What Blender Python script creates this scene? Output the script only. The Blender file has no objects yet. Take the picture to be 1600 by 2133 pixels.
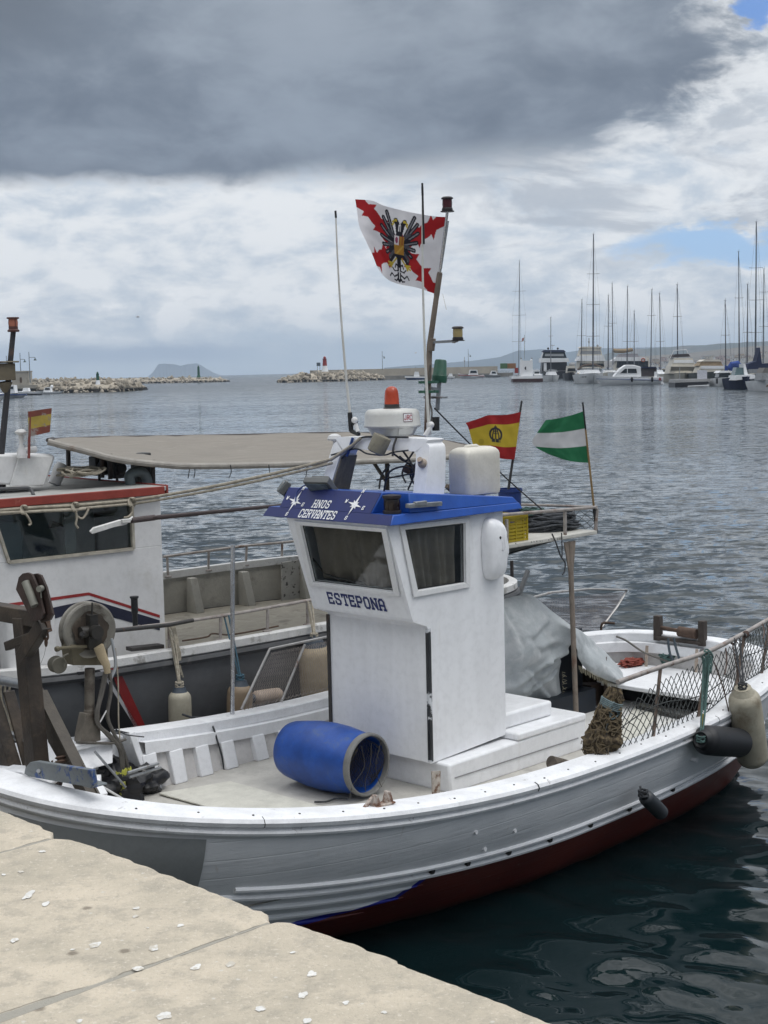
import bpy, math, random
import numpy as np
from math import sin, cos, pi, radians, sqrt, atan2
from mathutils import Vector, Matrix, noise as mnoise

random.seed(7)
S = bpy.context.scene
COL = S.collection

# ------------------------------------------------------------------ camera
F, CX, CY, HC = 3050.0, 800.0, 1066.5, 3.4
ROLL, PITCH = math.atan(.0235), radians(5.5)
FWD = Vector((0, cos(PITCH), -sin(PITCH))); UP0 = Vector((0, sin(PITCH), cos(PITCH))); R0 = Vector((1, 0, 0))
RT = R0*cos(ROLL) - UP0*sin(ROLL); UP = UP0*cos(ROLL) + R0*sin(ROLL)
CAM = Vector((0, 0, HC))
cd = bpy.data.cameras.new('camera'); co = bpy.data.objects.new('camera', cd); COL.objects.link(co)
m = Matrix((RT, UP, -FWD)).transposed().to_4x4(); m.translation = CAM; co.matrix_world = m
cd.sensor_fit = 'HORIZONTAL'; cd.sensor_width = 36; cd.lens = F/1600*36; cd.clip_start = .05; cd.clip_end = 40000
S.camera = co
S.view_settings.view_transform = 'Standard'; S.view_settings.look = 'None'
S.view_settings.gamma = 1; S.view_settings.exposure = 0.12
S.cycles.max_bounces = 6; S.cycles.diffuse_bounces = 3; S.cycles.glossy_bounces = 4; S.cycles.transmission_bounces = 6
S.cycles.transparent_max_bounces = 8; S.cycles.volume_bounces = 0; S.cycles.use_denoising = True

# ------------------------------------------------------------------ node helpers
class NT:
    def __init__(s, nt): s.nt = nt; s.n = nt.nodes; s.l = nt.links
    def new(s, t, **kw):
        n = s.n.new(t)
        for k, v in kw.items(): setattr(n, k, v)
        return n
    def put(s, sock, v):
        if isinstance(v, bpy.types.NodeSocket): s.l.new(v, sock)
        elif isinstance(v, (tuple, list)) and len(v) == 3 and sock.type == 'RGBA': sock.default_value = (*v, 1)
        else: sock.default_value = v
    def m(s, op, a, b=None, c=None, clamp=False):
        n = s.new('ShaderNodeMath', operation=op, use_clamp=clamp)
        s.put(n.inputs[0], a)
        if b is not None: s.put(n.inputs[1], b)
        if c is not None: s.put(n.inputs[2], c)
        return n.outputs[0]
    def add(s, a, b): return s.m('ADD', a, b)
    def sub(s, a, b): return s.m('SUBTRACT', a, b)
    def mul(s, a, b): return s.m('MULTIPLY', a, b)
    def ss(s, x, lo, hi):
        n = s.new('ShaderNodeMapRange', interpolation_type='SMOOTHSTEP'); n.clamp = True
        s.put(n.inputs[0], x); s.put(n.inputs[1], lo); s.put(n.inputs[2], hi); n.inputs[3].default_value = 0; n.inputs[4].default_value = 1
        return n.outputs[0]
    def mix(s, f, a, b, blend='MIX'):
        n = s.new('ShaderNodeMix', data_type='RGBA', blend_type=blend)
        s.put(n.inputs[0], f); s.put(n.inputs[6], a); s.put(n.inputs[7], b)
        return n.outputs[2]
    def noise(s, vec, scale, detail=4, rough=.55, dist=0.0):
        n = s.new('ShaderNodeTexNoise'); n.inputs['Scale'].default_value = scale; n.inputs['Detail'].default_value = detail
        n.inputs['Roughness'].default_value = rough; n.inputs['Distortion'].default_value = dist
        if vec is not None: s.l.new(vec, n.inputs['Vector'])
        return n.outputs['Fac']
    def xyz(s, x, y, z):
        n = s.new('ShaderNodeCombineXYZ'); s.put(n.inputs[0], x); s.put(n.inputs[1], y); s.put(n.inputs[2], z); return n.outputs[0]
    def sep(s, v):
        n = s.new('ShaderNodeSeparateXYZ'); s.l.new(v, n.inputs[0]); return n.outputs
    def scale(s, v, sc):
        n = s.new('ShaderNodeMapping'); n.inputs['Scale'].default_value = sc; s.l.new(v, n.inputs['Vector']); return n.outputs[0]

# ------------------------------------------------------------------ sky (overcast: cloud layers over a clear Nishita sky)
SUN_EL, SUN_AZ = radians(66), radians(118)      # azimuth from +Y clockwise
W = bpy.data.worlds.new('World'); S.world = W; W.use_nodes = True
t = NT(W.node_tree); t.n.clear()
tc = t.new('ShaderNodeTexCoord'); dx, dy, dz = t.sep(tc.outputs['Generated'])
sky = t.new('ShaderNodeTexSky', sky_type='NISHITA'); sky.sun_disc = False
sky.sun_elevation = SUN_EL; sky.sun_rotation = SUN_AZ
az = t.m('ARCTAN2', dx, dy); el = t.m('ARCSINE', dz)
v1 = t.xyz(az, t.mul(el, 1.9), 0.3); v2 = t.xyz(az, t.mul(el, 2.4), 1.7)
nA = t.noise(v1, 5.0, 5, .55, .3); nB = t.noise(v1, 17.0, 8, .6, .4); nC = t.noise(v2, 34.0, 8, .6, .2); nD = t.noise(t.xyz(az, t.mul(el, 3.2), 5.1), 9.0, 6, .58, .6)
cA, cB, cC, cD = (t.sub(x, .5) for x in (nA, nB, nC, nD))
# dark stratus mass: base near 7.4 degrees, dissolving to the right
Ed = t.add(el, t.add(t.mul(cB, .028), t.mul(cC, .012)))
dbase = t.ss(Ed, t.add(.1215, t.mul(t.ss(az, -.12, .14), -.006)), t.add(.137, t.mul(t.ss(az, -.1, .1), .018)))
azr = t.m('MINIMUM', t.add(.115, t.mul(t.sub(el, .12), 1.9)), .243)
azr2 = t.add(azr, t.mul(t.ss(el, .235, .275), -.035))
azn = t.add(az, t.add(t.mul(cB, .13), t.mul(cC, .05)))
dright = t.sub(1.0, t.mul(t.ss(azn, t.sub(azr2, .045), t.add(azr2, .05)), t.sub(1, t.ss(az, .55, 1.0))))  # dark cloud also wraps round out of view, added to dim upright walls
dtop = t.sub(1.0, t.ss(t.add(el, t.mul(cA, .2)), .36, .62))
dark = t.mul(t.mul(dbase, dright), dtop)
# luminous layer
hi = t.ss(t.add(t.add(t.mul(nB, .75), t.mul(cC, .55)), t.mul(nD, .30)), .31, .63)
band = t.mix(hi, (.50, .575, .665), (.80, .825, .85))
grey2 = t.mul(t.ss(t.add(nD, t.mul(cA, .4)), .44, .58), t.mul(t.ss(el, .050, .085), t.ss(az, -.02, .10)))
band = t.mix(t.mul(grey2, .8), band, (.43, .475, .54))
puff = t.mul(t.ss(t.add(nC, t.mul(cB, 1.1)), .48, .60), t.mul(t.ss(el, .016, .028), t.sub(1., t.ss(el, .050, .072))))
band = t.mix(t.mul(puff, t.add(.35, t.mul(t.ss(nA, .42, .58), .6))), band, (.90, .915, .93))
lowm = t.sub(1.0, t.ss(t.add(el, t.mul(cB, .02)), .006, .040))
band = t.mix(t.mul(lowm, .75), band, (.60, .70, .80))
# small grey-blue shower cloud above the far headland
shw = t.mul(t.mul(t.ss(el, .006, .014), t.sub(1, t.ss(t.add(el, t.mul(cC, .015)), .017, .026))), t.mul(t.ss(az, -.245, -.20), t.sub(1, t.ss(az, -.13, -.07))))
band = t.mix(t.mul(shw, .7), band, (.38, .46, .60))
behind = t.mul(t.ss(t.m('ABSOLUTE', az), .8, 1.3), t.ss(el, -.02, .02))  # unseen sky behind the camera, darkened to dim the wheelhouse walls
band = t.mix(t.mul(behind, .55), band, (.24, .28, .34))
ovh = t.ss(el, .42, .75)
band = t.mix(ovh, band, t.mix(t.ss(nA, .35, .65), (1.25, 1.30, 1.38), (1.75, 1.78, 1.82)))
dtex = t.ss(t.add(t.mul(nA, .80), t.add(t.mul(nB, .30), t.mul(cC, .06))), .42, .70)
dcol = t.mix(dtex, (.145, .178, .232), (.27, .318, .388))
dcol = t.mix(t.mul(t.ss(el, .155, .26), .6), dcol, t.mix(dtex, (.205, .245, .30), (.36, .405, .465)))
dcol = t.mix(t.mul(t.sub(1, t.ss(Ed, .125, .160)), .45), dcol, (.125, .152, .20))
dcol = t.mix(t.mul(t.mul(t.ss(az, -.15, -.25), t.ss(el, .18, .25)), .6), dcol, (.115, .132, .16))
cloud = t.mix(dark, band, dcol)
edge = t.mul(t.mul(t.ss(azn, t.sub(azr2, .012), t.add(azr2, .02)), t.sub(1, t.ss(azn, t.add(azr2, .05), t.add(azr2, .12)))), t.ss(el, .13, .17))
rw = t.mul(t.mul(t.ss(t.add(nB, t.mul(cC, .6)), .42, .60), t.ss(el, .12, .17)), t.sub(1.0, dark))
cloud = t.mix(t.mul(rw, .85), cloud, (.86, .88, .90))
cloud = t.mix(t.mul(edge, .30), cloud, (.66, .70, .74))
# blue gaps
def gap(a0, e0, ra, re):
    x = t.m('DIVIDE', t.sub(t.add(az, t.mul(cB, .10)), a0), ra); y = t.m('DIVIDE', t.sub(t.add(el, t.add(t.mul(cC, .03), t.mul(cB, .03))), e0), re)
    return t.sub(1.0, t.ss(t.add(t.mul(x, x), t.mul(y, y)), .25, 1.3))
gapm = t.m('MAXIMUM', gap(.228, .0765, .075, .0135), t.m('MAXIMUM', gap(.232, .250, .034, .013), gap(.250, .222, .014, .012)))
cloud = t.mix(t.mul(gapm, .95), cloud, t.mix(t.ss(el, .08, .22), (.33, .55, .88), (.13, .29, .70)))
bgs = t.new('ShaderNodeBackground'); t.l.new(sky.outputs[0], bgs.inputs[0]); bgs.inputs[1].default_value = .12
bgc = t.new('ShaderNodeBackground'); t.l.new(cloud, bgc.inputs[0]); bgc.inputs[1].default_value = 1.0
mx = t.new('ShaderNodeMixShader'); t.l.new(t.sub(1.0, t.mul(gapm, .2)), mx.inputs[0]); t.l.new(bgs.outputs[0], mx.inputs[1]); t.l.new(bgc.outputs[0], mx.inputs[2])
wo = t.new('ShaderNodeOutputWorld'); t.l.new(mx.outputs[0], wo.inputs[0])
W.cycles.sampling_method = 'MANUAL'; W.cycles.sample_map_resolution = 1024

sl = bpy.data.lights.new('sun', 'SUN'); sl.energy = 1.0; sl.angle = radians(26); sl.color = (1, .975, .94)
so = bpy.data.objects.new('sun', sl); COL.objects.link(so)
sd = Vector((sin(SUN_AZ)*cos(SUN_EL), cos(SUN_AZ)*cos(SUN_EL), sin(SUN_EL)))
so.rotation_euler = sd.to_track_quat('Z', 'Y').to_euler()

# ------------------------------------------------------------------ geometry of the view, used to measure the place
def ray(u, v): return FWD + RT*((u-CX)/F) - UP*((v-CY)/F)
def atz(u, v, z=0.): d = ray(u, v); return CAM + d*((z-HC)/d.z)
def onplane(u, v, P, n): d = ray(u, v); return CAM + d*(((P-CAM).dot(n))/d.dot(n))
def atdist(u, v, D): d = ray(u, v); return CAM + d*(D/sqrt(d.x**2+d.y**2))
class Frame:
    """a boat's own axes: x along it, y towards its far side, z up"""
    def __init__(s, yaw, ox, oy):
        s.A = Vector((sin(yaw), cos(yaw), 0)); s.B = Vector((-cos(yaw), sin(yaw), 0)); s.O = Vector((ox, oy, 0))
        s.M = Matrix.Translation(s.O) @ Matrix.Rotation(pi/2-yaw, 4, 'Z')
    def w(s, p): return s.O + s.A*p[0] + s.B*p[1] + Vector((0, 0, p[2]))
    def l(s, P): q = P-s.O; return Vector((q.dot(s.A), q.dot(s.B), q.z))
    def x(s, u, v, x): return s.l(onplane(u, v, s.O+s.A*x, s.A))
    def y(s, u, v, y): return s.l(onplane(u, v, s.O+s.B*y, s.B))
    def z(s, u, v, z): return s.l(atz(u, v, z))
    def pl(s, u, v, p0, n): return s.l(onplane(u, v, s.w(p0), s.A*n[0]+s.B*n[1]+Vector((0, 0, n[2]))))
Y1 = radians(44.3)
_A = Vector((sin(Y1), cos(Y1), 0)); _B = Vector((-cos(Y1), sin(Y1), 0)); _o = _A*7.5 + _B*6.95
B1 = Frame(Y1, _o.x, _o.y)
B2 = Frame(radians(50), -1.257, 11.527)
WF = Frame(pi/2, 0, 0)      # world axes

# ------------------------------------------------------------------ materials
MATS = {}
def mat(name, col, rough=.5, metal=0., var=.12, vs=5., dirt=None, dirt_lo=.55, dirt_hi=.75, ds=3., bump=.08, bs=60., spec=.5, stretch=(1, 1, 1), fine=.06):
    if name in MATS: return MATS[name]
    M = bpy.data.materials.new(name); M.use_nodes = True; MATS[name] = M
    t = NT(M.node_tree); t.n.clear()
    o = t.new('ShaderNodeOutputMaterial'); p = t.new('ShaderNodeBsdfPrincipled'); t.l.new(p.outputs[0], o.inputs[0])
    tc = t.new('ShaderNodeTexCoord').outputs['Object']; st = t.scale(tc, stretch)
    n = t.noise(st, vs, 5, .6); n3 = t.noise(tc, vs*9, 3, .6)
    lo = tuple(c*(1-var) for c in col); hi = tuple(min(1, c*(1+var)) for c in col)
    c = t.mix(t.ss(n, .3, .7), lo, hi)
    c = t.mix(t.mul(t.ss(n3, .4, .75), fine*4), c, tuple(x*.7 for x in col))
    if dirt:
        dn = t.noise(st, ds, 7, .68, .3)
        c = t.mix(t.ss(dn, dirt_lo, dirt_hi), c, dirt)
    t.put(p.inputs['Base Color'], c)
    p.inputs['Metallic'].default_value = metal; p.inputs['Specular IOR Level'].default_value = spec
    t.put(p.inputs['Roughness'], t.add(rough-.08, t.mul(n, .16)))
    if bump:
        b = t.new('ShaderNodeBump'); b.inputs['Strength'].default_value = min(1, bump*3); b.inputs['Distance'].default_value = .004
        t.l.new(t.add(t.noise(st, bs, 4, .6), t.mul(n, .8)), b.inputs['Height']); t.l.new(b.outputs[0], p.inputs['Normal'])
    return M
def glassy(name, tint, refl=.9, rough=.03, dens=.5):
    if name in MATS: return MATS[name]
    M = bpy.data.materials.new(name); M.use_nodes = True; MATS[name] = M
    t = NT(M.node_tree); t.n.clear()
    o = t.new('ShaderNodeOutputMaterial'); tr = t.new('ShaderNodeBsdfTransparent'); tr.inputs[0].default_value = (*tint, 1)
    g = t.new('ShaderNodeBsdfGlossy'); g.inputs['Roughness'].default_value = rough
    gi = t.new('ShaderNodeNewGeometry'); dt = t.new('ShaderNodeVectorMath', operation='DOT_PRODUCT'); t.l.new(gi.outputs['Incoming'], dt.inputs[0]); t.l.new(gi.outputs['Normal'], dt.inputs[1])
    f = t.add(.045, t.mul(.955, t.m('POWER', t.sub(1.0, t.m('ABSOLUTE', dt.outputs['Value'])), 5.0)))
    mx = t.new('ShaderNodeMixShader'); t.l.new(t.mul(f, refl), mx.inputs[0]); t.l.new(tr.outputs[0], mx.inputs[1]); t.l.new(g.outputs[0], mx.inputs[2]); t.l.new(mx.outputs[0], o.inputs[0])
    return M
WHITE = mat('white_boat_paint', (.77, .78, .80), .42, var=.05, vs=3, dirt=(.50, .50, .49), dirt_lo=.60, dirt_hi=.86, ds=4, bump=.10, bs=26)
RAILW = mat('white_worn_rail_paint', (.77, .78, .80), .5, var=.08, vs=7, dirt=(.34, .33, .32), dirt_lo=.62, dirt_hi=.72, ds=11, bump=.2, bs=22)
CABW = mat('white_gelcoat', (.82, .83, .85), .33, var=.04, vs=2.2, dirt=(.68, .67, .65), dirt_lo=.58, dirt_hi=.85, ds=3.2, bump=.05, bs=9, stretch=(3, 3, .45))
BLUE = mat('blue_roof_paint', (.012, .075, .36), .38, var=.14, vs=5, dirt=(.03, .10, .33), ds=6, bump=.05)
NAVY = mat('navy_paint_and_shade', (.010, .020, .12), .55, var=.12, vs=6, bump=.05)  # real navy on the port name, painted shade on the brow front
BLACK = mat('black_rubber', (.013, .014, .016), .5, var=.3, vs=9, dirt=(.05, .05, .048), ds=6)
DARKST = mat('dark_painted_steel', (.035, .033, .032), .5, var=.3, vs=14, dirt=(.12, .06, .035), ds=9, bump=.2)
RUST = mat('rusty_steel', (.085, .052, .036), .75, var=.35, vs=9, dirt=(.16, .085, .045), ds=6, bump=.4)
GALV = mat('galvanised_steel', (.30, .31, .32), .4, .7, var=.2, vs=14, dirt=(.16, .12, .09), ds=10, dirt_lo=.62, dirt_hi=.8)
STAINL = mat('stainless_tube', (.52, .53, .55), .25, .9, var=.1, vs=20)
RAILP = mat('weathered_rail_tube', (.34, .31, .29), .55, .2, var=.2, vs=12, dirt=(.15, .075, .045), ds=9, dirt_lo=.52, dirt_hi=.7, bump=.2)
BROWN = mat('brown_painted_steel', (.036, .027, .020), .6, var=.4, vs=5, dirt=(.085, .062, .042), ds=4, bump=.25, dirt_lo=.45, dirt_hi=.7)
DECKM = mat('worn_deck_coating', (.47, .455, .42), .75, var=.12, vs=4, dirt=(.33, .32, .30), ds=3.5, bump=.3, bs=45)
DECKL = mat('cream_deck_mat', (.56, .55, .49), .8, var=.08, vs=9, dirt=(.42, .41, .37), ds=6, bump=.3, bs=60)
BEIGEP = mat('beige_plastic', (.55, .52, .45), .45, var=.08, vs=4, dirt=(.42, .38, .31), ds=4, bump=.1, bs=12)
FENDM = mat('beige_fender_vinyl', (.40, .37, .29), .5, var=.14, vs=5, dirt=(.21, .17, .115), ds=3.5, dirt_lo=.5, dirt_hi=.72, bump=.15)
ROPEM = mat('tan_rope', (.36, .325, .26), .85, var=.2, vs=30, dirt=(.2, .17, .13), ds=12, bump=.6, bs=150)
ROPEG = mat('green_rope', (.07, .13, .12), .85, var=.3, vs=30, bump=.6, bs=150)
ROPEB = mat('blue_rope', (.035, .08, .26), .85, var=.3, vs=30, bump=.6, bs=150)
ROPED = mat('dark_rope', (.04, .043, .048), .85, var=.3, vs=30, bump=.6, bs=150)
HOSEM = mat('grey_hydraulic_hose', (.095, .088, .078), .6, var=.25, vs=10, dirt=(.045, .038, .03), ds=8)
NETD = mat('dark_net_twine', (.045, .05, .05), .85, var=.2, vs=20, bump=0)
NETB = mat('brown_net_twine', (.13, .10, .06), .9, var=.35, vs=26, bump=.3)
NETP = mat('pale_net_twine', (.30, .27, .25), .9, var=.2, vs=20, bump=0)
GREENP = mat('green_plastic', (.025, .10, .065), .45, var=.15, vs=6, dirt=(.05, .11, .09), ds=6)
REDG = mat('red_lens', (.055, .004, .008), .18, var=.1, vs=4, bump=0)
ORANGE = mat('orange_lens', (.42, .055, .02), .25, var=.15, vs=5, bump=.03)
AMBER = mat('amber_lens', (.34, .27, .12), .25, var=.1, vs=6, bump=0)
FADEDR = mat('faded_red_lens', (.36, .13, .085), .4, var=.1, vs=6)
CURT = mat('brown_grey_curtain', (.17, .145, .12), .9, var=.2, vs=4, dirt=(.11, .092, .075), ds=5)
REDP = mat('red_paint', (.24, .040, .028), .5, var=.12, vs=6, dirt=(.40, .16, .12), ds=9, dirt_lo=.62, dirt_hi=.78, bump=.15)
CREAMW = mat('aged_white_paint', (.64, .64, .64), .5, var=.06, vs=3, dirt=(.44, .43, .40), ds=3.5, dirt_lo=.52, dirt_hi=.85, bump=.12, bs=18)
GREYH = mat('grey_hull_paint', (.122, .127, .134), .5, var=.08, vs=2, dirt=(.082, .086, .09), ds=3, bump=.12, bs=14)
BULW = mat('old_cream_bulwark_paint', (.40, .385, .34), .65, var=.1, vs=4, dirt=(.22, .205, .18), ds=4, dirt_lo=.5, dirt_hi=.8, bump=.2)
TARPM = mat('woven_grey_tarpaulin', (.37, .40, .415), .65, var=.08, vs=7, dirt=(.48, .50, .51), dirt_lo=.46, dirt_hi=.66, ds=5, bump=.25, bs=200)
AWNM = mat('beige_awning_cloth', (.215, .195, .168), .85, var=.1, vs=5, dirt=(.31, .29, .255), ds=7, dirt_lo=.55, dirt_hi=.75, bump=.5, bs=7, stretch=(.5, 4, 1))
DARKIN = mat('dark_interior', (.02, .02, .021), .8, var=.2)
PANE = glassy('tinted_window_pane', (.86, .88, .88), .9)
PANE2 = glassy('green_window_pane', (.74, .80, .80), 1.6)
ALU = mat('white_window_frame', (.74, .745, .75), .35, var=.03, bump=.03)
YELP = mat('yellow_plastic', (.38, .29, .016), .5, var=.12, vs=8, dirt=(.35, .27, .05), ds=7)
BLUEB = mat('blue_plastic', (.009, .062, .30), .42, var=.28, vs=5, dirt=(.075, .115, .19), dirt_lo=.53, dirt_hi=.74, ds=5, bump=.12, bs=18)
BLUET = mat('blue_tub_plastic', (.009, .030, .15), .45, var=.2, vs=7)
GREYR = mat('grey_barrel_rim', (.17, .17, .165), .55, var=.15, vs=9, dirt=(.3, .29, .27), ds=8)
WOOD = mat('weathered_wood', (.13, .10, .07), .85, var=.3, vs=9, bump=.4, stretch=(1, 6, 6))

# ------------------------------------------------------------------ mesh builder
ORG = {}
class MB:
    def __init__(s): s.v = []; s.f = []; s.mi = []; s.cur = 0
    def add(s, vs, fs):
        o = len(s.v); s.v += [Vector(p) for p in vs]; s.f += [tuple(i+o for i in f) for f in fs]; s.mi += [s.cur]*len(fs); return s
    def hexa(s, p):      # 4 bottom (ccw) + 4 top
        return s.add(p, [(3, 2, 1, 0), (4, 5, 6, 7), (0, 1, 5, 4), (1, 2, 6, 5), (2, 3, 7, 6), (3, 0, 4, 7)])
    def box(s, c, d, R=None):
        c = Vector(c); q = []
        for z in (-.5, .5):
            for x, y in ((-.5, -.5), (.5, -.5), (.5, .5), (-.5, .5)):
                p = Vector((x*d[0], y*d[1], z*d[2])); q.append(c + (R @ p if R else p))
        return s.hexa(q)
    def box2(s, a, b): return s.box(((a[0]+b[0])/2, (a[1]+b[1])/2, (a[2]+b[2])/2), (abs(b[0]-a[0]), abs(b[1]-a[1]), abs(b[2]-a[2])))
    def bar(s, a, b, w, h, up=(0, 0, 1)):
        a, b = Vector(a), Vector(b); d = (b-a).normalized(); up = Vector(up)
        if abs(d.dot(up)) > .95: up = Vector((1, 0, 0))
        sx = d.cross(up).normalized(); sy = sx.cross(d).normalized()
        q = []
        for P in (a, b):
            for i, j in ((-.5, -.5), (.5, -.5), (.5, .5), (-.5, .5)): q.append(P + sx*(i*w) + sy*(j*h))
        return s.hexa(q)
    def tube(s, pts, r, n=8, closed=False, caps=True):
        pts = [Vector(p) for p in pts]; N = len(pts)
        rs = r if isinstance(r, (list, tuple)) else [r]*N
        o = len(s.v); prev = None
        for i, p in enumerate(pts):
            if closed: d = pts[(i+1) % N]-pts[i-1]
            else: d = pts[min(i+1, N-1)]-pts[max(i-1, 0)]
            if d.length < 1e-9: d = Vector((0, 0, 1))
            d.normalize()
            if prev is None:
                a = Vector((0, 0, 1)) if abs(d.z) < .9 else Vector((1, 0, 0)); x = d.cross(a).normalized()
            else:
                x = prev - d*prev.dot(d)
                if x.length < 1e-6: x = d.orthogonal()
                x.normalize()
            prev = x; y = d.cross(x)
            for k in range(n):
                a = 2*pi*k/n; s.v.append(p + (x*cos(a) + y*sin(a))*rs[i])
        M_ = N if closed else N-1
        for i in range(M_):
            for k in range(n):
                a = o+i*n; b = o+((i+1) % N)*n; k2 = (k+1) % n
                s.f.append((a+k, a+k2, b+k2, b+k)); s.mi.append(s.cur)
        if caps and not closed:
            s.f.append(tuple(o+k for k in reversed(range(n)))); s.f.append(tuple(o+(N-1)*n+k for k in range(n))); s.mi += [s.cur]*2
        return s
    def lathe(s, prof, c, ax=(0, 0, 1), n=28):
        ax = Vector(ax).normalized(); x = ax.orthogonal().normalized(); y = ax.cross(x); c = Vector(c); o = len(s.v)
        for r, h in prof:
            for k in range(n):
                a = 2*pi*k/n; s.v.append(c + ax*h + (x*cos(a)+y*sin(a))*max(r, 1e-4))
        for i in range(len(prof)-1):
            for k in range(n):
                k2 = (k+1) % n; s.f.append((o+i*n+k, o+i*n+k2, o+(i+1)*n+k2, o+(i+1)*n+k)); s.mi.append(s.cur)
        return s
    def grid(s, rows, closed=False):
        n = len(rows[0]); o = len(s.v)
        for r in rows: s.v += [Vector(p) for p in r]
        for i in range(len(rows)-1):
            for k in range(n if closed else n-1):
                k2 = (k+1) % n; s.f.append((o+i*n+k, o+i*n+k2, o+(i+1)*n+k2, o+(i+1)*n+k)); s.mi.append(s.cur)
        return s
    def prism(s, poly, ex):      # poly: 3d points, ex: extrusion vector
        n = len(poly); ex = Vector(ex); P = [Vector(p) for p in poly]
        return s.add(P+[p+ex for p in P], [tuple(reversed(range(n))), tuple(range(n, 2*n))] + [(i, (i+1) % n, n+(i+1) % n, n+i) for i in range(n)])
    def ball(s, c, r, nu=16, nv=10, sc=(1, 1, 1)):
        c = Vector(c); prof = []
        o = len(s.v)
        for i in range(nv+1):
            th = pi*i/nv
            for k in range(nu):
                a = 2*pi*k/nu; rr = max(sin(th), 1e-3)*r
                s.v.append(c + Vector((rr*cos(a)*sc[0], rr*sin(a)*sc[1], r*cos(th)*sc[2])))
        for i in range(nv):
            for k in range(nu):
                k2 = (k+1) % nu; s.f.append((o+i*nu+k, o+(i+1)*nu+k, o+(i+1)*nu+k2, o+i*nu+k2)); s.mi.append(s.cur)
        return s
    def build(s, name, mats, parent=None, smooth=True, bevel=0, fr=None, base=None, ang=35, solid=0):
        off = ORG.get(parent.name, Vector()) if parent else (Vector(base) if base is not None else Vector())
        me = bpy.data.meshes.new(name); me.from_pydata([p-off for p in s.v], [], s.f)
        for mm in (mats if isinstance(mats, (list, tuple)) else [mats]): me.materials.append(mm)
        if max(s.mi, default=0): me.polygons.foreach_set('material_index', s.mi)
        if smooth: me.shade_smooth(); 
        me.update()
        o = bpy.data.objects.new(name, me); COL.objects.link(o)
        if parent: o.parent = parent; ORG[o.name] = off
        elif fr: o.matrix_world = fr.M @ Matrix.Translation(off)
        else: o.location = off
        if solid: md = o.modifiers.new('thickness', 'SOLIDIFY'); md.thickness = solid; md.offset = 0
        if bevel: md = o.modifiers.new('bevel', 'BEVEL'); md.width = bevel; md.segments = 2; md.limit_method = 'ANGLE'; md.angle_limit = radians(40)
        if smooth:
            try: me.set_sharp_from_angle(angle=radians(ang))
            except Exception: pass
        return o
def tag(o, label, cat, group=None):
    o['label'] = label; o['category'] = cat
    if group: o['group'] = group
    return o
def struct(o, kind='structure'): o['kind'] = kind; return o
def thing(name, label, cat, fr, base=(0, 0, 0), group=None):
    o = bpy.data.objects.new(name, None); COL.objects.link(o); o.empty_display_size = .2
    o.matrix_world = fr.M @ Matrix.Translation(Vector(base)); ORG[o.name] = Vector(base)
    return tag(o, label, cat, group)
def place(name, label, cat, loc, rz=0, group=None):
    o = bpy.data.objects.new(name, None); COL.objects.link(o); o.location = loc; o.rotation_euler = (0, 0, rz); ORG[o.name] = Vector()
    return tag(o, label, cat, group)
def spline(pts, n=8, closed=False):
    P = [Vector(p) for p in pts]; N = len(P); out = []
    for i in range(N if closed else N-1):
        if closed: a, b, c, d = P[i-1], P[i], P[(i+1) % N], P[(i+2) % N]
        else: a, b, c, d = P[max(i-1, 0)], P[i], P[i+1], P[min(i+2, N-1)]
        for k in range(n):
            x = k/n
            out.append(.5*((2*b)+(c-a)*x+(2*a-5*b+4*c-d)*x*x+(3*b-a-3*c+d)*x**3))
    if not closed: out.append(P[-1])
    return out
def sag(a, b, d, n=14):
    a, b = Vector(a), Vector(b); return [a.lerp(b, i/n) - Vector((0, 0, d*4*(i/n)*(1-i/n))) for i in range(n+1)]
def net(mb, surf, nu, nv, r, jit=.0, sides=3):
    """diamond netting over surf(u, v)"""
    rnd = random.Random(5)
    J = {}
    def P(u, j):
        key = (round(u*4), j)
        if key not in J: J[key] = (rnd.uniform(-jit, jit), rnd.uniform(-jit, jit))
        return surf(min(1, max(0, (u+J[key][0])/nu)), min(1, max(0, (j+J[key][1])/nv)))
    for sgn in (1, -1):
        for k in range(-nv, nu+nv+1):
            seg = []
            for j in range(nv+1):
                u = k + sgn*j*.5*2/2
                if -.01 <= u <= nu+.01: seg.append(P(u, j))
                else:
                    if len(seg) > 1: mb.tube(seg, r, sides, caps=False)
                    seg = []
            if len(seg) > 1: mb.tube(seg, r, sides, caps=False)
    return mb
def bilin(a, b, c, d, bulge=None):
    a, b, c, d = map(Vector, (a, b, c, d))       # a-b along u at v=0, d-c along u at v=1
    def f(u, v):
        p = a.lerp(b, u).lerp(d.lerp(c, u), v)
        if bulge: p = p + Vector(bulge)*(4*u*(1-u)*4*v*(1-v)) + Vector(bulge)*.4*sin(u*9+v*4)*v*(1-v)
        return p
    return f
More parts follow.
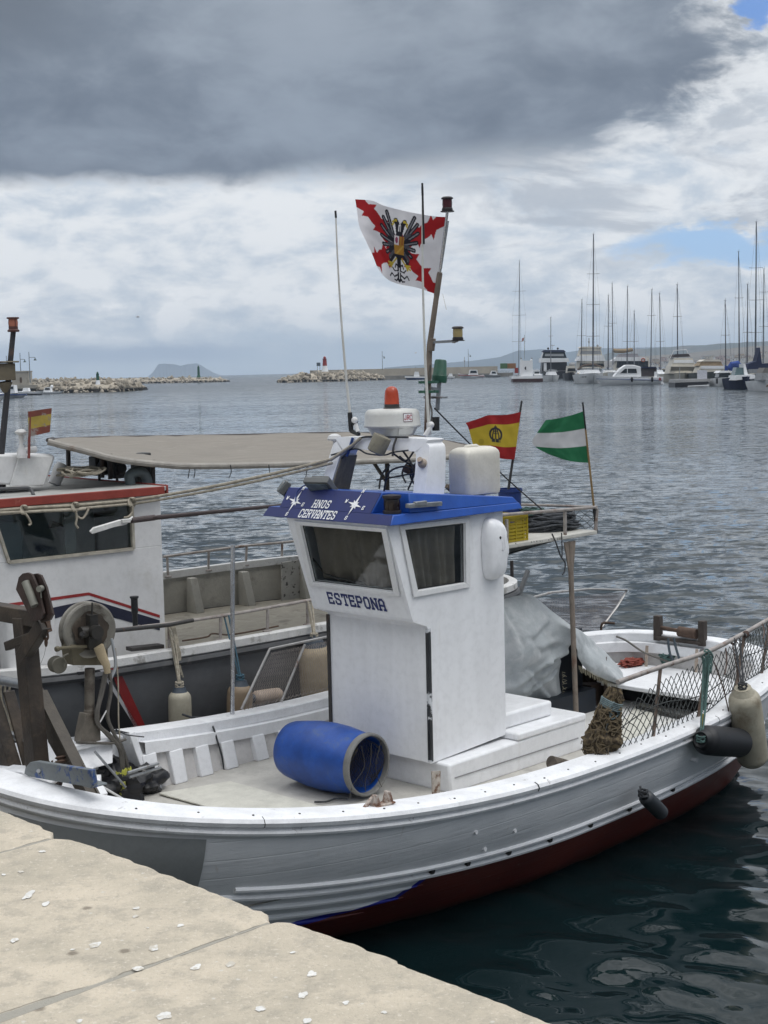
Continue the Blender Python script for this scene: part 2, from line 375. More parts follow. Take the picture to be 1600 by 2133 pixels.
# stroke lettering (slab forms)
GL = {'E': [((0, 0), (0, 1)), ((0, 1), (.62, 1)), ((0, .5), (.5, .5)), ((0, 0), (.62, 0)), ((.62, 1), (.62, .8)), ((.62, 0), (.62, .2))],
 'S': [((.6, .78), (.6, .9)), ((.6, .9), (.5, 1)), ((.5, 1), (.12, 1)), ((.12, 1), (0, .86)), ((0, .86), (0, .66)), ((0, .66), (.12, .54)), ((.12, .54), (.5, .46)), ((.5, .46), (.62, .34)), ((.62, .34), (.62, .14)), ((.62, .14), (.5, 0)), ((.5, 0), (.12, 0)), ((.12, 0), (0, .12)), ((0, .12), (0, .24))],
 'T': [((0, 1), (.7, 1)), ((.35, 1), (.35, 0)), ((0, 1), (0, .8)), ((.7, 1), (.7, .8)), ((.2, 0), (.5, 0))],
 'P': [((0, 0), (0, 1)), ((0, 1), (.5, 1)), ((.5, 1), (.62, .88)), ((.62, .88), (.62, .6)), ((.62, .6), (.5, .48)), ((.5, .48), (0, .48)), ((-.1, 0), (.16, 0))],
 'O': [((0, .16), (0, .84)), ((0, .84), (.14, 1)), ((.14, 1), (.48, 1)), ((.48, 1), (.62, .84)), ((.62, .84), (.62, .16)), ((.62, .16), (.48, 0)), ((.48, 0), (.14, 0)), ((.14, 0), (0, .16))],
 'N': [((0, 0), (0, 1)), ((0, 1), (.62, 0)), ((.62, 0), (.62, 1)), ((-.1, 0), (.12, 0)), ((.5, 1), (.74, 1))],
 'A': [((0, 0), (0, .8)), ((0, .8), (.16, 1)), ((.16, 1), (.46, 1)), ((.46, 1), (.62, .8)), ((.62, .8), (.62, 0)), ((0, .42), (.62, .42)), ((-.1, 0), (.12, 0)), ((.5, 0), (.74, 0))],
 'H': [((0, 0), (0, 1)), ((.62, 0), (.62, 1)), ((0, .5), (.62, .5)), ((-.1, 0), (.12, 0)), ((.5, 0), (.74, 0)), ((-.1, 1), (.12, 1)), ((.5, 1), (.74, 1))],
 'C': [((.62, .78), (.62, .88)), ((.62, .88), (.5, 1)), ((.5, 1), (.12, 1)), ((.12, 1), (0, .86)), ((0, .86), (0, .14)), ((0, .14), (.12, 0)), ((.12, 0), (.5, 0)), ((.5, 0), (.62, .12)), ((.62, .12), (.62, .24))],
 'R': [((0, 0), (0, 1)), ((0, 1), (.5, 1)), ((.5, 1), (.62, .88)), ((.62, .88), (.62, .62)), ((.62, .62), (.5, .5)), ((.5, .5), (0, .5)), ((.32, .5), (.66, 0)), ((-.1, 0), (.14, 0))],
 'V': [((0, 1), (.33, 0)), ((.33, 0), (.66, 1)), ((-.08, 1), (.14, 1)), ((.52, 1), (.74, 1))],
 'W': [((0, 1), (.18, 0)), ((.18, 0), (.35, .7)), ((.35, .7), (.52, 0)), ((.52, 0), (.7, 1))],
 'J': [((.5, 1), (.5, .15)), ((.5, .15), (.38, 0)), ((.38, 0), (.12, 0)), ((.12, 0), (0, .15)), ((0, .15), (0, .3))]}
def letters(mb, text, O, ex, ey, nrm, h, w=None, thick=.16, slant=0., gap=.34, widths=.64):
    """text from O along ex, height h along ey; w is the total run"""
    O, ex, ey, nrm = Vector(O), Vector(ex).normalized(), Vector(ey).normalized(), Vector(nrm).normalized()
    n = len(text); tot = n*widths+(n-1)*gap
    kx = (w/(tot*h)) if w else 1.
    k = 0
    for i, ch in enumerate(text):
        x0 = i*(widths+gap)
        for (a, b) in GL[ch]:
            k += 1
            A2, B2_ = Vector((a[0], a[1])), Vector((b[0], b[1])); d = (B2_-A2).normalized(); nn = Vector((-d.y, d.x))
            a2, b2 = A2-d*thick*.45, B2_+d*thick*.45
            q = []
            for p in (a2-nn*thick/2, b2-nn*thick/2, b2+nn*thick/2, a2+nn*thick/2):
                q.append(O + ex*((x0+p.x+slant*p.y)*h*kx) + ey*(p.y*h) + nrm*(.0012+.00005*k))
            mb.prism(q, nrm*.0012)
    return mb

# ================================================================== WATER
def make_water():
    rng = np.random.default_rng(11)
    azs = np.concatenate([np.linspace(-180, -24, 70, endpoint=False), np.linspace(-24, 24, 620, endpoint=False), np.linspace(24, 180, 70, endpoint=False)])*pi/180
    rs = np.concatenate([np.exp(np.linspace(math.log(2.0), math.log(420), 900)), np.exp(np.linspace(math.log(440), math.log(9500), 40))])
    A, Rr = np.meshgrid(azs, rs); X = Rr*np.sin(A); Y = Rr*np.cos(A); Z = np.zeros_like(X)
    cell = np.maximum(Rr*.0062, Rr*(48/620*pi/180)); lee = 1/(1+np.exp(-(np.hypot(X-1.2, Y-6.5)-6.5)/1.6))
    for i in range(90):
        lam = math.exp(rng.uniform(math.log(.18), math.log(1.15))); th = radians(205)+rng.normal(0, .62)
        k = 2*pi/lam; ph = rng.uniform(0, 6.28); a = .0175*lam/(2*pi)*rng.uniform(.6, 1.5)*(1.15+.8*max(0, .5-lam)/.5)
        fade = np.clip((lam/cell-2.5)/3, 0, 1)
        p = k*(X*math.sin(th)+Y*math.cos(th))+ph
        p = p + .8*np.sin(k*.31*(X*math.cos(th)-Y*math.sin(th))+ph*2)
        s = np.sin(p)
        amp = a*(1.05+.30*lee)
        Z += fade*amp*(s + .22*np.cos(2*p))
    gust = .72+.28*np.sin(X*.05+Y*.021+1.2*np.sin(Y*.037))*np.sin(Y*.06-X*.013)
    Z *= gust
    nr, na = X.shape
    co = np.stack([X, Y, Z], -1).reshape(-1, 3).astype(np.float32)
    i = np.arange(nr-1)[:, None]; j = np.arange(na)[None, :]; j2 = (j+1) % na
    q = np.stack([i*na+j, i*na+j2, (i+1)*na+j2, (i+1)*na+j], -1).reshape(-1, 4).astype(np.int32)
    me = bpy.data.meshes.new('water'); me.vertices.add(len(co)); me.vertices.foreach_set('co', co.ravel())
    me.loops.add(q.size); me.loops.foreach_set('vertex_index', q.ravel()); me.polygons.add(len(q))
    me.polygons.foreach_set('loop_start', np.arange(0, q.size, 4, dtype=np.int32)); me.update(calc_edges=True); me.shade_smooth()
    M = bpy.data.materials.new('harbour_water'); M.use_nodes = True; t = NT(M.node_tree); t.n.clear()
    o = t.new('ShaderNodeOutputMaterial'); p = t.new('ShaderNodeBsdfPrincipled'); t.l.new(p.outputs[0], o.inputs[0])
    tc = t.new('ShaderNodeTexCoord').outputs['Object']
    p.inputs['Base Color'].default_value = (.004, .012, .014, 1); p.inputs['Roughness'].default_value = .04; p.inputs['IOR'].default_value = 1.333
    rot = t.new('ShaderNodeMapping'); rot.inputs['Rotation'].default_value = (0, 0, radians(25)); rot.inputs['Scale'].default_value = (.55, 1.5, 1); t.l.new(tc, rot.inputs['Vector'])
    n1 = t.noise(rot.outputs[0], 5.5, 3, .5, .5)
    st = t.scale(tc, (.012, .05, 1)); streak = t.ss(t.noise(st, 1.0, 4, .6), .35, .68)
    geo = t.new('ShaderNodeNewGeometry'); px, py, pz = t.sep(geo.outputs['Position'])
    dist = t.m('SQRT', t.add(t.mul(px, px), t.mul(py, py)))
    b = t.new('ShaderNodeBump'); b.inputs['Distance'].default_value = 1.0; b.inputs['Strength'].default_value = .8
    t.l.new(t.mul(n1, .0012), b.inputs['Height'])
    # wind chop as slopes: grows with distance, where single waves are finer than a pixel
    def slope(scl, k, sx, sy, det):
        mp = t.new('ShaderNodeMapping'); mp.inputs['Rotation'].default_value = (0, 0, radians(9)); mp.inputs['Scale'].default_value = (scl*sx, scl*sy, 1); t.l.new(tc, mp.inputs['Vector'])
        nn = t.new('ShaderNodeTexNoise'); nn.inputs['Scale'].default_value = 1; nn.inputs['Detail'].default_value = det; nn.inputs['Roughness'].default_value = .55; nn.inputs['Distortion'].default_value = .4; t.l.new(mp.outputs[0], nn.inputs['Vector'])
        v = t.new('ShaderNodeVectorMath', operation='SUBTRACT'); t.l.new(nn.outputs['Color'], v.inputs[0]); v.inputs[1].default_value = (.5, .5, .5)
        w = t.new('ShaderNodeVectorMath', operation='SCALE'); t.l.new(v.outputs[0], w.inputs[0]); t.put(w.inputs['Scale'], k)
        u = t.new('ShaderNodeVectorMath', operation='MULTIPLY'); t.l.new(w.outputs[0], u.inputs[0]); u.inputs[1].default_value = (1, 1, .0); return u.outputs[0]
    gustk = t.add(.55, t.mul(streak, .75))
    k1 = t.mul(gustk, t.add(t.mul(t.ss(dist, 8, 24), .60), t.mul(t.ss(dist, 40, 160), .50)))
    k2 = t.mul(gustk, t.add(t.mul(t.ss(dist, 10, 40), .22), t.mul(t.ss(dist, 60, 250), .55)))
    k0 = t.mul(gustk, t.add(.02, t.mul(t.ss(dist, 6.5, 17), .85)))
    v0 = t.new('ShaderNodeVectorMath', operation='ADD'); t.l.new(slope(6.6, k0, .55, 1.35, 3), v0.inputs[0]); t.l.new(slope(.8, k2, .40, 1.5, 4), v0.inputs[1])
    va = t.new('ShaderNodeVectorMath', operation='ADD'); t.l.new(slope(2.6, k1, .50, 1.4, 3), va.inputs[0]); t.l.new(v0.outputs[0], va.inputs[1])
    vb = t.new('ShaderNodeVectorMath', operation='ADD'); t.l.new(va.outputs[0], vb.inputs[0]); t.l.new(b.outputs[0], vb.inputs[1])
    vn = t.new('ShaderNodeVectorMath', operation='NORMALIZE'); t.l.new(vb.outputs[0], vn.inputs[0]); t.l.new(vn.outputs[0], p.inputs['Normal'])
    t.put(p.inputs['Roughness'], t.add(.035, t.mul(t.ss(dist, 30, 400), .16)))
    me.materials.append(M)
    ob = bpy.data.objects.new('water', me); COL.objects.link(ob); struct(ob)
make_water()

# ================================================================== QUAY
def make_quay():
    P0 = atz(570, 1915, 1.75); P1 = atz(0, 1680, 1.75); P2 = atz(1190, 2133, 1.75)
    ex = (P2-P1); ex.z = 0; ex.normalize(); n = Vector((-ex.y, ex.x, 0)); 
    if n.dot(Vector((-P0.x, -P0.y, 0))) < 0: n = -n          # n points inland
    js = [(Pj-P0).dot(ex) for Pj in (P0, atz(140, 1735, 1.75))]
    step = abs(js[1]); joints = [k*step for k in range(-14, 12)]
    ss = np.concatenate([np.arange(-14, -2.6, .12), np.arange(-2.6, 3.0, .016), np.arange(3.0, 14, .12)])
    ds = np.concatenate([[0, .004, .010, .020, .034], np.arange(.05, 3.2, .035), np.arange(3.3, 12, .35)])
    mb = MB(); rows = []
    def chip(s):
        e = -.03+.006*mnoise.fractal(Vector((s*2.3, 0, 3)), 1, 2, 5) + .009*mnoise.fractal(Vector((s*14, 4, 3)), 1, 2, 4)
        jd = min(abs(s-j) for j in joints)
        e += .035*math.exp(-(jd/.04)**2) + .016*math.exp(-(jd/.14)**2)*(1+mnoise.noise(Vector((s*9, 1, 1))))
        if -.1 < s-0 < .5: e -= .012
        return e
    ev = [chip(s) for s in ss]
    for s_, e in zip(ss, ev):
        jd = min(abs(s_-j) for j in joints)
        row = []
        for z in (-2.5, -.2, .6, 1.3): row.append(P0+ex*s_+n*(e*.4+.012*mnoise.noise(Vector((s_*3, z*3, 0))))+Vector((0, 0, z-1.75)))
        row.append(P0+ex*s_+n*(e-.002)+Vector((0, 0, -.09)))
        for d in ds:
            rnd_ = .009*max(0, 1-d/.02)**2
            fine = d < 3.2 and -2.6 <= s_ < 3
            z = (.0012*mnoise.fractal(Vector((s_*5, d*5, 1)), 1, 2, 5) + .0008*mnoise.noise(Vector((s_*28, d*28, 2)))) if fine else 0
            z -= rnd_*(1+.7*mnoise.noise(Vector((s_*17, 0, 7))))
            z -= .008*math.exp(-((jd-.0)/.013)**2)
            if abs(s_-0) < .9 and 0 <= d: z -= .0
            row.append(P0+ex*s_+n*(e+d)+Vector((0, 0, z)))
        rows.append(row)
    mb.grid(rows)
    # limpet-sized droppings left by gulls, a second material of the same stone
    mb.cur = 1
    rnd = random.Random(3)
    spots = [(88, 1774, .024, 1), (44, 1817, .020, 1.), (60, 1866, .042, 3.2), (96, 1884, .03, 1.6), (375, 1929, .022, 1), (199, 1969, .036, 1.6), (320, 1976, .034, 1.6), (152, 1979, .014, 1), (289, 2019, .030, 1), (410, 2015, .034, 1.6), (342, 2118, .040, 1), (543, 2103, .028, 1.3), (631, 2074, .028, 1.6), (480, 2010, .030, 1.6), (650, 2030, .030, 1.6), (285, 1893, .020, 1), (283, 1910, .022, 1.3), (640, 2128, .026, 1.4), (30, 1960, .026, 1.6), (8, 1823, .016, 1.2), (308, 1934, .008, 1), (610, 1985, .014, 1.), (720, 2090, .02, 1.4), (800, 2110, .016, 1.3), (165, 2128, .018, 1)]
    for i, (u, v, r, st) in enumerate(spots):
        c = atz(u, v, 1.75); ring = []; k = 36; ph = rnd.uniform(0, 6)
        ax = ex*.6+n*.8 if st > 1.2 else ex
        ax = ax.normalized(); ay = Vector((-ax.y, ax.x, 0))
        for q in range(k):
            a = 2*pi*q/k; rr = r*(.52+.28*mnoise.noise(Vector((cos(a)*1.1+i*3, sin(a)*1.1, ph)))+.06*mnoise.noise(Vector((cos(a)*4+i, sin(a)*4, ph))))
            ring.append(c+ax*(rr*cos(a)*sqrt(st))+ay*(rr*sin(a)/sqrt(st))+Vector((0, 0, .0022)))
        mb.add([c+Vector((0, 0, .0032))]+ring, [(0, 1+q, 1+(q+1) % k) for q in range(k)])
    M = bpy.data.materials.new('pale_quay_stone'); M.use_nodes = True; t = NT(M.node_tree); t.n.clear()
    o = t.new('ShaderNodeOutputMaterial'); p = t.new('ShaderNodeBsdfPrincipled'); t.l.new(p.outputs[0], o.inputs[0])
    geo = t.new('ShaderNodeNewGeometry'); pos = geo.outputs['Position']
    vm = t.new('ShaderNodeVectorMath', operation='SUBTRACT'); t.l.new(pos, vm.inputs[0]); vm.inputs[1].default_value = P0
    def dot(v):
        q = t.new('ShaderNodeVectorMath', operation='DOT_PRODUCT'); t.l.new(vm.outputs[0], q.inputs[0]); q.inputs[1].default_value = v; return q.outputs['Value']
    s_ = dot(ex); d_ = dot(n)
    na = t.noise(pos, 2.2, 6, .6, .3); nb = t.noise(pos, 11, 6, .65); nc = t.noise(pos, 60, 4, .65); nd = t.noise(pos, 190, 2, .6); nw = t.noise(pos, 6, 3)
    c = t.mix(t.ss(na, .32, .68), (.45, .405, .325), (.62, .545, .435))
    c = t.mix(t.mul(t.ss(nb, .46, .66), .7), c, (.38, .345, .285))
    c = t.mix(t.mul(t.ss(nb, .50, .30), .0), c, (.5, .5, .5))
    c = t.mix(t.mul(t.ss(nc, .57, .70), .5), c, (.31, .285, .24))
    c = t.mix(t.mul(t.ss(nc, .44, .32), .7), c, (.66, .60, .51))
    c = t.mix(t.mul(t.ss(nd, .60, .75), .3), c, (.28, .265, .235))
    # blotchy dark stains and pits
    vo = t.new('ShaderNodeTexVoronoi'); vo.inputs['Scale'].default_value = 5.5; vo.inputs['Randomness'].default_value = 1; t.l.new(pos, vo.inputs['Vector'])
    dsp = t.mul(t.ss(t.add(vo.outputs['Distance'], t.mul(t.sub(nc, .5), .12)), .125, .05), t.ss(t.sep(vo.outputs['Color'])[0], .62, .66))
    c = t.mix(t.mul(dsp, .75), c, (.17, .145, .115))
    vo2 = t.new('ShaderNodeTexVoronoi'); vo2.inputs['Scale'].default_value = 17; t.l.new(pos, vo2.inputs['Vector'])
    dsp2 = t.mul(t.ss(t.add(vo2.outputs['Distance'], t.mul(t.sub(nc, .5), .2)), .14, .06), t.ss(t.sep(vo2.outputs['Color'])[1], .72, .75))
    c = t.mix(t.mul(dsp2, .7), c, (.62, .60, .55))
    # mortar in the joints between the blocks (wider inland)
    sm = t.m('ABSOLUTE', t.sub(t.m('MODULO', t.add(t.add(s_, step*.5), step*20), step), step*.5))
    jw = t.add(.006, t.add(t.mul(t.ss(d_, .25, 1.6), .030), t.mul(t.sub(nw, .5), .03)))
    jm = t.sub(1.0, t.ss(sm, t.mul(jw, .75), t.add(jw, .003)))
    c = t.mix(t.mul(jm, .85), c, t.mix(nb, (.27, .265, .24), (.36, .345, .30)))
    crack = t.mul(t.sub(1, t.ss(t.m('ABSOLUTE', t.sub(sm, t.mul(t.add(jw, 0), 1.05))), .0, .004)), t.ss(nw, .42, .5))
    c = t.mix(t.mul(crack, .7), c, (.13, .12, .10))
    # wet, weedy lower wall
    zz = t.sep(pos)[2]
    c = t.mix(t.ss(t.add(zz, t.mul(t.sub(nb, .5), .5)), 1.1, .3), c, (.035, .038, .03))
    t.put(p.inputs['Base Color'], c); p.inputs['Roughness'].default_value = .88; p.inputs['Specular IOR Level'].default_value = .25
    b = t.new('ShaderNodeBump'); b.inputs['Strength'].default_value = 1.0; b.inputs['Distance'].default_value = .010
    t.l.new(t.add(t.mul(nc, .6), t.add(t.mul(nb, .8), t.mul(nd, .35))), b.inputs['Height']); t.l.new(b.outputs[0], p.inputs['Normal'])
    G = mat('gull_droppings', (.70, .69, .66), .85, var=.1, vs=30, dirt=(.52, .48, .41), dirt_lo=.48, dirt_hi=.60, ds=16, bump=.3, bs=60)
    struct(mb.build('quay', [M, G], ang=60))
make_quay()

# ================================================================== FISHING BOAT
BT = thing('fishing_boat', 'white wooden fishing boat with a blue roofed wheelhouse moored end-on to the stone quay', 'fishing boat', B1)
SE = 3.1; SA, SB = 3.52, 1.46
def sgnpow(x, p): return math.copysign(abs(x)**p, x)
def zsheer(x): return .84 + (.032 if x < .1 else .014)*(x-.1)**2
def plan(th, ins=0.0, ext=0.0):
    x = (SA-ins+ext)*sgnpow(cos(th), 2/SE); y = (SB-ins+ext)*sgnpow(sin(th), 2/SE); return x, y
def wl(th):
    n = 1.35 if cos(th) < 0 else 3.0
    # keep the same polar position as the sheer but on the finer waterline
    x, y = plan(th); lx = 3.35 if x < 0 else 3.42; xx = x/SA*lx
    return xx, math.copysign(1.02*(max(0, 1-(abs(xx)/lx)**n))**(1/n), y)
def hullpt(th, tt, out=0.0):
    x, y = plan(th); z = zsheer(x); wx, wy = wl(th)
    if tt <= 1:
        g = tt**1.75; p = Vector((x+(wx-x)*g, y+(wy-y)*g, z*(1-tt)))
    else:
        k = tt-1; p = Vector((wx*(1-.25*k), wy*(1-k)**.7 if k < 1 else 0, -.75*k))
    if out:
        nn = Vector((p.x*.05, y, 0)) if abs(x) < 3.2 else Vector((x, y, 0)); nn.normalize(); p = p + nn*out
    return p
NTH = 360
THS = [2*pi*i/NTH for i in range(NTH)]
mb = MB()
TT = [0, .03, .07] + [.07+.93*i/26 for i in range(1, 27)] + [1.15, 1.35, 1.6, 1.85, 2.0]
rows = []
for tt in TT: rows.append([hullpt(th, tt) for th in THS])
mb.grid(rows, closed=True)
# hull paint: white topsides, red antifouling under a blue line
HM = bpy.data.materials.new('hull_paint'); HM.use_nodes = True; t = NT(HM.node_tree); t.n.clear()
o = t.new('ShaderNodeOutputMaterial'); p = t.new('ShaderNodeBsdfPrincipled'); t.l.new(p.outputs[0], o.inputs[0])
tc = t.new('ShaderNodeTexCoord').outputs['Object']; hx, hy, hz = t.sep(tc)
n1 = t.noise(tc, 3, 5); n2 = t.noise(t.scale(tc, (1, 1, 9)), 4, 6, .65); n3 = t.noise(tc, 22, 4)
base = t.mix(t.ss(n1, .3, .7), (.69, .71, .735), (.76, .775, .795))
base = t.mix(t.mul(t.ss(n2, .56, .76), .40), base, (.47, .48, .50))
base = t.mix(t.mul(t.ss(n3, .64, .72), .5), base, (.74, .75, .77))
rust = t.mul(t.ss(t.noise(t.scale(tc, (7, 7, .5)), 2.2, 5), .64, .78), .35)
base = t.mix(rust, base, (.42, .36, .30))
hq = t.sub(hx, .1); zA = t.add(.84-.505, t.mul(t.mul(hq, hq), t.add(.014, t.mul(t.m('LESS_THAN', hx, .1), .018))))
xj = t.add(-1.46, t.add(t.mul(t.sub(hz, .28), .85), t.mul(t.ss(hz, .34, .37), .03)))
zB = t.add(.275, t.mul(t.m('MINIMUM', t.add(hx, 2.2), 0), -.10))
def redmask(off):
    a = t.m('LESS_THAN', hz, t.add(zA, off)); bq = t.m('GREATER_THAN', hx, t.sub(xj, off*1.6)); cq = t.m('LESS_THAN', hz, t.add(zB, off))
    return t.mul(a, t.m('MAXIMUM', bq, cq))
blueband = t.mul(redmask(.036), t.m('LESS_THAN', hx, -1.25))
red = t.mix(t.ss(n1, .3, .7), (.105, .020, .016), (.15, .030, .022))
red = t.mix(t.ss(hz, .10, -.02), red, (.030, .016, .012))
red = t.mix(t.mul(t.ss(n3, .66, .72), .5), red, (.3, .27, .22))
c = t.mix(blueband, base, (.012, .020, .33)); c = t.mix(redmask(0.0), c, red)
t.put(p.inputs['Base Color'], c); t.put(p.inputs['Roughness'], t.add(.30, t.mul(n1, .2)))
# plank seams
pl = t.m('PINGPONG', t.add(hz, t.mul(t.mul(hx, hx), -.013)), .055); seam = t.sub(1, t.ss(pl, .0, .006))
b = t.new('ShaderNodeBump'); b.inputs['Strength'].default_value = .5; b.inputs['Distance'].default_value = .007
t.l.new(t.add(t.mul(seam, -.3), t.add(t.mul(n2, 1.1), t.mul(n3, .12))), b.inputs['Height']); t.l.new(b.outputs[0], p.inputs['Normal'])
hull = mb.build('hull', HM, BT)
# rubbing strakes: ridges that run along the topsides
def strake(z0, r, x0, x1, lift=0.):
    pts = []
    for i in range(90):
        x = x0+(x1-x0)*i/89; th = None
        # near side: y<0
        cx_ = max(-1, min(1, x/SA)); c_ = sgnpow(cx_, SE/2); th = -math.acos(c_)
        zz = zsheer(x)-z0
        pts.append(hullpt(th, max(.02, 1-zz/zsheer(x)), .004))
    return pts
for z0, r, x0, x1 in ((.42, .017, -2.7, 2.0), (.475, .021, -3.2, 3.30), (.555, .020, -3.2, -1.35), (.635, .020, -3.2, -1.45), (.71, .016, -3.2, -1.7)):
    m2 = MB(); m2.tube(strake(z0, r, x0, x1), [r*min(1, .15+(89-i)/22) for i in range(90)], 8); m2.build('rubbing_strake', WHITE if z0 < .5 else HM, hull)
# scuppers cut through the strake
for x in (-1.35, -1.05, -.68, -.28, .15, .6, 1.15):
    a_ = strake(.448, .01, x, x+.02)[0]; m2 = MB(); m2.lathe([(0, .012), (.017, .012), (.02, .002), (.02, -.03), (0, -.03)], a_, (0, -1, 0), 12); m2.build('scupper', DARKIN, hull)
# grey plate fixed over the bow planking
rows = []
for tt in [i/12*.62+.10 for i in range(13)]:
    row = []
    for i in range(60):
        x = -3.515+(3.515-2.90)*i/59; th = -math.acos(sgnpow(max(-1, x/SA), SE/2)); row.append(hullpt(th, tt, .009))
    rows.append(row)
m2 = MB(); m2.grid(rows)
m2.build('bow_plate', mat('dull_grey_plate', (.26, .275, .28), .5, var=.06, vs=3, dirt=(.22, .23, .23), ds=5, bump=.06), hull)
for (x, tt, rr) in ((1.25, .28, .018), (-1.1, .25, .012), (-.95, .42, .014), (-.72, .33, .012), (-1.5, .5, .01)):
    a_ = hullpt(-math.acos(sgnpow(x/SA, SE/2)), tt, .0); m2 = MB(); m2.lathe([(0, .05 if rr > .015 else .012), (rr, .05 if rr > .015 else .012), (rr, -.02)], a_, (0, -1, 0), 12); m2.build('hull_fitting', WHITE, hull)

# gunwale: flat cap with a round outer moulding, interrupted on the far bow side where the nets come in
def gunrow(th, prof):
    x, y = plan(th); z = zsheer(x); nx = abs(x/SA)**(SE-1)*math.copysign(1, x)/SA; ny = abs(y/SB)**(SE-1)*math.copysign(1, y)/SB
    n = Vector((nx, ny, 0)); n.normalize(); return [Vector((x, y, z)) + n*o + Vector((0, 0, h)) for o, h in prof]
PROF = [(-.17, -.055), (-.172, .012), (-.165, .02), (-.05, .022), (.005, .018), (.03, .008), (.042, -.012), (.034, -.034), (.012, -.044), (.012, -.054), (.022, -.060), (.025, -.072), (.018, -.086), (-.012, -.094)]
def span(a, b, n=260): return [a+(b-a)*i/n for i in range(n+1)]
th_gap0 = math.acos(sgnpow(-1.68/SA, SE/2)); th_gap1 = math.acos(sgnpow(-2.75/SA, SE/2))
mb = MB(); mb.grid([gunrow(th, PROF) for th in span(th_gap1, th_gap0+2*pi, 420)])
gun = mb.build('gunwale', RAILW, BT)
# screw heads along the cap
for x in [-3.2+.27*i for i in range(22)]:
    th = -math.acos(sgnpow(x/SA, SE/2)); q = gunrow(th, [(-.02+.012*sin(x*9), .021)])[0]; m2 = MB(); m2.lathe([(0, .003), (.006, .003), (.007, -.002)], q, (0, 0, 1), 8); m2.build('screw', DARKST, gun)
for x in (-2.62, -.62, 1.5):
    th = -math.acos(sgnpow(x/SA, SE/2)); m2 = MB(); r0_ = gunrow(th, [(o+.0012, h) for o, h in PROF[4:9]]); r1_ = gunrow(th+.002, [(o+.0012, h) for o, h in PROF[4:9]]); m2.grid([r0_, r1_]); m2.build('scarf_joint', DARKIN, gun)
# inside of the topsides
def inner(th, ins, z):
    x, y = plan(th, ins); return Vector((x, y, z))
ZD = .54
mb = MB(); mb.grid([[inner(th, .155, zsheer(plan(th)[0])-.05), inner(th, .21, ZD+.12), inner(th, .25, ZD-.03)] for th in span(th_gap1, th_gap0+2*pi, 300)])
mb.build('bulwark', mat('dingy_white_planking', (.60, .585, .575), .55, var=.08, vs=4, dirt=(.38, .36, .34), ds=5, dirt_lo=.5, dirt_hi=.8, bump=.2, bs=20), BT)
mb = MB(); mb.grid([[inner(th, .12, zsheer(plan(th)[0])-.055), inner(th, .222, zsheer(plan(th)[0])-.06), inner(th, .226, zsheer(plan(th)[0])-.142), inner(th, .14, zsheer(plan(th)[0])-.146)] for th in span(-.05, th_gap0, 160)])
mb.build('stringer', WHITE, BT)
# deck
mb = MB()
ring = [Vector((*plan(th, .2), ZD)) for th in span(0, 2*pi, 120)[:-1]]
mb.add(ring, [tuple(range(len(ring)))]); mb.build('deck', DECKM, BT)
mb = MB(); P = [B1.z(u, v, ZD+.008) for u, v in ((330, 1655), (480, 1630), (700, 1690), (560, 1712))]
P[3].y = -1.05; P[2].y = -1.05
mb.prism(P, (0, 0, .012)); mb.build('deck_mat', DECKL, BT, bevel=.004)
# frames on the inside of the far bulwark
for x in (-1.54, -1.30, -1.06, -.82, -.52, -.26, 0, .5, .9, 1.3):
    c_ = math.acos(sgnpow(x/SA, SE/2)); x0, y0 = plan(c_, .19); x1, y1 = plan(c_, .235)
    mb = MB(); zt = zsheer(x)-.13
    w_ = .058
    mb.hexa([(x-w_, y1-.055, ZD), (x+w_, y1-.055, ZD), (x+w_, y1+.06, ZD), (x-w_, y1+.06, ZD), (x-w_, y0-.045, zt), (x+w_, y0-.045, zt), (x+w_, y0+.06, zt), (x-w_, y0+.06, zt)])
    mb.build('rib', WHITE, BT, bevel=.008)
# end post of the bulwark and the low hauling step beyond it
mb = MB(); pA = B1.y(262, 1535, 1.36)
mb.bar((pA.x-.03, 1.30, .95), (pA.x+.06, 1.22, ZD), .05, .13, (0, 1, 0)); mb.build('bulwark_post', WHITE, BT, bevel=.006)
a_, b_ = B1.y(150, 1562, 1.25), B1.y(236, 1543, 1.25); c_, d_ = B1.y(172, 1608, 1.16), B1.y(236, 1590, 1.16)
mb = MB(); mb.prism([a_, b_, d_, c_], (0, .12, .01)); mb.box2((a_.x-.05, 1.2, a_.z+.0), (b_.x+.05, 1.45, a_.z+.03)); mb.build('hauling_step', RAILW, BT, bevel=.008)
a_, b_ = B1.y(183, 1605, 1.1), B1.y(215, 1660, .9)
mb = MB(); mb.bar(a_, b_, .06, .05); mb.bar(B1.y(205, 1620, 1.1), B1.y(200, 1660, .9), .04, .05); mb.build('step_strut', WHITE, BT, bevel=.006)

# deckhouse base
BX0, BX1, BY0, BY1, BZ = -.29, 1.25, -.47, .74, .745
mb = MB(); mb.hexa([(BX0+.015, BY0+.0, ZD-.01), (BX1, BY0, ZD-.01), (BX1, BY1, ZD-.01), (BX0+.015, BY1, ZD-.01), (BX0-.012, BY0-.012, BZ), (BX1, BY0-.012, BZ+.03), (BX1, BY1, BZ+.03), (BX0-.012, BY1, BZ)])
mb.build('deckhouse_base', CABW, BT, bevel=.018)
mb = MB(); mb.box2((BX0+.05, BY0-.012, ZD+.098), (BX1-.1, BY0-.003, ZD+.104)); mb.build('base_seam', mat('grey_seam', (.25, .25, .26), .7), BT, smooth=False)
mb = MB(); q = [B1.y(u, v, BY0-.018) for u, v in ((900, 1607), (918, 1606), (917, 1655), (902, 1655))]
mb.prism(q, (0, .01, 0)); mb.build('corner_plate', mat('rust_streaked_plate', (.42, .38, .34), .6, var=.2, vs=18, dirt=(.14, .075, .045), ds=14, dirt_lo=.46, dirt_hi=.6, bump=.3), BT)
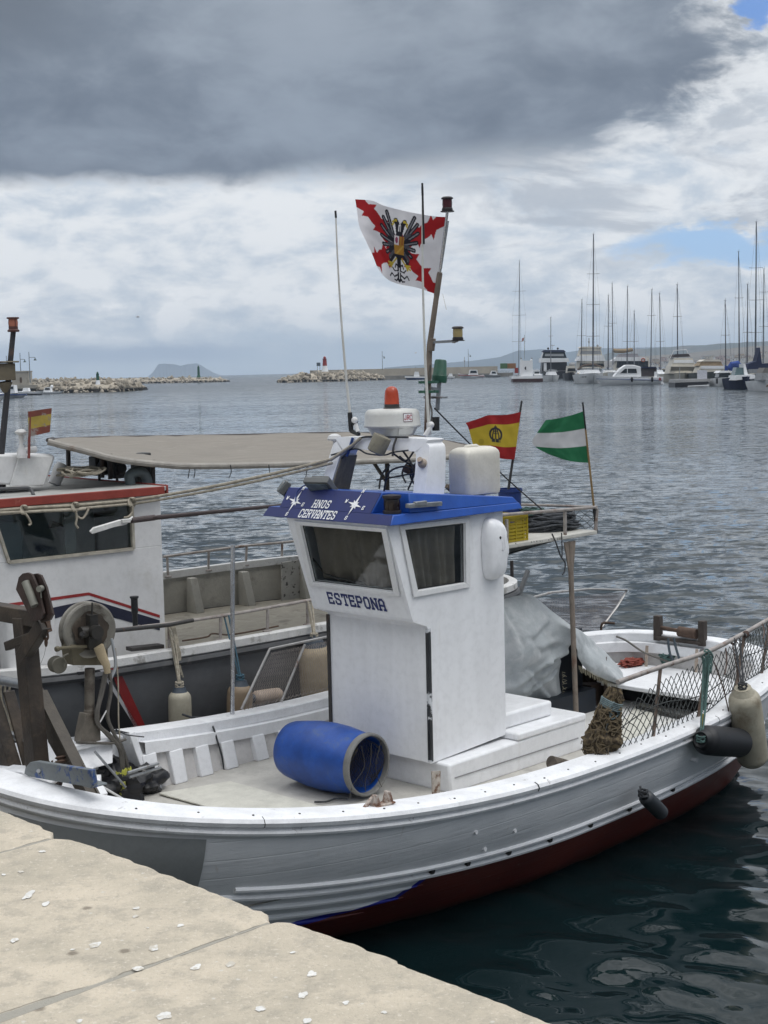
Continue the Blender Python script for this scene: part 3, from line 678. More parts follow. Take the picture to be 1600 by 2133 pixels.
# raised hatch behind the wheelhouse: thick lid on the base and a box on it
l0, l1 = B1.y(1100, 1546, BY0-.02), B1.y(1222, 1497, BY0-.02)
zl = .76
mb = MB(); mb.box2((.43, BY0-.02, zl), (l1.x, .35, zl+.055)); mb.build('hatch_lid', CABW, BT, bevel=.014)
mb = MB(); mb.box2((.43, -.34, zl+.055), (1.02, .30, zl+.17)); mb.build('locker', CABW, BT, bevel=.02)

# ------------------------------------------------------------------ wheelhouse
YN, YF = -.37, .597
XA, XR = -.362, .44
KX, KZ, TX, TZ = -.512, 1.755, -.735, 2.405
side = [(XA, .745), (XR, .79), (XR, 2.41), (TX, TZ), (KX, KZ), (KX+.012, KZ-.02), (XA-.012, 1.69), (XA, 1.67)]
# side openings need real holes, so the walls are built as panels round the openings
WTL, WTR, WBR, WBL = (-.576, 2.362), (.027, 2.352), (.021, 1.937), (-.464, 1.942)
def sidewall(y0, y1, hole):
    m_ = MB()
    o_ = [(TX, TZ), (XR, 2.41), (XR, .79), (XA, .745), (XA, 1.67), (XA-.012, 1.69), (KX+.012, KZ-.02), (KX, KZ)]
    if not hole: m_.prism([(x, y0, z) for x, z in o_], (0, y1-y0, 0)); return m_
    for poly in ([(TX, TZ), (XR, 2.41), WTR, WTL], [(XR, 2.41), (XR, 1.90), WBR, WTR], [WTL, WBL, (KX, KZ), (TX, TZ)], [WBL, WBR, (XR, 1.90), (XR, 1.66), (XA-.012, 1.69), (KX+.012, KZ-.02), (KX, KZ)], [(XR, 1.66), (XR, .79), (XA, .745), (XA, 1.67), (XA-.012, 1.69)]):
        m_.prism([(x, y0, z) for x, z in poly], (0, y1-y0, 0))
    return m_
wb = sidewall(YN, YN+.035, True)
f2 = sidewall(YF-.035, YF, False); o_ = len(wb.v); wb.v += f2.v; wb.f += [tuple(i+o_ for i in f) for f in f2.f]; wb.mi += f2.mi
# front: lower recessed wall, kink, leaning upper panel round the windscreen
def fr(s, y, off=0.):       # point on the leaning front, s along the slope from the kink
    k = Vector((KX, 0, KZ)); d = (Vector((TX, 0, TZ))-k); d.normalize(); n_ = Vector((-d.z, 0, d.x)); 
    q = k+d*s+n_*off; return Vector((q.x, y, q.z))
SL = (Vector((TX, 0, TZ))-Vector((KX, 0, KZ))).length
FNR = Vector((-(TZ-KZ), 0, (TX-KX))).normalized()
f_t, f_b = .640, .199      # windscreen edges along the slope
FW = [(.465, f_t), (-.319, f_t), (-.274, f_b), (.504, f_b)]
def fpan(pts): wb.prism([fr(s, y) for y, s in pts], FNR*-.035)
e1, e2 = YN+.036, YF-.036
fpan([(e1, 0), (e2, 0), (.504, f_b), (-.274, f_b)]); fpan([(-.274, f_b), (-.319, f_t), (e1, SL), (e1, 0)]); fpan([(.504, f_b), (e2, 0), (e2, SL), (.465, f_t)]); fpan([(.465, f_t), (e2, SL), (e1, SL), (-.319, f_t)])
wb.prism([(XA, e1, .75), (XA, e2, .75), (XA, e2, 1.67), (XA, e1, 1.67)], (.035, 0, 0))
wb.prism([(XA, e1, 1.67), (XA-.012, e1, 1.69), (KX+.012, e1, KZ-.02), (KX, e1, KZ), (KX+.04, e1, KZ+.0), (XA+.03, e1, 1.70)], (0, e2-e1, 0))
wb.prism([(XR-.035, e1, .78), (XR-.035, e2, .78), (XR-.035, e2, 2.41), (XR-.035, e1, 2.41)], (.0345, 0, 0))
wh = wb.build('wheelhouse', CABW, BT, ang=28)
mb = MB(); letters(mb, 'ESTEPONA', fr(.045, .402), Vector((0, -1, 0)), fr(1, 0)-fr(0, 0), FNR, .078, .545, thick=.19, gap=.36); mb.build('port_name', NAVY, wh, smooth=False)
mb = MB(); mb.box2((XA-.004, YN-.006, .76), (XA+.022, YN-.002, 1.672)); mb.box2((XA-.007, YN-.004, .76), (XA-.0035, YN+.018, 1.672)); mb.build('corner_trim', mat('dark_chipped_trim', (.03, .032, .035), .4, var=.3, dirt=(.6, .62, .65), dirt_lo=.56, dirt_hi=.6, ds=5), wh, smooth=False)
mb = MB(); mb.box2((XA-.012, YF-.016, .76), (XA-.002, YF+.012, 1.675)); mb.build('corner_trim', DARKST, wh, smooth=False)
# windows
def window(o4, nrm, name='window', curtain_depth=.05, fr_w=.042, seed=1):
    """o4: opening corners tl, tr, br, bl; frame stands proud of the wall"""
    o4 = [Vector(p) for p in o4]; c = sum(o4, Vector())/4; nrm = Vector(nrm).normalized()
    m_ = MB()
    out = [p+(p-c).normalized()*fr_w*1.35 for p in o4]
    for i in range(4):
        j = (i+1) % 4; m_.prism([o4[i]+nrm*.003, o4[j]+nrm*.003, out[j]+nrm*.003, out[i]+nrm*.003], nrm*.012)
        ins_i = o4[i]+(c-o4[i]).normalized()*.012; ins_j = o4[j]+(c-o4[j]).normalized()*.012
        m_.prism([o4[i]+nrm*.006, o4[j]+nrm*.006, ins_j-nrm*.012, ins_i-nrm*.012], nrm*-.01)
    w = m_.build(name, ALU, BT, bevel=.003)
    m_ = MB(); q = [p+(c-p).normalized()*.004-nrm*.006 for p in o4]; m_.prism(q, nrm*-.004); m_.build('pane', PANE, w, smooth=False)
    m_ = MB(); g = [p+(c-p).normalized()*.010-nrm*.0095 for p in o4]
    for i in range(4):
        j = (i+1) % 4; a, b = g[i], g[j]; ai, bi = a+(c-a).normalized()*.011, b+(c-b).normalized()*.011
        m_.prism([a+nrm*.006, b+nrm*.006, bi+nrm*.006, ai+nrm*.006], nrm*.002)
    m_.build('gasket', BLACK, w, smooth=False)
    return w, o4, c, nrm
wF, o4, c, n_ = window([fr(s, y) for y, s in FW], FNR)
rows = []
for j in range(24):
    tv = j/23; row = []
    for i in range(70):
        tu = .07+.93*i/69; p = o4[0].lerp(o4[1], tu).lerp(o4[3].lerp(o4[2], tu), tv*(.93+.1*sin(tu*3)))
        d = .045+.013*sin(tu*34+tv*1.5)+.012*sin(tu*13+2)+.02*tv*sin(tu*5)
        row.append(p-n_*d)
    rows.append(row)
mb = MB(); mb.grid(rows); mb.build('curtain', CURT, wF)
mb = MB(); a_ = o4[3]-n_*.03; b_ = o4[2]-n_*.03
mb.tube(spline([o4[0].lerp(o4[3], .62)-n_*.03, a_.lerp(b_, .12)+Vector((0, 0, .05)), a_.lerp(b_, .4)+Vector((0, 0, .022)), a_.lerp(b_, .62)+Vector((0, 0, .012))], 8), [.008]*24+[.007], 8)
mb.build('sill_clutter', DARKST, wF)
wS, o4, c, n_ = window([(WTL[0], YN, WTL[1]), (WTR[0], YN, WTR[1]), (WBR[0], YN, WBR[1]), (WBL[0], YN, WBL[1])], (0, -1, 0))
rows = []
for j in range(24):
    tv = j/23; row = []
    for i in range(60):
        tu = .0+.92*i/59*(1-.05*sin(tv*3)); p = o4[0].lerp(o4[1], tu).lerp(o4[3].lerp(o4[2], tu), tv)
        row.append(p-n_*(.05+.014*sin(tu*41+tv)+.012*sin(tu*17+1)))
    rows.append(row)
mb = MB(); mb.grid(rows); mb.build('curtain', CURT, wS)
mb = MB(); mb.box2((XA+.1, YN+.15, .9), (XR-.08, YF-.1, 2.35)); mb.build('window_backing', DARKIN, BT, smooth=False)  # near-black box stands in for the shade inside the wheelhouse
# moulded teardrop cover on the side wall (navigation light hood)
prof = [(1018, 1078), (1030, 1082), (1040, 1100), (1047, 1125), (1049, 1150), (1045, 1165), (1044, 1185), (1038, 1200), (1026, 1207), (1012, 1205), (1006, 1190), (1003, 1150), (1003, 1110), (1008, 1085)]
P = [B1.y(u, v, YN-.002) for u, v in prof]; cc = sum(P, Vector())/len(P)
rows = []
for k, (sc, dp) in enumerate(((1, 0), (1, .012), (.97, .04), (.88, .068), (.7, .086), (.4, .095), (.02, .097))):
    rows.append([cc+(p-cc)*sc+Vector((0, -dp*(1.15 if i in (3, 4, 5) else .9), 0)) for i, p in enumerate(spline(P, 3, True))])
mb = MB(); mb.grid(rows, closed=True); cov = mb.build('moulded_cover', CABW, BT, ang=60)
mb = MB(); mb.ball(B1.y(1042, 1120, YN-.085), .011, 10, 6); mb.build('screw_hole', DARKIN, cov)

# ------------------------------------------------------------------ blue roof brow
ZR0, ZR1, ZRr = 2.405, 2.603, 2.49
RX0, RX1, RY0, RY1 = -.76, .575, -.43, .70
mb = MB()
mb.hexa([(RX0, RY0, ZR0), (RX1+.02, RY0, ZR0), (RX1+.02, .82, ZR0), (RX0, .82, ZR0), (-.714, RY0+.02, 2.47), (RX1, RY0+.02, 2.45), (RX1, .80, 2.45), (-.714, .80, 2.47)])
bot = [(-.713, .69, 2.469), (-.713, -.21, 2.469), (-.55, -.21, 2.469), (-.55, RY0+.021, 2.469), (RX1-.002, RY0+.021, 2.449), (RX1-.002, .69, 2.449)]
top = [(-.622, .69, ZR1), (-.622, -.23, ZR1), (-.53, -.23, ZR1-.004), (-.53, RY0+.05, ZR1-.004), (RX1-.03, RY0+.05, ZRr), (RX1-.03, .69, ZRr)]
mb.add(bot+top, [tuple(reversed(range(6))), tuple(range(6, 12))]+[(i, (i+1) % 6, 6+(i+1) % 6, 6+i) for i in range(6)])
roof = mb.build('roof', BLUE, BT, bevel=.006, ang=25)
# navy panel paints in the shade on the front of the brow
FD = Vector((-.622+.714, 0, ZR1-2.47)).normalized(); FN = Vector((-FD.z, 0, FD.x))
def bp(u, v, off=0.): return B1.pl(u, v, (-.714, 0, 2.47), FN)+FN*off
mb = MB(); q = [(-.759, .815, ZR0+.002), (-.759, -.425, ZR0+.002), (-.7145, -.405, 2.468), (-.7145, .795, 2.468)]
nq = Vector((-(2.47-ZR0), 0, .046)).normalized()
mb.prism([Vector(p)+nq*.001 for p in q], nq*.003)
q = [Vector((-.713, .685, 2.470)), Vector((-.713, -.205, 2.470)), Vector((-.624, -.222, ZR1-.003)), Vector((-.624, .685, ZR1-.003))]
mb.prism([p+FN*.001 for p in q], FN*.003); mb.build('shaded_front_panel', NAVY, roof, smooth=False)
WL = mat('white_lettering', (.80, .81, .82), .5, var=.03)
ey = FD
mb = MB()
a_, b_ = bp(651, 1057), bp(692, 1060); letters(mb, 'HNOS', a_, Vector((0, -1, 0)), ey, FN, .054, .158, thick=.165, slant=.22, gap=.42)
a_ = bp(622, 1077); letters(mb, 'CERVANTES', a_, Vector((0, -1, 0)), ey, FN, .057, .352, thick=.17, slant=.22, gap=.36); mb.v = [p+FN*.004 for p in mb.v]
mb.build('boat_name', WL, roof, smooth=False)
def star(cu, cv):
    c = bp(cu, cv)+FN*.0055; exx = Vector((0, -1, 0)); m_ = MB(); k = 0
    for i in range(8):
        a = pi/2-.24-i*pi/4; R_ = .088 if i % 4 == 0 else (.074 if i % 2 == 0 else .040); w_ = .0105 if i % 2 == 0 else .010
        d = exx*cos(a)+ey*sin(a); d2 = exx*-sin(a)+ey*cos(a); k += 1; o_ = FN*(.0001*k)
        m_.prism([c+o_-d*.012, c+o_+d2*w_+d*.012, c+o_+d*R_, c+o_-d2*w_+d*.012], FN*.001)
    for ch, i in (('N', 0), ('E', 2), ('S', 4), ('W', 6)):
        a = pi/2-.24-i*pi/4; R_ = .108 if i % 4 == 0 else .094
        pc = c+exx*(cos(a)*R_-.008)+ey*(sin(a)*R_-.011); letters(m_, ch, pc, exx, ey, FN, .024, .016, thick=.2, slant=.2)
    m_.build('compass_star', WL, roof, smooth=False)
star(616, 1045); star(740, 1052)
# masthead-style lamp sunk in the corner of the brow
c = Vector((-.635, -.325, 2.472))
mb = MB(); mb.lathe([(0, 0), (.062, 0), (.062, .018), (.052, .022), (.052, .095), (.062, .10), (.062, .118), (.02, .125), (0, .125)], c, (0, 0, 1), 24); lamp = mb.build('corner_lamp', mat('dark_lamp_body', (.02, .016, .018), .35, var=.2), roof)
mb = MB(); mb.lathe([(.0535, .024), (.055, .06), (.0535, .093)], c, (0, 0, 1), 24); mb.build('lens', mat('very_dark_red_lens', (.012, .006, .006), .15, bump=0), lamp)
# bracket bar on the side of the brow
a_, b_ = B1.y(848, 1054, RY0+.0), B1.y(918, 1049, RY0+.01)
mb = MB(); mb.bar(a_, b_, .035, .03); mb.box(a_.lerp(b_, .35)+Vector((0, -.01, .012)), (.11, .03, .03)); mb.build('side_bracket', GALV, roof, bevel=.005)
# floodlights on the front edge
def flood(u, v, x, w, h, tilt, yaw, name='floodlight'):
    p = B1.x(u, v, x); R = Matrix.Rotation(yaw, 3, 'Z') @ Matrix.Rotation(tilt, 3, 'Y')
    m_ = MB(); m_.box(p, (.045, w, h), R); m_.box(p+R @ Vector((.035, 0, 0)), (.04, w*.7, h*.6), R); m_.bar(p+R @ Vector((.0, -w*.4, -h*.3)), p+Vector((.05, -.02, -.10)), .02, .012); m_.bar(p+R @ Vector((.0, w*.4, -h*.3)), p+Vector((.05, .02, -.10)), .02, .012)
    fl = m_.build(name, mat('grey_floodlight_case', (.10, .105, .105), .45, var=.2, dirt=(.2, .19, .17)), roof, bevel=.006)
    m_ = MB(); m_.box(p+R @ Vector((-.026, 0, 0)), (.006, w*.82, h*.8), R); m_.build('lens', mat('floodlight_glass', (.12, .15, .17), .12, var=.3, vs=14, bump=0), fl, smooth=False)
flood(668, 1012, -.62, .20, .15, radians(-52), radians(14)); flood(592, 1016, -.60, .13, .10, radians(38), radians(-35))
mb = MB(); mb.tube(spline([bp(618, 1046, .012), bp(622, 1028, .018), bp(640, 1016, .03), bp(660, 1018, .03)], 6), .005, 6); mb.build('cable', BLUET, roof)

# ------------------------------------------------------------------ radar arch
def archpt(sx, y, z): return Vector((sx+(z-2.577)*.24, y, z))
mb = MB(); YA0, YA1, AW, ZT = -.27, .757, .20, 2.935
def prof_out(z0): return [(YA1, z0), (.70, 2.84), (.655, 2.905), (.61, ZT), (-.16, ZT), (-.225, 2.905), (-.262, 2.84), (YA0, z0)]
def prof_in(z0): return [(.675, z0), (.60, 2.80), (.57, 2.835), (.54, 2.848), (-.085, 2.848), (-.12, 2.835), (-.145, 2.80), (-.168, z0)]
po, pi_ = prof_out(2.5), prof_in(2.5)
so_ = spline([Vector((0, y, z)) for y, z in po], 5); si_ = spline([Vector((0, y, z)) for y, z in pi_], 5); rows = []
for q, w_ in zip(so_, si_):
    k = AW*(1-.22*max(0, min(1, (q.z-2.6)/.3))); rows.append([archpt(-.256, q.y, q.z), archpt(-.256+k, q.y, q.z), archpt(-.256+k, w_.y, w_.z), archpt(-.256, w_.y, w_.z)])
mb.grid(rows, closed=True)
arch = mb.build('radar_arch', CABW, BT, bevel=.012, ang=30)
mb = MB(); mb.hexa([archpt(-.25, .662, 2.51), archpt(-.06, .662, 2.51), archpt(-.06, .654, 2.51), archpt(-.25, .654, 2.51), archpt(-.25, .588, 2.80), archpt(-.10, .588, 2.80), archpt(-.10, .580, 2.80), archpt(-.25, .580, 2.80)]); mb.build('inner_board', mat('brown_board', (.17, .145, .10), .7, var=.2, vs=8, dirt=(.1, .085, .06), ds=9, stretch=(6, 6, 1)), arch)
# cables running over and through the arch
def P_(u, v, x): return B1.x(u, v, x)
for pts, r, mt in (([(712, 955), (735, 930), (752, 912), (790, 910), (850, 911)], .008, ROPED), ([(690, 948), (740, 935), (765, 945), (800, 948), (820, 942), (850, 938)], .006, ROPED), ([(735, 912), (728, 935), (722, 950)], .011, ROPEB), ([(826, 912), (820, 930), (818, 950)], .008, HOSEM)):
    mb = MB(); mb.tube(spline([P_(u, v, -.20 if v > 925 else -.19) for u, v in pts], 6), r, 6); mb.build('cable', mt, arch)
for pts in ([(800, 1022), (810, 985), (840, 972), (862, 985), (850, 1020)], [(845, 1005), (838, 985), (850, 965), (870, 975)], [(790, 1018), (795, 990), (812, 968)], [(866, 965), (855, 990), (868, 1015)], [(832, 950), (850, 965), (880, 985)], [(785, 1000), (830, 992), (865, 985)], [(820, 945), (845, 960), (862, 940)], [(840, 940), (860, 972), (858, 1000)]):
    mb = MB(); mb.tube(spline([P_(u, v, -.10+.05*sin(u)) for u, v in pts], 7), .007, 6); mb.build('cable', DARKST, arch)
a_, b_ = B1.x(843, 975, -.08), B1.x(868, 985, -.05); mb = MB(); mb.tube([a_, b_], .03, 14); mb.build('small_horn', RUST, arch)
a_ = B1.x(880, 965, -.22); mb = MB(); mb.ball(a_, .034, 12, 8); mb.tube([a_, a_+Vector((-.04, -.01, .03))], .02, 10); mb.build('rusty_fitting', mat('pale_rusted_fitting', (.36, .3, .25), .7, dirt=(.2, .1, .06), ds=20), arch)
# loudspeaker under the beam
a_, b_ = B1.x(808, 922, -.27), B1.x(778, 930, -.36); d = (b_-a_).normalized(); c = (a_+b_)/2
ax = Vector((-.25, .35, -.9)).normalized(); c = B1.x(790, 925, -.30)
mb = MB(); mb.lathe([(0, -.06), (.062, -.06), (.066, -.05), (.063, .058), (.05, .066), (0, .066)], c, ax, 26); mb.build('loudspeaker', mat('olive_beige_case', (.20, .185, .14), .5, var=.12, dirt=(.1, .09, .07), ds=14), arch)
# gps mushroom
c = B1.x(697, 916, -.02); mb = MB(); mb.lathe([(0, .045), (.02, .043), (.045, .03), (.055, .008), (.05, -.004), (.014, -.008), (.012, -.20), (0, -.2)], c, (0, 0, 1), 22); mb.build('gps_antenna', CREAMW, arch)

# ------------------------------------------------------------------ radar
rc = B1.x(818, 905, -.04); RR = .198
sc = .00294
def rz(v): return (905-v)*.00293
mb = MB(); mb.lathe([(0, rz(843)), (.10, rz(842.5)), (.172, rz(844.5)), (.188, rz(850)), (.193, rz(858)), (.199, rz(879)), (.203, rz(883)), (.196, rz(887)), (.178, rz(888)), (.165, rz(896)), (.155, rz(903)), (.145, rz(908)), (0, rz(908))], rc, (0, 0, 1), 56)
rad = mb.build('radar', mat('radome_plastic', (.60, .60, .575), .38, var=.03, bump=.02, dirt=(.5, .5, .47), ds=3), BT)
# logo on the dome side, wrapped round it
toc = (B1.l(CAM)-rc); a0 = atan2(toc.y, toc.x)
def dome(da, h, r=.2): a = a0+da; return rc+Vector((cos(a)*r, sin(a)*r, h))
def domestroke(m_, a, b, th, off):
    n = 5
    for i in range(n):
        p, q = Vector(a).lerp(Vector(b), i/n), Vector(a).lerp(Vector(b), (i+1)/n); d = (q-p).normalized(); nn = Vector((-d.y, d.x))*th/2
        ps = [p-nn, q-nn, q+nn, p+nn]; r0 = lambda h: .1935+(.199-.1935)*((rz(858)-h)/(rz(858)-rz(879)))+off
        m_.add([dome(x/.198, h, r0(h)) for x, h in ps], [(0, 1, 2, 3)])
ac, hc_, wl_, hl_ = .118, (rz(852)+rz(874))/2, .078, .062
mb = MB()
for i in range(10):
    x0, x1 = ac-wl_/2+wl_*i/10, ac-wl_/2+wl_*(i+1)/10
    r_ = lambda h: .1935+(.199-.1935)*((rz(858)-h)/(rz(858)-rz(879)))+.0012
    mb.add([dome(x/.198, h, r_(h)) for x, h in ((x0, hc_-hl_/2), (x1, hc_-hl_/2), (x1, hc_+hl_/2), (x0, hc_+hl_/2))], [(0, 1, 2, 3)])
mb.build('logo_plate', mat('white_lettering', (.8, .81, .82)), rad)
mb = MB()
for a, b in (((-1, -1), (1, -1)), ((1, -1), (1, 1)), ((1, 1), (-1, 1)), ((-1, 1), (-1, -1))):
    domestroke(mb, (ac+a[0]*wl_*.47, hc_+a[1]*hl_*.46), (ac+b[0]*wl_*.47, hc_+b[1]*hl_*.46), .0035, .0024)
mb.build('logo_border', mat('dark_red_ink', (.12, .02, .03), .5), rad)
mb = MB()
for i, ch in enumerate('JRC'):
    for a, b in GL[ch]:
        f = lambda p: (ac-wl_*.37+i*.0222+p[0]*.0225, hc_-.016+p[1]*.032); domestroke(mb, f(a), f(b), .0048, .003+.00004*i)
mb.build('logo_lettering', mat('red_ink', (.36, .012, .03), .5), rad)
mb = MB(); mb.hexa([dome(.25, rz(903), .168), dome(.95, rz(903), .168), dome(.95, rz(903), .14), dome(.25, rz(903), .14), dome(.25, rz(889), .186), dome(.95, rz(889), .186), dome(.95, rz(889), .14), dome(.25, rz(889), .14)]); mb.build('maker_plate', mat('radome_plastic', (.6, .6, .575)), rad)
# amber-red beacon on the dome
bc = rc+Vector((.02, .02, rz(843)))
mb = MB(); mb.lathe([(0, 0), (.062, 0), (.062, .006), (.054, .010), (.054, .032), (0, .034)], bc, (0, 0, 1), 28); be = mb.build('beacon_light', DARKST, BT)
mb = MB(); mb.lathe([(.053, .03), (.0525, .05), (.050, .10), (.046, .125), (.036, .145), (.018, .156), (0, .158)], bc, (0, 0, 1), 28); mb.build('lens', ORANGE, be)

# whip antennas
def whip(u0, v0, u1, v1, x, nm='whip_antenna'):
    a_, b_ = B1.x(u0, v0, x), B1.x(u1, v1, x); d = b_-a_
    m_ = MB(); n = 14
    bow = Vector((0, .02, 0))
    m_.tube([a_+d*(.0+.98*i/n)+bow*(4*(i/n)*(1-i/n)) for i in range(n+1)], [.0105-.005*i/n for i in range(n+1)], 10)
    w = m_.build(nm, mat('white_fibreglass_whip', (.60, .60, .57), .4, var=.06, vs=9, dirt=(.4, .38, .33), ds=5, dirt_lo=.55, dirt_hi=.9), BT)
    m_ = MB(); m_.tube([b_-d*.03, b_+d*.005], .008, 8); m_.build('tip', BLACK, w)
    return w, a_, b_
wA, a_, b_ = whip(729, 862, 699, 441, .0)
mb = MB(); d = (b_-a_).normalized(); mb.tube([a_-d*.125, a_+d*.01], .018, 10); mb.ball(a_-d*.06+Vector((0, -.04, 0)), .026, 10, 8); mb.tube([a_-d*.125, a_-d*.13+Vector((.0, -.08, -.02))], .016, 8); mb.build('mount', BLACK, wA)
mb = MB(); mb.ball(a_-d*.055+Vector((-.012, -.055, .01)), .024, 10, 8); mb.tube([a_-d*.07+Vector((0, -.05, 0)), a_-d*.13+Vector((0, -.07, 0))], .015, 8); mb.build('clamp', CREAMW, wA)
wB_, a2, b2 = whip(893, 880, 880, 392, .06)
mb = MB(); d = (b2-a2).normalized(); mb.tube([b2-d*.38, b2+d*.035], .0072, 8); mb.build('black_upper_section', BLACK, wB_)
mb = MB(); mb.tube([a2, a2-d*.09], .016, 10); mb.ball(B1.x(898, 885, .05), .024, 10, 8); mb.bar(B1.x(898, 887, .05), B1.x(885, 908, .0), .03, .02); mb.build('clamp', CREAMW, wB_)
mb = MB(); mb.lathe([(0, -.05), (.026, -.05), (.026, .04), (.03, .045), (0, .045)], B1.x(908, 882, .1), (0, 0, 1), 16); mb.build('mount', BLACK, wB_)

# ------------------------------------------------------------------ mast with lights
XM = .24
def pm(u, v, x=XM): return B1.x(u, v, x)
m0, m1, m2_, m3 = pm(889, 905), pm(895, 720), pm(916, 570), pm(932, 440)
mb = MB(); mb.tube([m0, m1], .021, 12); mb.tube([m1, m2_+(m2_-m1)*.02], [.021, .018], 12); mb.tube([m2_-(m2_-m1)*.3, m2_], .0205, 12); mb.tube([pm(898, 730), pm(901, 705)], .025, 12)
mast = mb.build('mast', mat('brown_grey_mast', (.20, .165, .135), .6, var=.2, vs=8, dirt=(.13, .075, .05), ds=5, dirt_lo=.5, dirt_hi=.68, bump=.25), BT)
mb = MB(); mb.tube([m2_, m3], .010, 10); mb.tube([pm(919, 560), pm(934, 460)], .006, 8); mb.build('upper_tube', STAINL, mast)
def navlight(c, r, h, lens, body, nm):
    m_ = MB(); m_.lathe([(0, -.004), (r*1.3, -.004), (r*1.3, .002), (r*.9, .003), (r*1.03, h*.03), (r*1.06, h*.12), (r*.95, h*.24), (r*.7, h*.26), (r*.7, h*.82), (r*.92, h*.82), (r*1.12, h*.84), (r*1.12, h*.92), (r*.8, h), (0, h)], c, (0, 0, 1), 24)
    a = m_.build(nm, body, mast); m_ = MB(); m_.lathe([(r*.9, h*.24), (r*.94, h*.5), (r*.9, h*.84)], c, (0, 0, 1), 24); m_.build('lens', lens, a)
navlight(pm(932, 440), .037, .10, REDG, mat('dark_lamp_body', (.02, .016, .018)), 'masthead_light')
la = pm(954, 709); navlight(la, .037, .098, AMBER, mat('dark_lamp_body', (.02, .016, .018)), 'side_light')
mb = MB(); mb.bar(pm(903, 713), pm(952, 710), .022, .018); mb.bar(pm(944, 713), pm(961, 705), .03, .012); mb.build('light_arm', GALV, mast)
g = B1.x(915, 797, .36); gd = Vector((.08, -.05, 1)).normalized()
mb = MB(); mb.lathe([(0, 0), (.05, 0), (.054, .012), (.054, .05), (.050, .055), (.043, .155), (.036, .165), (0, .168)], g, gd, 26); mb.build('green_lamp_cover', GREENP, mast)
mb = MB(); mb.tube([g-gd*.0, g-gd*.2], .016, 10); mb.bar(g-gd*.05, pm(893, 808), .03, .02); mb.build('cover_post', GALV, mast)
mb = MB()
for v in (796, 816): q = pm(891, v, XM-.03); mb.bar(q+Vector((0, .07, 0)), q+Vector((.02, -.07, 0)), .05, .018); mb.bar(q+Vector((.03, .03, -.02)), q+Vector((.03, .03, .03)), .03, .03)
mb.build('green_bracket', GREENP, mast)
mb = MB(); q = pm(905, 830, .32); mb.hexa([q+Vector(p) for p in ((-.03, -.10, 0), (.03, -.10, 0), (.05, .06, 0), (-.05, .06, 0), (-.03, -.10, .012), (.03, -.10, .012), (.05, .06, .02), (-.05, .06, .02))]); mb.build('spreader_plate', GALV, mast)
mb = MB(); mb.tube(sag(pm(905, 850), B1.y(1130, 1062, .15), .02), .0055, 6); mb.build('stay', ROPED, mast)
mb = MB(); mb.tube(spline([pm(893, 905, .2), pm(900, 860, .22), pm(892, 820, .21), pm(897, 760, .22)], 6), .006, 6); mb.build('cable', HOSEM, mast)
mb = MB(); mb.tube([pm(922, 612), pm(930, 645)], .0015, 4); mb.build('loose_thread', ROPEM, mast)

# ------------------------------------------------------------------ stern platform carried by a post and the wheelhouse
PZ, PX1 = 2.085, B1.y(1245, 1106, 0.0).x
mb = MB(); mb.box2((.46, 0, PZ-.034), (PX1, .95, PZ)); mb.box2((.46, .45, PZ-.075), (PX1-.3, .49, PZ-.0345)); plat = mb.build('platform', mat('grubby_white_board', (.50, .49, .45), .6, var=.1, vs=5, dirt=(.30, .28, .24), ds=5, bump=.15), BT, bevel=.008)
p0, p1 = B1.y(1187, 1128, .03), B1.y(1197, 1400, .0)
mb = MB(); d = (p1-p0).normalized(); mb.tube([p0, p0+d*1.0, p0+d*((p0.z-ZD)/-d.z)], .021, 12); mb.prism([p0+Vector((-.075, -.006, .0)), p0+Vector((.07, -.006, .0)), p0+d*.30+Vector((.015, -.006, 0)), p0+d*.30+Vector((-.012, -.006, 0))], (0, .012, 0)); mb.build('platform_post', mat('brown_grey_mast', (.2, .165, .135)), BT)
ra, rb = B1.y(1040, 1073, .01), B1.y(1244, 1056, .01)
mb = MB(); mb.tube([ra, rb-Vector((.03, 0, 0)), rb+Vector((0, .0, -.02)), Vector((PX1-.01, .012, PZ))], .013, 10); mb.tube([rb, (rb.x, .93, rb.z-.02)], .010, 8); mb.tube([(rb.x, .93, rb.z-.02), (.5, .93, ra.z)], .010, 8)
for x in (rb.x-.42, .95): mb.bar((x, .015, PZ), (x, .015, rb.z), .022, .018, (0, 1, 0))
for x in (.6, 1.3): mb.bar((x, .925, PZ), (x, .925, rb.z-.02), .02, .02, (0, 1, 0))
mb.bar((rb.x, .93, PZ), (rb.x, .93, rb.z-.02), .02, .02, (0, 1, 0)); mb.build('platform_rail', RAILP, plat)
mb = MB(); net(mb, bilin((rb.x, .03, PZ), (rb.x, .9, PZ), (rb.x, .9, rb.z-.05), (rb.x, .03, rb.z-.03), (.02, 0, -.02)), 9, 5, .0028, .1)
net(mb, bilin((rb.x, .92, PZ), (1.05, .92, PZ), (1.05, .92, ra.z-.04), (rb.x, .92, rb.z-.05), (0, 0, -.03)), 11, 5, .0028, .12); mb.build('rail_netting', NETD, plat)
q = [B1.y(u, v, .0) for u, v in ((1025, 1138), (1172, 1121), (1070, 1177), (1025, 1190))]
mb = MB(); net(mb, bilin(q[0], q[1], q[2]+Vector((.12, .25, .03)), q[3]+Vector((0, .25, 0)), (0, .1, -.03)), 24, 7, .0065, .25, 4); net(mb, bilin(q[0]+Vector((0, .12, 0)), q[1]+Vector((0, .12, 0)), q[2]+Vector((.10, .3, .05)), q[3]+Vector((0, .3, .03)), (0, .1, -.02)), 20, 7, .0065, .3, 4); mb.build('slung_net', NETD, plat)

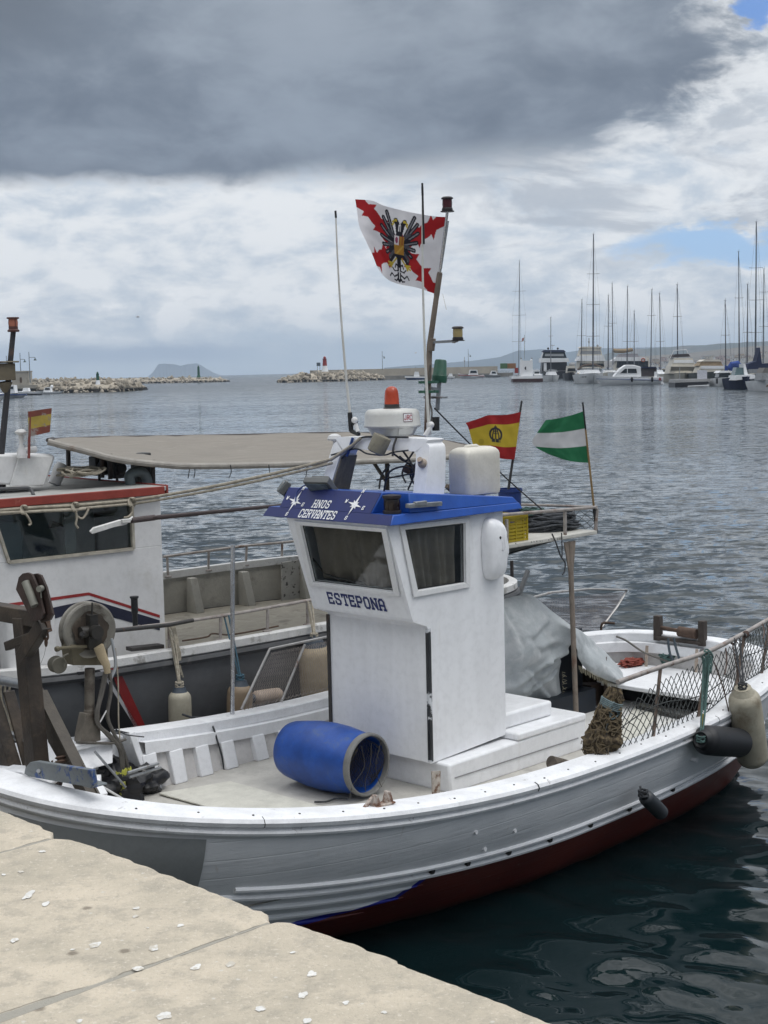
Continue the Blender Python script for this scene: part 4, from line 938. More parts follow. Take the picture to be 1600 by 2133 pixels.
# ------------------------------------------------------------------ stern fittings
ringp = [Vector((*plan(th, .225), 0)) for th in span(-math.acos(sgnpow(2.62/SA, SE/2)), math.acos(sgnpow(2.62/SA, SE/2)), 60)]
mb = MB(); mb.prism([p+Vector((0, 0, .715)) for p in ringp], (0, 0, .035))
yw = abs(ringp[0].y)
mb.box2((2.625, .18, ZD), (2.65, yw, .714)); mb.box2((2.625, -yw, ZD), (2.65, -.92, .714)); mb.box2((2.625, -.919, .67), (2.65, .179, .7135))
mb.build('stern_locker', WHITE, BT, bevel=.006)
mb = MB(); mb.box2((2.72, -.95, ZD+.005), (2.74, .22, .70)); mb.build('locker_shade_board', DARKIN, BT, smooth=False)  # near-black board stands in for the shade inside the locker
ringd = [Vector((*plan(th, .24), ZD+.008)) for th in span(-math.acos(sgnpow(1.28/SA, SE/2)), math.acos(sgnpow(1.28/SA, SE/2)), 80)]
mb = MB(); mb.prism(ringd, (0, 0, .006)); mb.build('aft_deck', mat('white_deck_paint', (.60, .60, .585), .6, var=.08, vs=4, dirt=(.45, .43, .38), ds=3, bump=.2), BT)
mb = MB(); q = [B1.z(u, v, ZD+.02) for u, v in ((1300, 1500), (1265, 1560), (1335, 1535), (1380, 1478), (1335, 1462))]; mb.prism(q, (0, 0, .004)); mb.build('deck_mat', DECKL, BT, smooth=False)
rl = B1.x(1372, 1326, 3.35); rr_ = B1.x(1465, 1330, 3.35)
mb = MB(); mb.box2((3.31, rl.y-.035, rl.z-.03), (3.37, rl.y+.03, rl.z+.19)); mb.box2((3.31, rr_.y-.03, rl.z-.03), (3.37, rr_.y+.03, rl.z+.19)); mb.box2((3.30, rr_.y, rl.z-.02), (3.36, rl.y, rl.z+.01)); rol = mb.build('stern_roller', mat('dark_brown_timber', (.05, .04, .034), .8, var=.3, vs=12, bump=.3), BT, bevel=.005)
mb = MB(); mb.tube([(3.34, rl.y-.02, rl.z+.085), (3.34, rr_.y+.20, rl.z+.075)], .018, 12); mb.tube([(3.33, rr_.y+.23, rl.z+.075), (3.33, rr_.y+.05, rl.z+.07)], .045, 16); mb.build('roller', RUST, rol)
for u0, v0, u1, v1 in ((1348, 1345, 1352, 1382), (1452, 1352, 1462, 1393)):
    a_ = B1.x(u0, v0, 3.22); mb = MB(); mb.bar(a_, a_+Vector((-.02, 0, -.2)), .025, .012); mb.build('rusty_bracket', mat('pale_rusted_fitting', (.36, .3, .25)), BT)
a_ = B1.x(1253, 1318, 2.9); a_ = B1.y(1253, 1326, 1.1)
mb = MB(); mb.tube(spline([a_, a_+Vector((0, 0, .10)), a_+Vector((.02, -.02, .13)), a_+Vector((.10, -.08, .12))], 5), .012, 8); mb.lathe([(0, -.03), (.05, -.03), (.035, 0), (.02, .03), (0, .03)], a_, (0, 0, 1), 14); mb.build('rail_hook', RUST, BT)

# near-side stern rail with posts and netting
def ry(x): return -(plan(-math.acos(sgnpow(max(-1, min(1, x/SA)), SE/2)))[1]*-1-.075)
RP = [(1287, 1421, .49), (1375, 1390, 1.0), (1475, 1357, 1.62), (1545, 1322, 2.2), (1600, 1291, 2.83), (1652, 1262, 3.2)]
rpts = [B1.y(u, v, ry(x)) for u, v, x in RP]
mb = MB(); mb.tube(spline(rpts, 6), .017, 12); rail = mb.build('stern_rail', RAILP, BT)
for (u0, v0, u1, v1, x) in ((1376, 1392, 1359, 1553, .95), (1475, 1360, 1452, 1511, 1.55), (1551, 1322, 1531, 1440, 2.2), (1604, 1292, 1585, 1412, 2.75)):
    a_, b_ = B1.y(u0, v0, ry(x)), B1.y(u1, v1, ry(x)); mb = MB(); mb.tube([a_, b_], .0125, 10); mb.lathe([(0, -.02), (.028, -.02), (.026, 0), (.013, .012)], b_, (0, 0, 1), 12); mb.build('rail_post', mat('rusty_post', (.17, .125, .10), .65, var=.3, vs=12, dirt=(.10, .05, .03), ds=8, bump=.3), rail)
lo = spline([B1.y(u, v, ry(x)) for u, v, x in ((1262, 1567, .33), (1356, 1545, .92), (1452, 1498, 1.5), (1531, 1433, 2.15), (1585, 1400, 2.7), (1630, 1370, 3.1))], 10)
hi_ = spline([B1.y(u, v, ry(x)) for u, v, x in ((1262, 1510, .35), (1362, 1428, .95), (1463, 1378, 1.55), (1545, 1332, 2.2), (1598, 1298, 2.78), (1645, 1270, 3.15))], 10)
def pick(L_, u): k = min(u, .9999)*(len(L_)-1); i = int(k); return L_[i].lerp(L_[i+1], k-i)
def surf(u, v): 
    p = pick(lo, u).lerp(pick(hi_, u), v); return p+Vector((0, .02*sin(u*21)*v*(1-v)*4, -.028*sin(u*17+1)*v*(1-v)*4))
mb = MB(); net(mb, surf, 46, 9, .0034, .10); mb.tube([surf(i/60, 0) for i in range(61)], .004, 5); mb.tube([surf(i/60, .5)+Vector((0, -.004, .03*sin(i*.16))) for i in range(61)], .004, 5); mb.build('rail_netting', NETD, rail)

# stainless frames with netting on the far rail
def netframe(px, y, cut=None):
    P = [B1.y(u, v, y) for u, v in px]; m_ = MB(); m_.tube(P, .011, 10); 
    if cut: m_.tube([B1.y(*cut[0], y), B1.y(*cut[1], y)], .011, 10)
    a = m_.build('net_frame', mat('dull_frame_tube', (.40, .39, .38), .4, .5, var=.15, vs=14, dirt=(.2, .13, .1), ds=9), BT); return a, P
nf, P = netframe([(503, 1477), (562, 1352), (690, 1325)], 1.40, ((586, 1462), (635, 1342)))
mb = MB(); net(mb, bilin(P[0]+Vector((.02, 0, 0)), B1.y(690, 1436, 1.40), P[2]+Vector((0, 0, -.03)), P[1]+Vector((.01, 0, -.03)), (0, .01, -.02)), 34, 13, .0015, .05); 
mb.tube([B1.y(565+4*i, 1362-.8*i+(3 if i % 2 else -3), 1.40) for i in range(30)], .0022, 4); mb.tube([B1.y(506+4*i, 1477-1.0*i+(3 if i % 2 else -2), 1.39) for i in range(46)], .003, 4); mb.build('netting', NETP, nf)
nf, P = netframe([(1078, 1262), (1100, 1247), (1150, 1234), (1230, 1227), (1306, 1229), (1285, 1265), (1252, 1310)], 1.12)
mb = MB(); net(mb, bilin(B1.y(1085, 1320, 1.12), B1.y(1252, 1312, 1.12), B1.y(1303, 1232, 1.12), B1.y(1095, 1252, 1.12), (0, .02, -.03)), 60, 22, .0009, .05); mb.build('netting', mat('reddish_net_twine', (.20, .15, .14), .9), nf)
a_, b_ = B1.y(484, 1490, 1.38), B1.y(485, 1135, 1.38)
mb = MB(); mb.tube([a_, b_], .0165, 14); mb.build('upright_tube', STAINL, BT)
# rusty fairlead on the near cap
a_ = B1.y(790, 1668, -1.30); mb = MB(); fx = a_.x; fy = -plan(-math.acos(sgnpow(fx/SA, SE/2)))[1]*-1+.085; fz = zsheer(fx)+.02
mb.box((fx, fy, fz+.005), (.17, .07, .012))
for dx_ in (-.045, .055):
    mb.hexa([(fx+dx_-.03, fy-.018, fz+.01), (fx+dx_+.03, fy-.018, fz+.01), (fx+dx_+.03, fy+.018, fz+.01), (fx+dx_-.03, fy+.018, fz+.01), (fx+dx_-.014, fy-.014, fz+.075), (fx+dx_+.012, fy-.014, fz+.07), (fx+dx_+.012, fy+.014, fz+.07), (fx+dx_-.014, fy+.014, fz+.075)])
mb.bar((fx-.13, fy+.01, fz+.005), (fx-.05, fy+.01, fz+.06), .02, .02); mb.build('fairlead', mat('rust_and_white_fairlead', (.42, .37, .33), .7, dirt=(.15, .075, .045), ds=13, dirt_lo=.42, dirt_hi=.55, bump=.3), gun, bevel=.004)

# under the tarpaulin: rusty net winch
wc = B1.y(1228, 1425, .42); ax = Vector((.55, -.8, 0)).normalized()
mb = MB(); mb.lathe([(0, -.16), (.26, -.16), (.26, -.13), (.13, -.12), (.12, -.06), (.135, -.05), (.12, -.03), (.135, -.02), (.12, 0), (.135, .01), (.12, .03), (.135, .05), (.13, .12), (.24, .13), (.24, .15), (0, .16)], wc, ax, 30); mb.box((wc.x, wc.y, ZD+.1), (.42, .34, .20)); mb.build('net_winch', mat('dark_rusty_winch', (.035, .021, .014), .7, var=.3, vs=9, dirt=(.07, .03, .015), ds=7, bump=.3), BT)
mb = MB(); mb.box2((1.62, .33, ZD), (2.3, .62, 1.22)); mb.box2((1.45, .16, ZD), (2.25, .34, ZD+.20)); mb.build('winch_base_backdrop', mat('dark_blue_backdrop', (.008, .013, .022), .6, var=.3), BT)  # near-black boxes: winch base plus backdrop for the shade under the tarpaulin

# ------------------------------------------------------------------ bow gallows
GX = -3.2
def gp(u, v, x=GX): return B1.x(u, v, x)
mb = MB(); mb.bar(gp(50, 1285), gp(83, 1648), .10, .095, (1, 0, 0)); gal = mb.build('gallows', BROWN, BT, bevel=.006)
mb = MB(); mb.bar(gp(-95, 1258), gp(92, 1290), .085, .09, (0, 0, 1)); mb.build('gallows_beam', BROWN, gal, bevel=.006)
mb = MB(); mb.bar(gp(92, 1300, GX-.02), gp(46, 1372, GX-.02), .075, .06, (1, 0, 0)); mb.bar(gp(15, 1346, GX-.03), gp(66, 1326, GX-.03), .05, .04, (1, 0, 0)); mb.build('knee_brace', BROWN, gal, bevel=.005)
mb = MB(); mb.prism([gp(u, v, GX+.12) for u, v in ((84, 1432), (96, 1452), (208, 1660), (165, 1660), (100, 1545))], (.012, 0, 0)); mb.bar(gp(86, 1440, GX+.10), gp(196, 1660, GX+.10), .012, .07, (1, 0, 0)); mb.build('diagonal_strut', mat('worn_brown_steel', (.065, .055, .043), .6, var=.25, vs=5, dirt=(.035, .022, .015), ds=4, bump=.2), gal)
mb = MB(); mb.bar(gp(-30, 1430), gp(40, 1655), .11, .08, (1, 0, 0)); mb.bar(gp(18, 1440, GX+.08), gp(75, 1650, GX+.08), .02, .07, (1, 0, 0)); mb.build('second_leg', BROWN, gal, bevel=.005)
mb = MB(); mb.tube([gp(-40, 1408), gp(55, 1428)], .027, 12); mb.tube([gp(15, 1528, GX+.1), gp(70, 1548, GX+.1)], .022, 10); mb.build('cross_tube', GALV, gal)
# head block: cheek plates with a roller between them
def cheek(dx):
    q = [gp(u+dx, v+dx*.10, GX-.05+dx*.0014) for u, v in ((52, 1203), (60, 1195), (70, 1193), (79, 1197), (90, 1222), (104, 1278), (98, 1290), (80, 1296), (64, 1262), (46, 1228))]; return q
mb = MB(); mb.prism(cheek(-9), (-.012, .0, 0)); mb.prism(cheek(10), (-.012, 0, 0)); blk = mb.build('head_block', mat('dark_red_brown_steel', (.038, .022, .018), .6, var=.35, vs=8, dirt=(.09, .075, .055), ds=7, bump=.3), gal)
mb = MB(); mb.tube([gp(53, 1212, GX-.09), gp(73, 1262, GX-.09)], .022, 14); mb.lathe([(0, -.01), (.017, -.01), (.017, .02), (0, .02)], gp(85, 1226, GX-.07), (-1, -.5, 0), 14); mb.bar(gp(85, 1230, GX-.07), gp(86, 1246, GX-.07), .006, .006); mb.build('roller', mat('grey_green_roller', (.20, .20, .17), .55, dirt=(.1, .09, .07)), gal)
mb = MB(); mb.bar(gp(97, 1290), gp(103, 1316), .025, .02); mb.tube(spline([gp(92, 1318), gp(92, 1328), gp(96, 1334), gp(100, 1328), gp(99, 1318)], 5), .006, 8); mb.tube(spline([gp(96, 1328), gp(94, 1338), gp(96, 1346), gp(98, 1338), gp(96, 1328)], 5), .005, 8); mb.tube([gp(96, 1346), gp(92, 1365), gp(85, 1382)], .0012, 4); mb.build('shackle', RUST, gal)
mb = MB()
for i in range(9): c = gp(86+7.5*i, 1584+1.6*i+2*sin(i*1.3), GX+.06); mb.lathe([(.006, -.004), (.011, 0), (.006, .004), (.003, 0), (.006, -.004)], c, (sin(i*1.57), cos(i*1.57), .3), 8)
mb.lathe([(.018, -.02), (.034, -.01), (.02, 0), (.034, .012), (.018, .02)], gp(127, 1582, GX+.06), (.1, .3, 1), 14); mb.build('chain', RUST, gal)
mb = MB(); q = [gp(u, v, GX-.16) for u, v in ((52, 1600), (62, 1588), (75, 1586), (190, 1604), (194, 1636), (190, 1641), (60, 1618), (50, 1612))]; mb.prism(q, (.03, 0, 0)); mb.bar(q[0]+Vector((.05, 0, -.01)), q[5]+Vector((.05, 0, 0)), .10, .01); pb_ = mb.build('blue_grey_plate', mat('grey_plate_blue_paint', (.16, .18, .19), .5, var=.12, vs=4, dirt=(.02, .06, .20), ds=6, dirt_lo=.54, dirt_hi=.6, bump=.15), gal, bevel=.004)
mb = MB(); mb.tube([gp(80, 1606, GX-.17), gp(84, 1608, GX-.15)], .012, 10); mb.build('bolt', GALV, pb_)
a_ = gp(110, 1628, GX+.1); mb = MB(); mb.lathe([(0, -.03), (.045, -.03), (.045, .05), (0, .05)], a_, (0, 0, 1), 14); mb.tube(spline([gp(120, 1620, GX+.08), gp(127, 1630, GX+.08), gp(120, 1643, GX+.08)], 5), .01, 8); mb.build('red_brown_bitt', mat('dark_red_brown_steel', (.05, .028, .022)), BT)
# low white fairing on the bow cap
mb = MB(); q = [(gp(-40, 1600, -3.3)), gp(40, 1608, -3.3), gp(95, 1626, -3.25), gp(102, 1637, -3.25), gp(92, 1645, -3.25), gp(0, 1636, -3.3), gp(-40, 1630, -3.3)]; mb.prism(q, (.10, .03, .01)); mb.build('bow_chock', RAILW, BT, bevel=.015)

# ------------------------------------------------------------------ net hauler on the far rail
HY = 1.25
def hp(u, v, y=HY): return B1.y(u, v, y)
mb = MB(); a_, b_ = hp(187, 1392), hp(186, 1500); mb.tube([a_, b_], .034, 14); mb.tube([b_, hp(186, 1478)], .037, 14)
q = [hp(u, v) for u, v in ((172, 1485), (202, 1485), (203, 1546), (161, 1546), (163, 1528))]; mb.prism([p+Vector((0, -.04, 0)) for p in q], (0, .08, 0)); hau = mb.build('net_hauler', mat('grey_worn_post', (.13, .115, .095), .55, .2, var=.3, vs=8, dirt=(.045, .033, .025), ds=6, dirt_lo=.45, dirt_hi=.65), BT, bevel=.003)
dc = hp(184, 1312); ax = (B1.l(CAM)-dc); ax.z = .1; ax.normalize(); ax = Matrix.Rotation(radians(24), 3, 'Z') @ ax
mb = MB(); mb.lathe([(r*1.16, h) for r, h in [(0, .02), (.10, .022), (.150, .035), (.160, .03), (.163, .02), (.158, .0), (.12, -.015), (.12, -.025), (.158, -.042), (.163, -.055), (.155, -.06), (0, -.05)]], dc, ax, 48); mb.build('drum', mat('hauler_drum', (.20, .19, .165), .5, .2, var=.2, vs=7, dirt=(.055, .042, .03), ds=6, dirt_lo=.46, dirt_hi=.68, bump=.15), hau)
mb = MB(); e1g = ax.orthogonal().normalized(); e2g = ax.cross(e1g); rg = [dc+ax*.041+(e1g*cos(a)+e2g*sin(a))*.125*(1+.22*mnoise.noise(Vector((cos(a)*2, sin(a)*2, 3)))) for a in [i*2*pi/40 for i in range(40)]]; mb.prism(rg, ax*.002); mb.build('grease_stain', mat('brown_grease', (.045, .033, .023), .6, var=.4, vs=9, dirt=(.12, .10, .075), ds=8), hau, smooth=False)
mb = MB(); sdv = ax.cross(Vector((0, 0, 1))).normalized(); 
mb.tube([dc+ax*.02, dc+ax*.15], .045, 16); mb.tube([dc+ax*.05-sdv*.05, dc+ax*.07+sdv*.09], .04, 16); mb.box(dc+ax*.06+Vector((0, 0, .07)), (.06, .06, .08)); mb.tube([dc+ax*.06+Vector((0, 0, .08)), dc+ax*.06+Vector((0, 0, .19))-sdv*.01], .006, 8); mb.tube([dc+ax*.05+Vector((0, 0, .1))-sdv*.05, dc+ax*.05+Vector((0, 0, .11))+sdv*.03], .007, 8); mb.box(dc+ax*.04+Vector((0, 0, -.06)), (.1, .1, .12)); mb.build('hydraulic_motor', mat('oily_black_motor', (.022, .02, .017), .5, var=.4, vs=12), hau)
mb = MB(); mb.tube([dc+ax*.12+sdv*.1, B1.y(352, 1302, 2.02), B1.y(402, 1292, 2.02)], .016, 10); mb.build('control_rod', DARKST, hau)
mb = MB(); q = [hp(u, v, HY-.02) for u, v in ((148, 1343), (225, 1345), (226, 1386), (152, 1386))]; mb.prism(q, (0, .12, 0)); mb.tube([hp(118, 1351, HY-.05), hp(200, 1345, HY-.05)], .012, 10); mb.lathe([(0, -.02), (.018, -.02), (.018, .01), (0, .01)], hp(118, 1352, HY-.05), (-1, 0, 0), 10); mb.build('guard_box', mat('olive_grease_box', (.11, .095, .06), .6, var=.25, vs=6, dirt=(.07, .055, .04), ds=6), hau, bevel=.006)
mb = MB(); c = hp(121, 1385, HY-.04); mb.lathe([(0, .03), (.05, .03), (.056, .02), (.03, .01), (.03, -.03), (.056, -.04), (.05, -.06), (0, -.06)], c, ax, 26); mb.tube(spline([hp(142, 1362, HY-.1), hp(132, 1368, HY-.1), hp(136, 1380, HY-.1), hp(134, 1390, HY-.1)], 5), .006, 8); mb.build('guide_wheel', mat('olive_grey_wheel', (.085, .08, .062), .6, var=.2, dirt=(.07, .06, .045)), hau)
mb = MB(); mb.tube([hp(205, 1346, HY-.1), hp(213, 1368, HY-.1), hp(222, 1386, HY-.1), hp(224, 1402, HY-.1)], [.036, .033, .026, .02], 14); mb.build('hose_sleeve', mat('tan_sleeve', (.42, .34, .22), .7, dirt=(.2, .13, .08), ds=9, bump=.4), hau)
for pts, r, mt in (([(222, 1400), (214, 1440), (204, 1480), (206, 1510), (232, 1535), (252, 1565), (258, 1610), (262, 1655)], .014, HOSEM), ([(228, 1395), (231, 1440), (224, 1490), (236, 1525), (255, 1560), (266, 1600), (272, 1660)], .013, HOSEM), ([(218, 1400), (208, 1450), (200, 1500), (222, 1530), (248, 1560), (254, 1620), (256, 1650)], .011, HOSEM), ([(240, 1350), (246, 1420), (247, 1500), (250, 1540)], .005, ROPEM), ([(232, 1330), (238, 1360), (240, 1390), (228, 1420)], .010, mat('pale_hose', (.3, .32, .34), .5)), ([(208, 1505), (222, 1480)], .005, CREAMW), ([(240, 1518), (262, 1530), (300, 1535)], .004, ROPED), ([(160, 1546), (230, 1548), (262, 1540)], .010, HOSEM)):
    mb = MB(); mb.tube(spline([hp(u, v, HY-.06) for u, v in pts], 7), r, 8); mb.build('hose', mt, hau)

# ================================================================== THINGS ABOARD
def blob(c, r, sc, f=2.2, amp=.25, nu=40, nv=24, seed=0.):
    m_ = MB(); m_.ball((0, 0, 0), 1, nu, nv)
    m_.v = [Vector((p.x*sc[0], p.y*sc[1], p.z*sc[2]))*r*(1+amp*mnoise.fractal(p*f+Vector((seed, seed, seed)), 1, 2, 3))+Vector(c) for p in m_.v]; return m_
# blue barrel on its side
bx, bz_ = -.725, ZD+.236
th = thing('barrel', 'blue plastic barrel with a dark open mouth lying on its side on the foredeck', 'barrel', B1, (bx, .2, ZD))
axb = Vector((.05, -1, 0)).normalized(); c = Vector((bx-.02, .22, bz_)); BS = 1.065
mb = MB(); mb.lathe([(r*BS, h*BS) for r, h in [(0, -.345), (.15, -.345), (.178, -.335), (.186, -.31), (.193, -.27), (.214, -.12), (.220, 0), (.214, .12), (.197, .24), (.188, .29), (.186, .305)]], c, axb, 56)
mb.lathe([(r*BS, h*BS) for r, h in [(.182, .343), (.184, .25), (.19, .1), (.19, -.2), (.15, -.32), (0, -.325)]], c, axb, 56); body = mb.build('body', BLUEB, th)
mb = MB(); mb.lathe([(r*BS, h*BS) for r, h in [(.188, .30), (.197, .30), (.201, .312), (.201, .335), (.197, .345), (.19, .348), (.182, .345), (.180, .31), (.188, .30)]], c, axb, 56); mb.build('rim', GREYR, th)
tnet = tag(bpy.data.objects.new('x', None), '', ''); bpy.data.objects.remove(tnet)
mb = MB()
cm = c+axb*.355; exb = axb.cross(Vector((0, 0, 1))).normalized(); ezb = Vector((0, 0, 1))
def mouth(u, v): a = (u-.5)*2*.165; b = (v-.5)*2*.165; k = math.hypot(a, b); s = .165/max(k, .165); return cm+exb*a*s+ezb*b*s+axb*(-.05+.06*sin(u*5+v*3)-.10*max(0, .5-v))
net(mb, mouth, 26, 26, .0016, .3); 
for q in range(3): mb.tube(spline([cm+exb*(-.14+.1*q)+ezb*.14, cm+exb*(-.06+.06*q)+axb*.02, cm+exb*(-.09+.12*q)-ezb*.1, cm+exb*(-.1+.16*q)-ezb*.17+axb*.03], 6), .0028, 5)
o_ = mb.build('fishing_net', mat('black_net_twine', (.035, .032, .028), .9), None, fr=B1, base=cm-ezb*.165); tag(o_, 'fine dark net stuffed in the open mouth of the blue barrel', 'net')
# black cable scraps on the deck by the barrel
mb = MB(); q = B1.z(690, 1668, ZD+.012); mb.tube(spline([q+Vector((.05*i, -.02*i+.02*sin(i*2.1), .004)) for i in range(-2, 3)], 5), .007, 6); tag(mb.build('cable_scrap', ROPED, None, fr=B1, base=q), 'short black cable scrap on deck below the blue barrel', 'cable')

# jerrycan on the roof
j0 = B1.y(946, 1032, -.20); j1 = B1.y(1047, 1034, -.20); jt = B1.y(1000, 932, -.20).z
jb = ZRr+.01
th = thing('jerrycan', 'large translucent off-white plastic jerrycan standing on the blue wheelhouse roof', 'jerrycan', B1, ((j0.x+j1.x)/2, 0, jb))
mb = MB(); X0, X1 = B1.y(976, 1032, -.20).x, j1.x; 
def rr2(x0, x1, y0, y1, r, z, n=6):
    out = []
    for cx, cy, a0 in ((x1-r, y1-r, 0), (x0+r, y1-r, pi/2), (x0+r, y0+r, pi), (x1-r, y0+r, 1.5*pi)):
        for i in range(n+1): a = a0+pi/2*i/n; out.append(Vector((cx+r*cos(a), cy+r*sin(a), z)))
    return out
zz = [(0, .02), (.012, .004), (.03, 0), (.26, 0), (jt-jb-.05, 0), (jt-jb-.03, .006), (jt-jb-.012, .02), (jt-jb, .045)]
mb.grid([rr2(X0+i, X1-i, -.20+i, .0-i, .04, jb+z) for z, i in zz], closed=True); n_ = len(mb.v); mb.f.append(tuple(range(n_-28, n_))); mb.mi.append(0)
mb.v = [p+Vector((0, -.008*math.exp(-((p.x-(X0+X1)/2)/.012)**2) if p.y < -.15 else 0, 0)) for p in mb.v]
mb.build('body', mat('translucent_jerrycan', (.66, .63, .555), .4, var=.08, vs=6, dirt=(.54, .50, .42), ds=4, dirt_lo=.5, dirt_hi=.8, bump=.12, bs=10), th)
mb = MB(); mb.tube([((X0+X1)/2-.10, -.10, jt-.012), ((X0+X1)/2-.09, -.10, jt+.006), ((X0+X1)/2+.02, -.10, jt+.006), ((X0+X1)/2+.05, -.10, jt-.01)], .014, 10); mb.build('handle', mat('translucent_jerrycan', (.5, .475, .41)), th)
mb = MB(); a_, b_ = B1.y(931, 1012, .3), B1.y(950, 1030, .3); mb.bar(a_, b_, .03, .03); tag(mb.build('wooden_batten', WOOD, None, fr=B1, base=b_), 'short brown wooden batten on the roof left of the jerrycan', 'batten')

# yellow crate on the platform
c1 = B1.y(1098, 1131, .05); c0x = c1.x-.36; ch = B1.y(1098, 1071, .05).z-PZ
def crate(name, label, x0, x1, y0, y1, z0, h, m_at):
    th = thing(name, label, 'crate', B1, ((x0+x1)/2, (y0+y1)/2, z0))
    m_ = MB(); m_.box2((x0, y0, z0), (x1, y1, z0+.012)); m_.build('base', m_at, th)
    for (a, b, nm) in (((x0, y0), (x1, y0), 's'), ((x0, y1), (x1, y1), 'n'), ((x0, y0), (x0, y1), 'w'), ((x1, y0), (x1, y1), 'e')):
        a, b = Vector((*a, z0)), Vector((*b, z0)); d = (b-a); L_ = d.length; d.normalize(); nn = Vector((d.y, -d.x, 0)); m_ = MB()
        for k in range(9): 
            if k in (0, 1, 3, 5, 7, 8): p = a+d*L_*k/8; m_.bar(p, p+Vector((0, 0, h)), .011 if 0 < k < 8 else .018, .012, nn)
        for k in range(8): zk = h*(k+.35)/7.6; m_.bar(a+Vector((0, 0, zk)), b+Vector((0, 0, zk)), .007, .016)
        m_.bar(a+Vector((0, 0, h-.012)), b+Vector((0, 0, h-.012)), .02, .022)
        q = a+d*L_*.15; 
        m_.prism([a+nn*-.004+d*.02, b+nn*-.004-d*.02, b+nn*-.004-d*.02+Vector((0, 0, h*.55)), a+nn*-.004+d*.02+Vector((0, 0, h*.55))], nn*-.003)
        m_.build('side_panel', m_at, th)
    return th
crate('crate', 'yellow slatted plastic crate behind the white wheelhouse on the stern platform', c0x, c1.x, .05, .33, PZ+.002, ch, YELP)
# blue tub with flag staff
tb = B1.y(1066, 1018, .50); tz1 = tb.z
mb = MB(); tub = thing('tub', 'dark blue plastic tub beside the crate holding a flag staff', 'tub', B1, (tb.x, .52, PZ))
mb.lathe([(0, 0), (.075, 0), (.08, .01), (.092, tz1-PZ-.03), (.102, tz1-PZ-.025), (.102, tz1-PZ), (.094, tz1-PZ), (.085, .02), (0, .02)], (tb.x, .52, PZ+.002), (0, 0, 1), 30); mb.build('body', BLUET, tub)
# heap of dark rope
hc = B1.y(1155, 1105, .30); rnd = random.Random(8); mb = MB()
for k in range(46):
    a0, rx, ry_ = rnd.uniform(0, 6), rnd.uniform(.10, .30), rnd.uniform(.08, .22); hz_ = PZ+.015+rnd.random()**1.3*.13*(1-(rx/.36)**2*.6)
    mb.tube(spline([Vector((hc.x+.02+cos(a)*rx*(1+.1*rnd.uniform(-1, 1))+rnd.uniform(-.02, .02), .36+sin(a)*ry_, hz_+.02*sin(a*2+k))) for a in [a0+i*.7 for i in range(9)]], 4, True), rnd.uniform(.007, .011), 6, closed=True)
tag(mb.build('rope_heap', mat('charcoal_rope', (.055, .06, .068), .85, var=.35, vs=25, bump=.4), None, fr=B1, base=(hc.x, .36, PZ)), 'heap of charcoal rope coiled on the stern platform behind the rail', 'rope')
mb = MB()
for k in range(9):
    a0 = rnd.uniform(0, 6); mb.tube(spline([Vector((hc.x-.17+cos(a)*.09+rnd.uniform(-.03, .03), .40+sin(a)*.09, PZ+.14+.05*rnd.random())) for a in [a0+i*.8 for i in range(7)]], 4), .006, 6)
tag(mb.build('rope', ROPEG, None, fr=B1, base=(hc.x-.17, .4, PZ+.14)), 'loose green and tan line lying on the charcoal rope heap', 'rope')
mb = MB(); mb.tube(spline([B1.y(u, v, -.012) for u, v in ((1150, 1112), (1158, 1130), (1168, 1158), (1177, 1172), (1176, 1190), (1172, 1197))], 6), .006, 6); mb.tube(spline([B1.y(u, v, -.012) for u, v in ((1170, 1110), (1171, 1140), (1171, 1160))], 5), .005, 6); tag(mb.build('rope_tail', ROPED, None, fr=B1, base=B1.y(1172, 1197, -.012)), 'dark rope tail hanging below the stern platform beside its post', 'rope')

# ------------------------------------------------------------------ flags
def coons(L_, R_, T_, Bt, ns, nt_):
    """L: fly edge top->bottom, R: hoist top->bottom, T: top fly->hoist, Bt: bottom fly->hoist (pixel polylines)"""
    def at(P, s): 
        ls = [0]; 
        for a, b in zip(P, P[1:]): ls.append(ls[-1]+math.hypot(b[0]-a[0], b[1]-a[1]))
        x = s*ls[-1]
        for i in range(len(P)-1):
            if x <= ls[i+1]+1e-9: k = (x-ls[i])/max(1e-9, ls[i+1]-ls[i]); return Vector((P[i][0]+(P[i+1][0]-P[i][0])*k, P[i][1]+(P[i+1][1]-P[i][1])*k))
        return Vector(P[-1])
    sm = lambda P: [tuple(q[:2]) for q in spline([(p[0], p[1], 0) for p in P], 8)] if len(P) > 2 else P
    L_, R_, T_, Bt = map(sm, (L_, R_, T_, Bt)); out = []
    tl, tr, bl, br = Vector(L_[0]), Vector(R_[0]), Vector(L_[-1]), Vector(R_[-1])
    for j in range(nt_+1):
        t_ = j/nt_; row = []
        for i in range(ns+1):
            s = i/ns
            row.append(at(L_, t_)*(1-s)+at(R_, t_)*s+at(T_, s)*(1-t_)+at(Bt, s)*t_-(tl*(1-s)*(1-t_)+tr*s*(1-t_)+bl*(1-s)*t_+br*s*t_))
        out.append(row)
    return out
def flagmesh(name, label, fr_, origin, px, colfn, wave, nm_mat, ns=150, nt_=110):
    nrm = Vector((0, 1, 0)); Ow = fr_.w(origin); m_ = MB(); rows = []; cols = []
    for j, r in enumerate(px):
        row = []
        for i, q in enumerate(r):
            s, t_ = i/ns, j/nt_; D = wave(1-s, t_)
            row.append(fr_.l(onplane(q.x, q.y, Ow+nrm*D, nrm))); cols.append(colfn(1-s, t_))
        rows.append(row)
    m_.grid(rows); th = thing(name, label, 'flag', fr_, origin); o_ = m_.build('cloth', nm_mat, th)
    at = o_.data.color_attributes.new('dye', 'FLOAT_COLOR', 'POINT')
    at.data.foreach_set('color', np.array([(*c, 1) for c in cols], dtype=np.float32).ravel()); return th
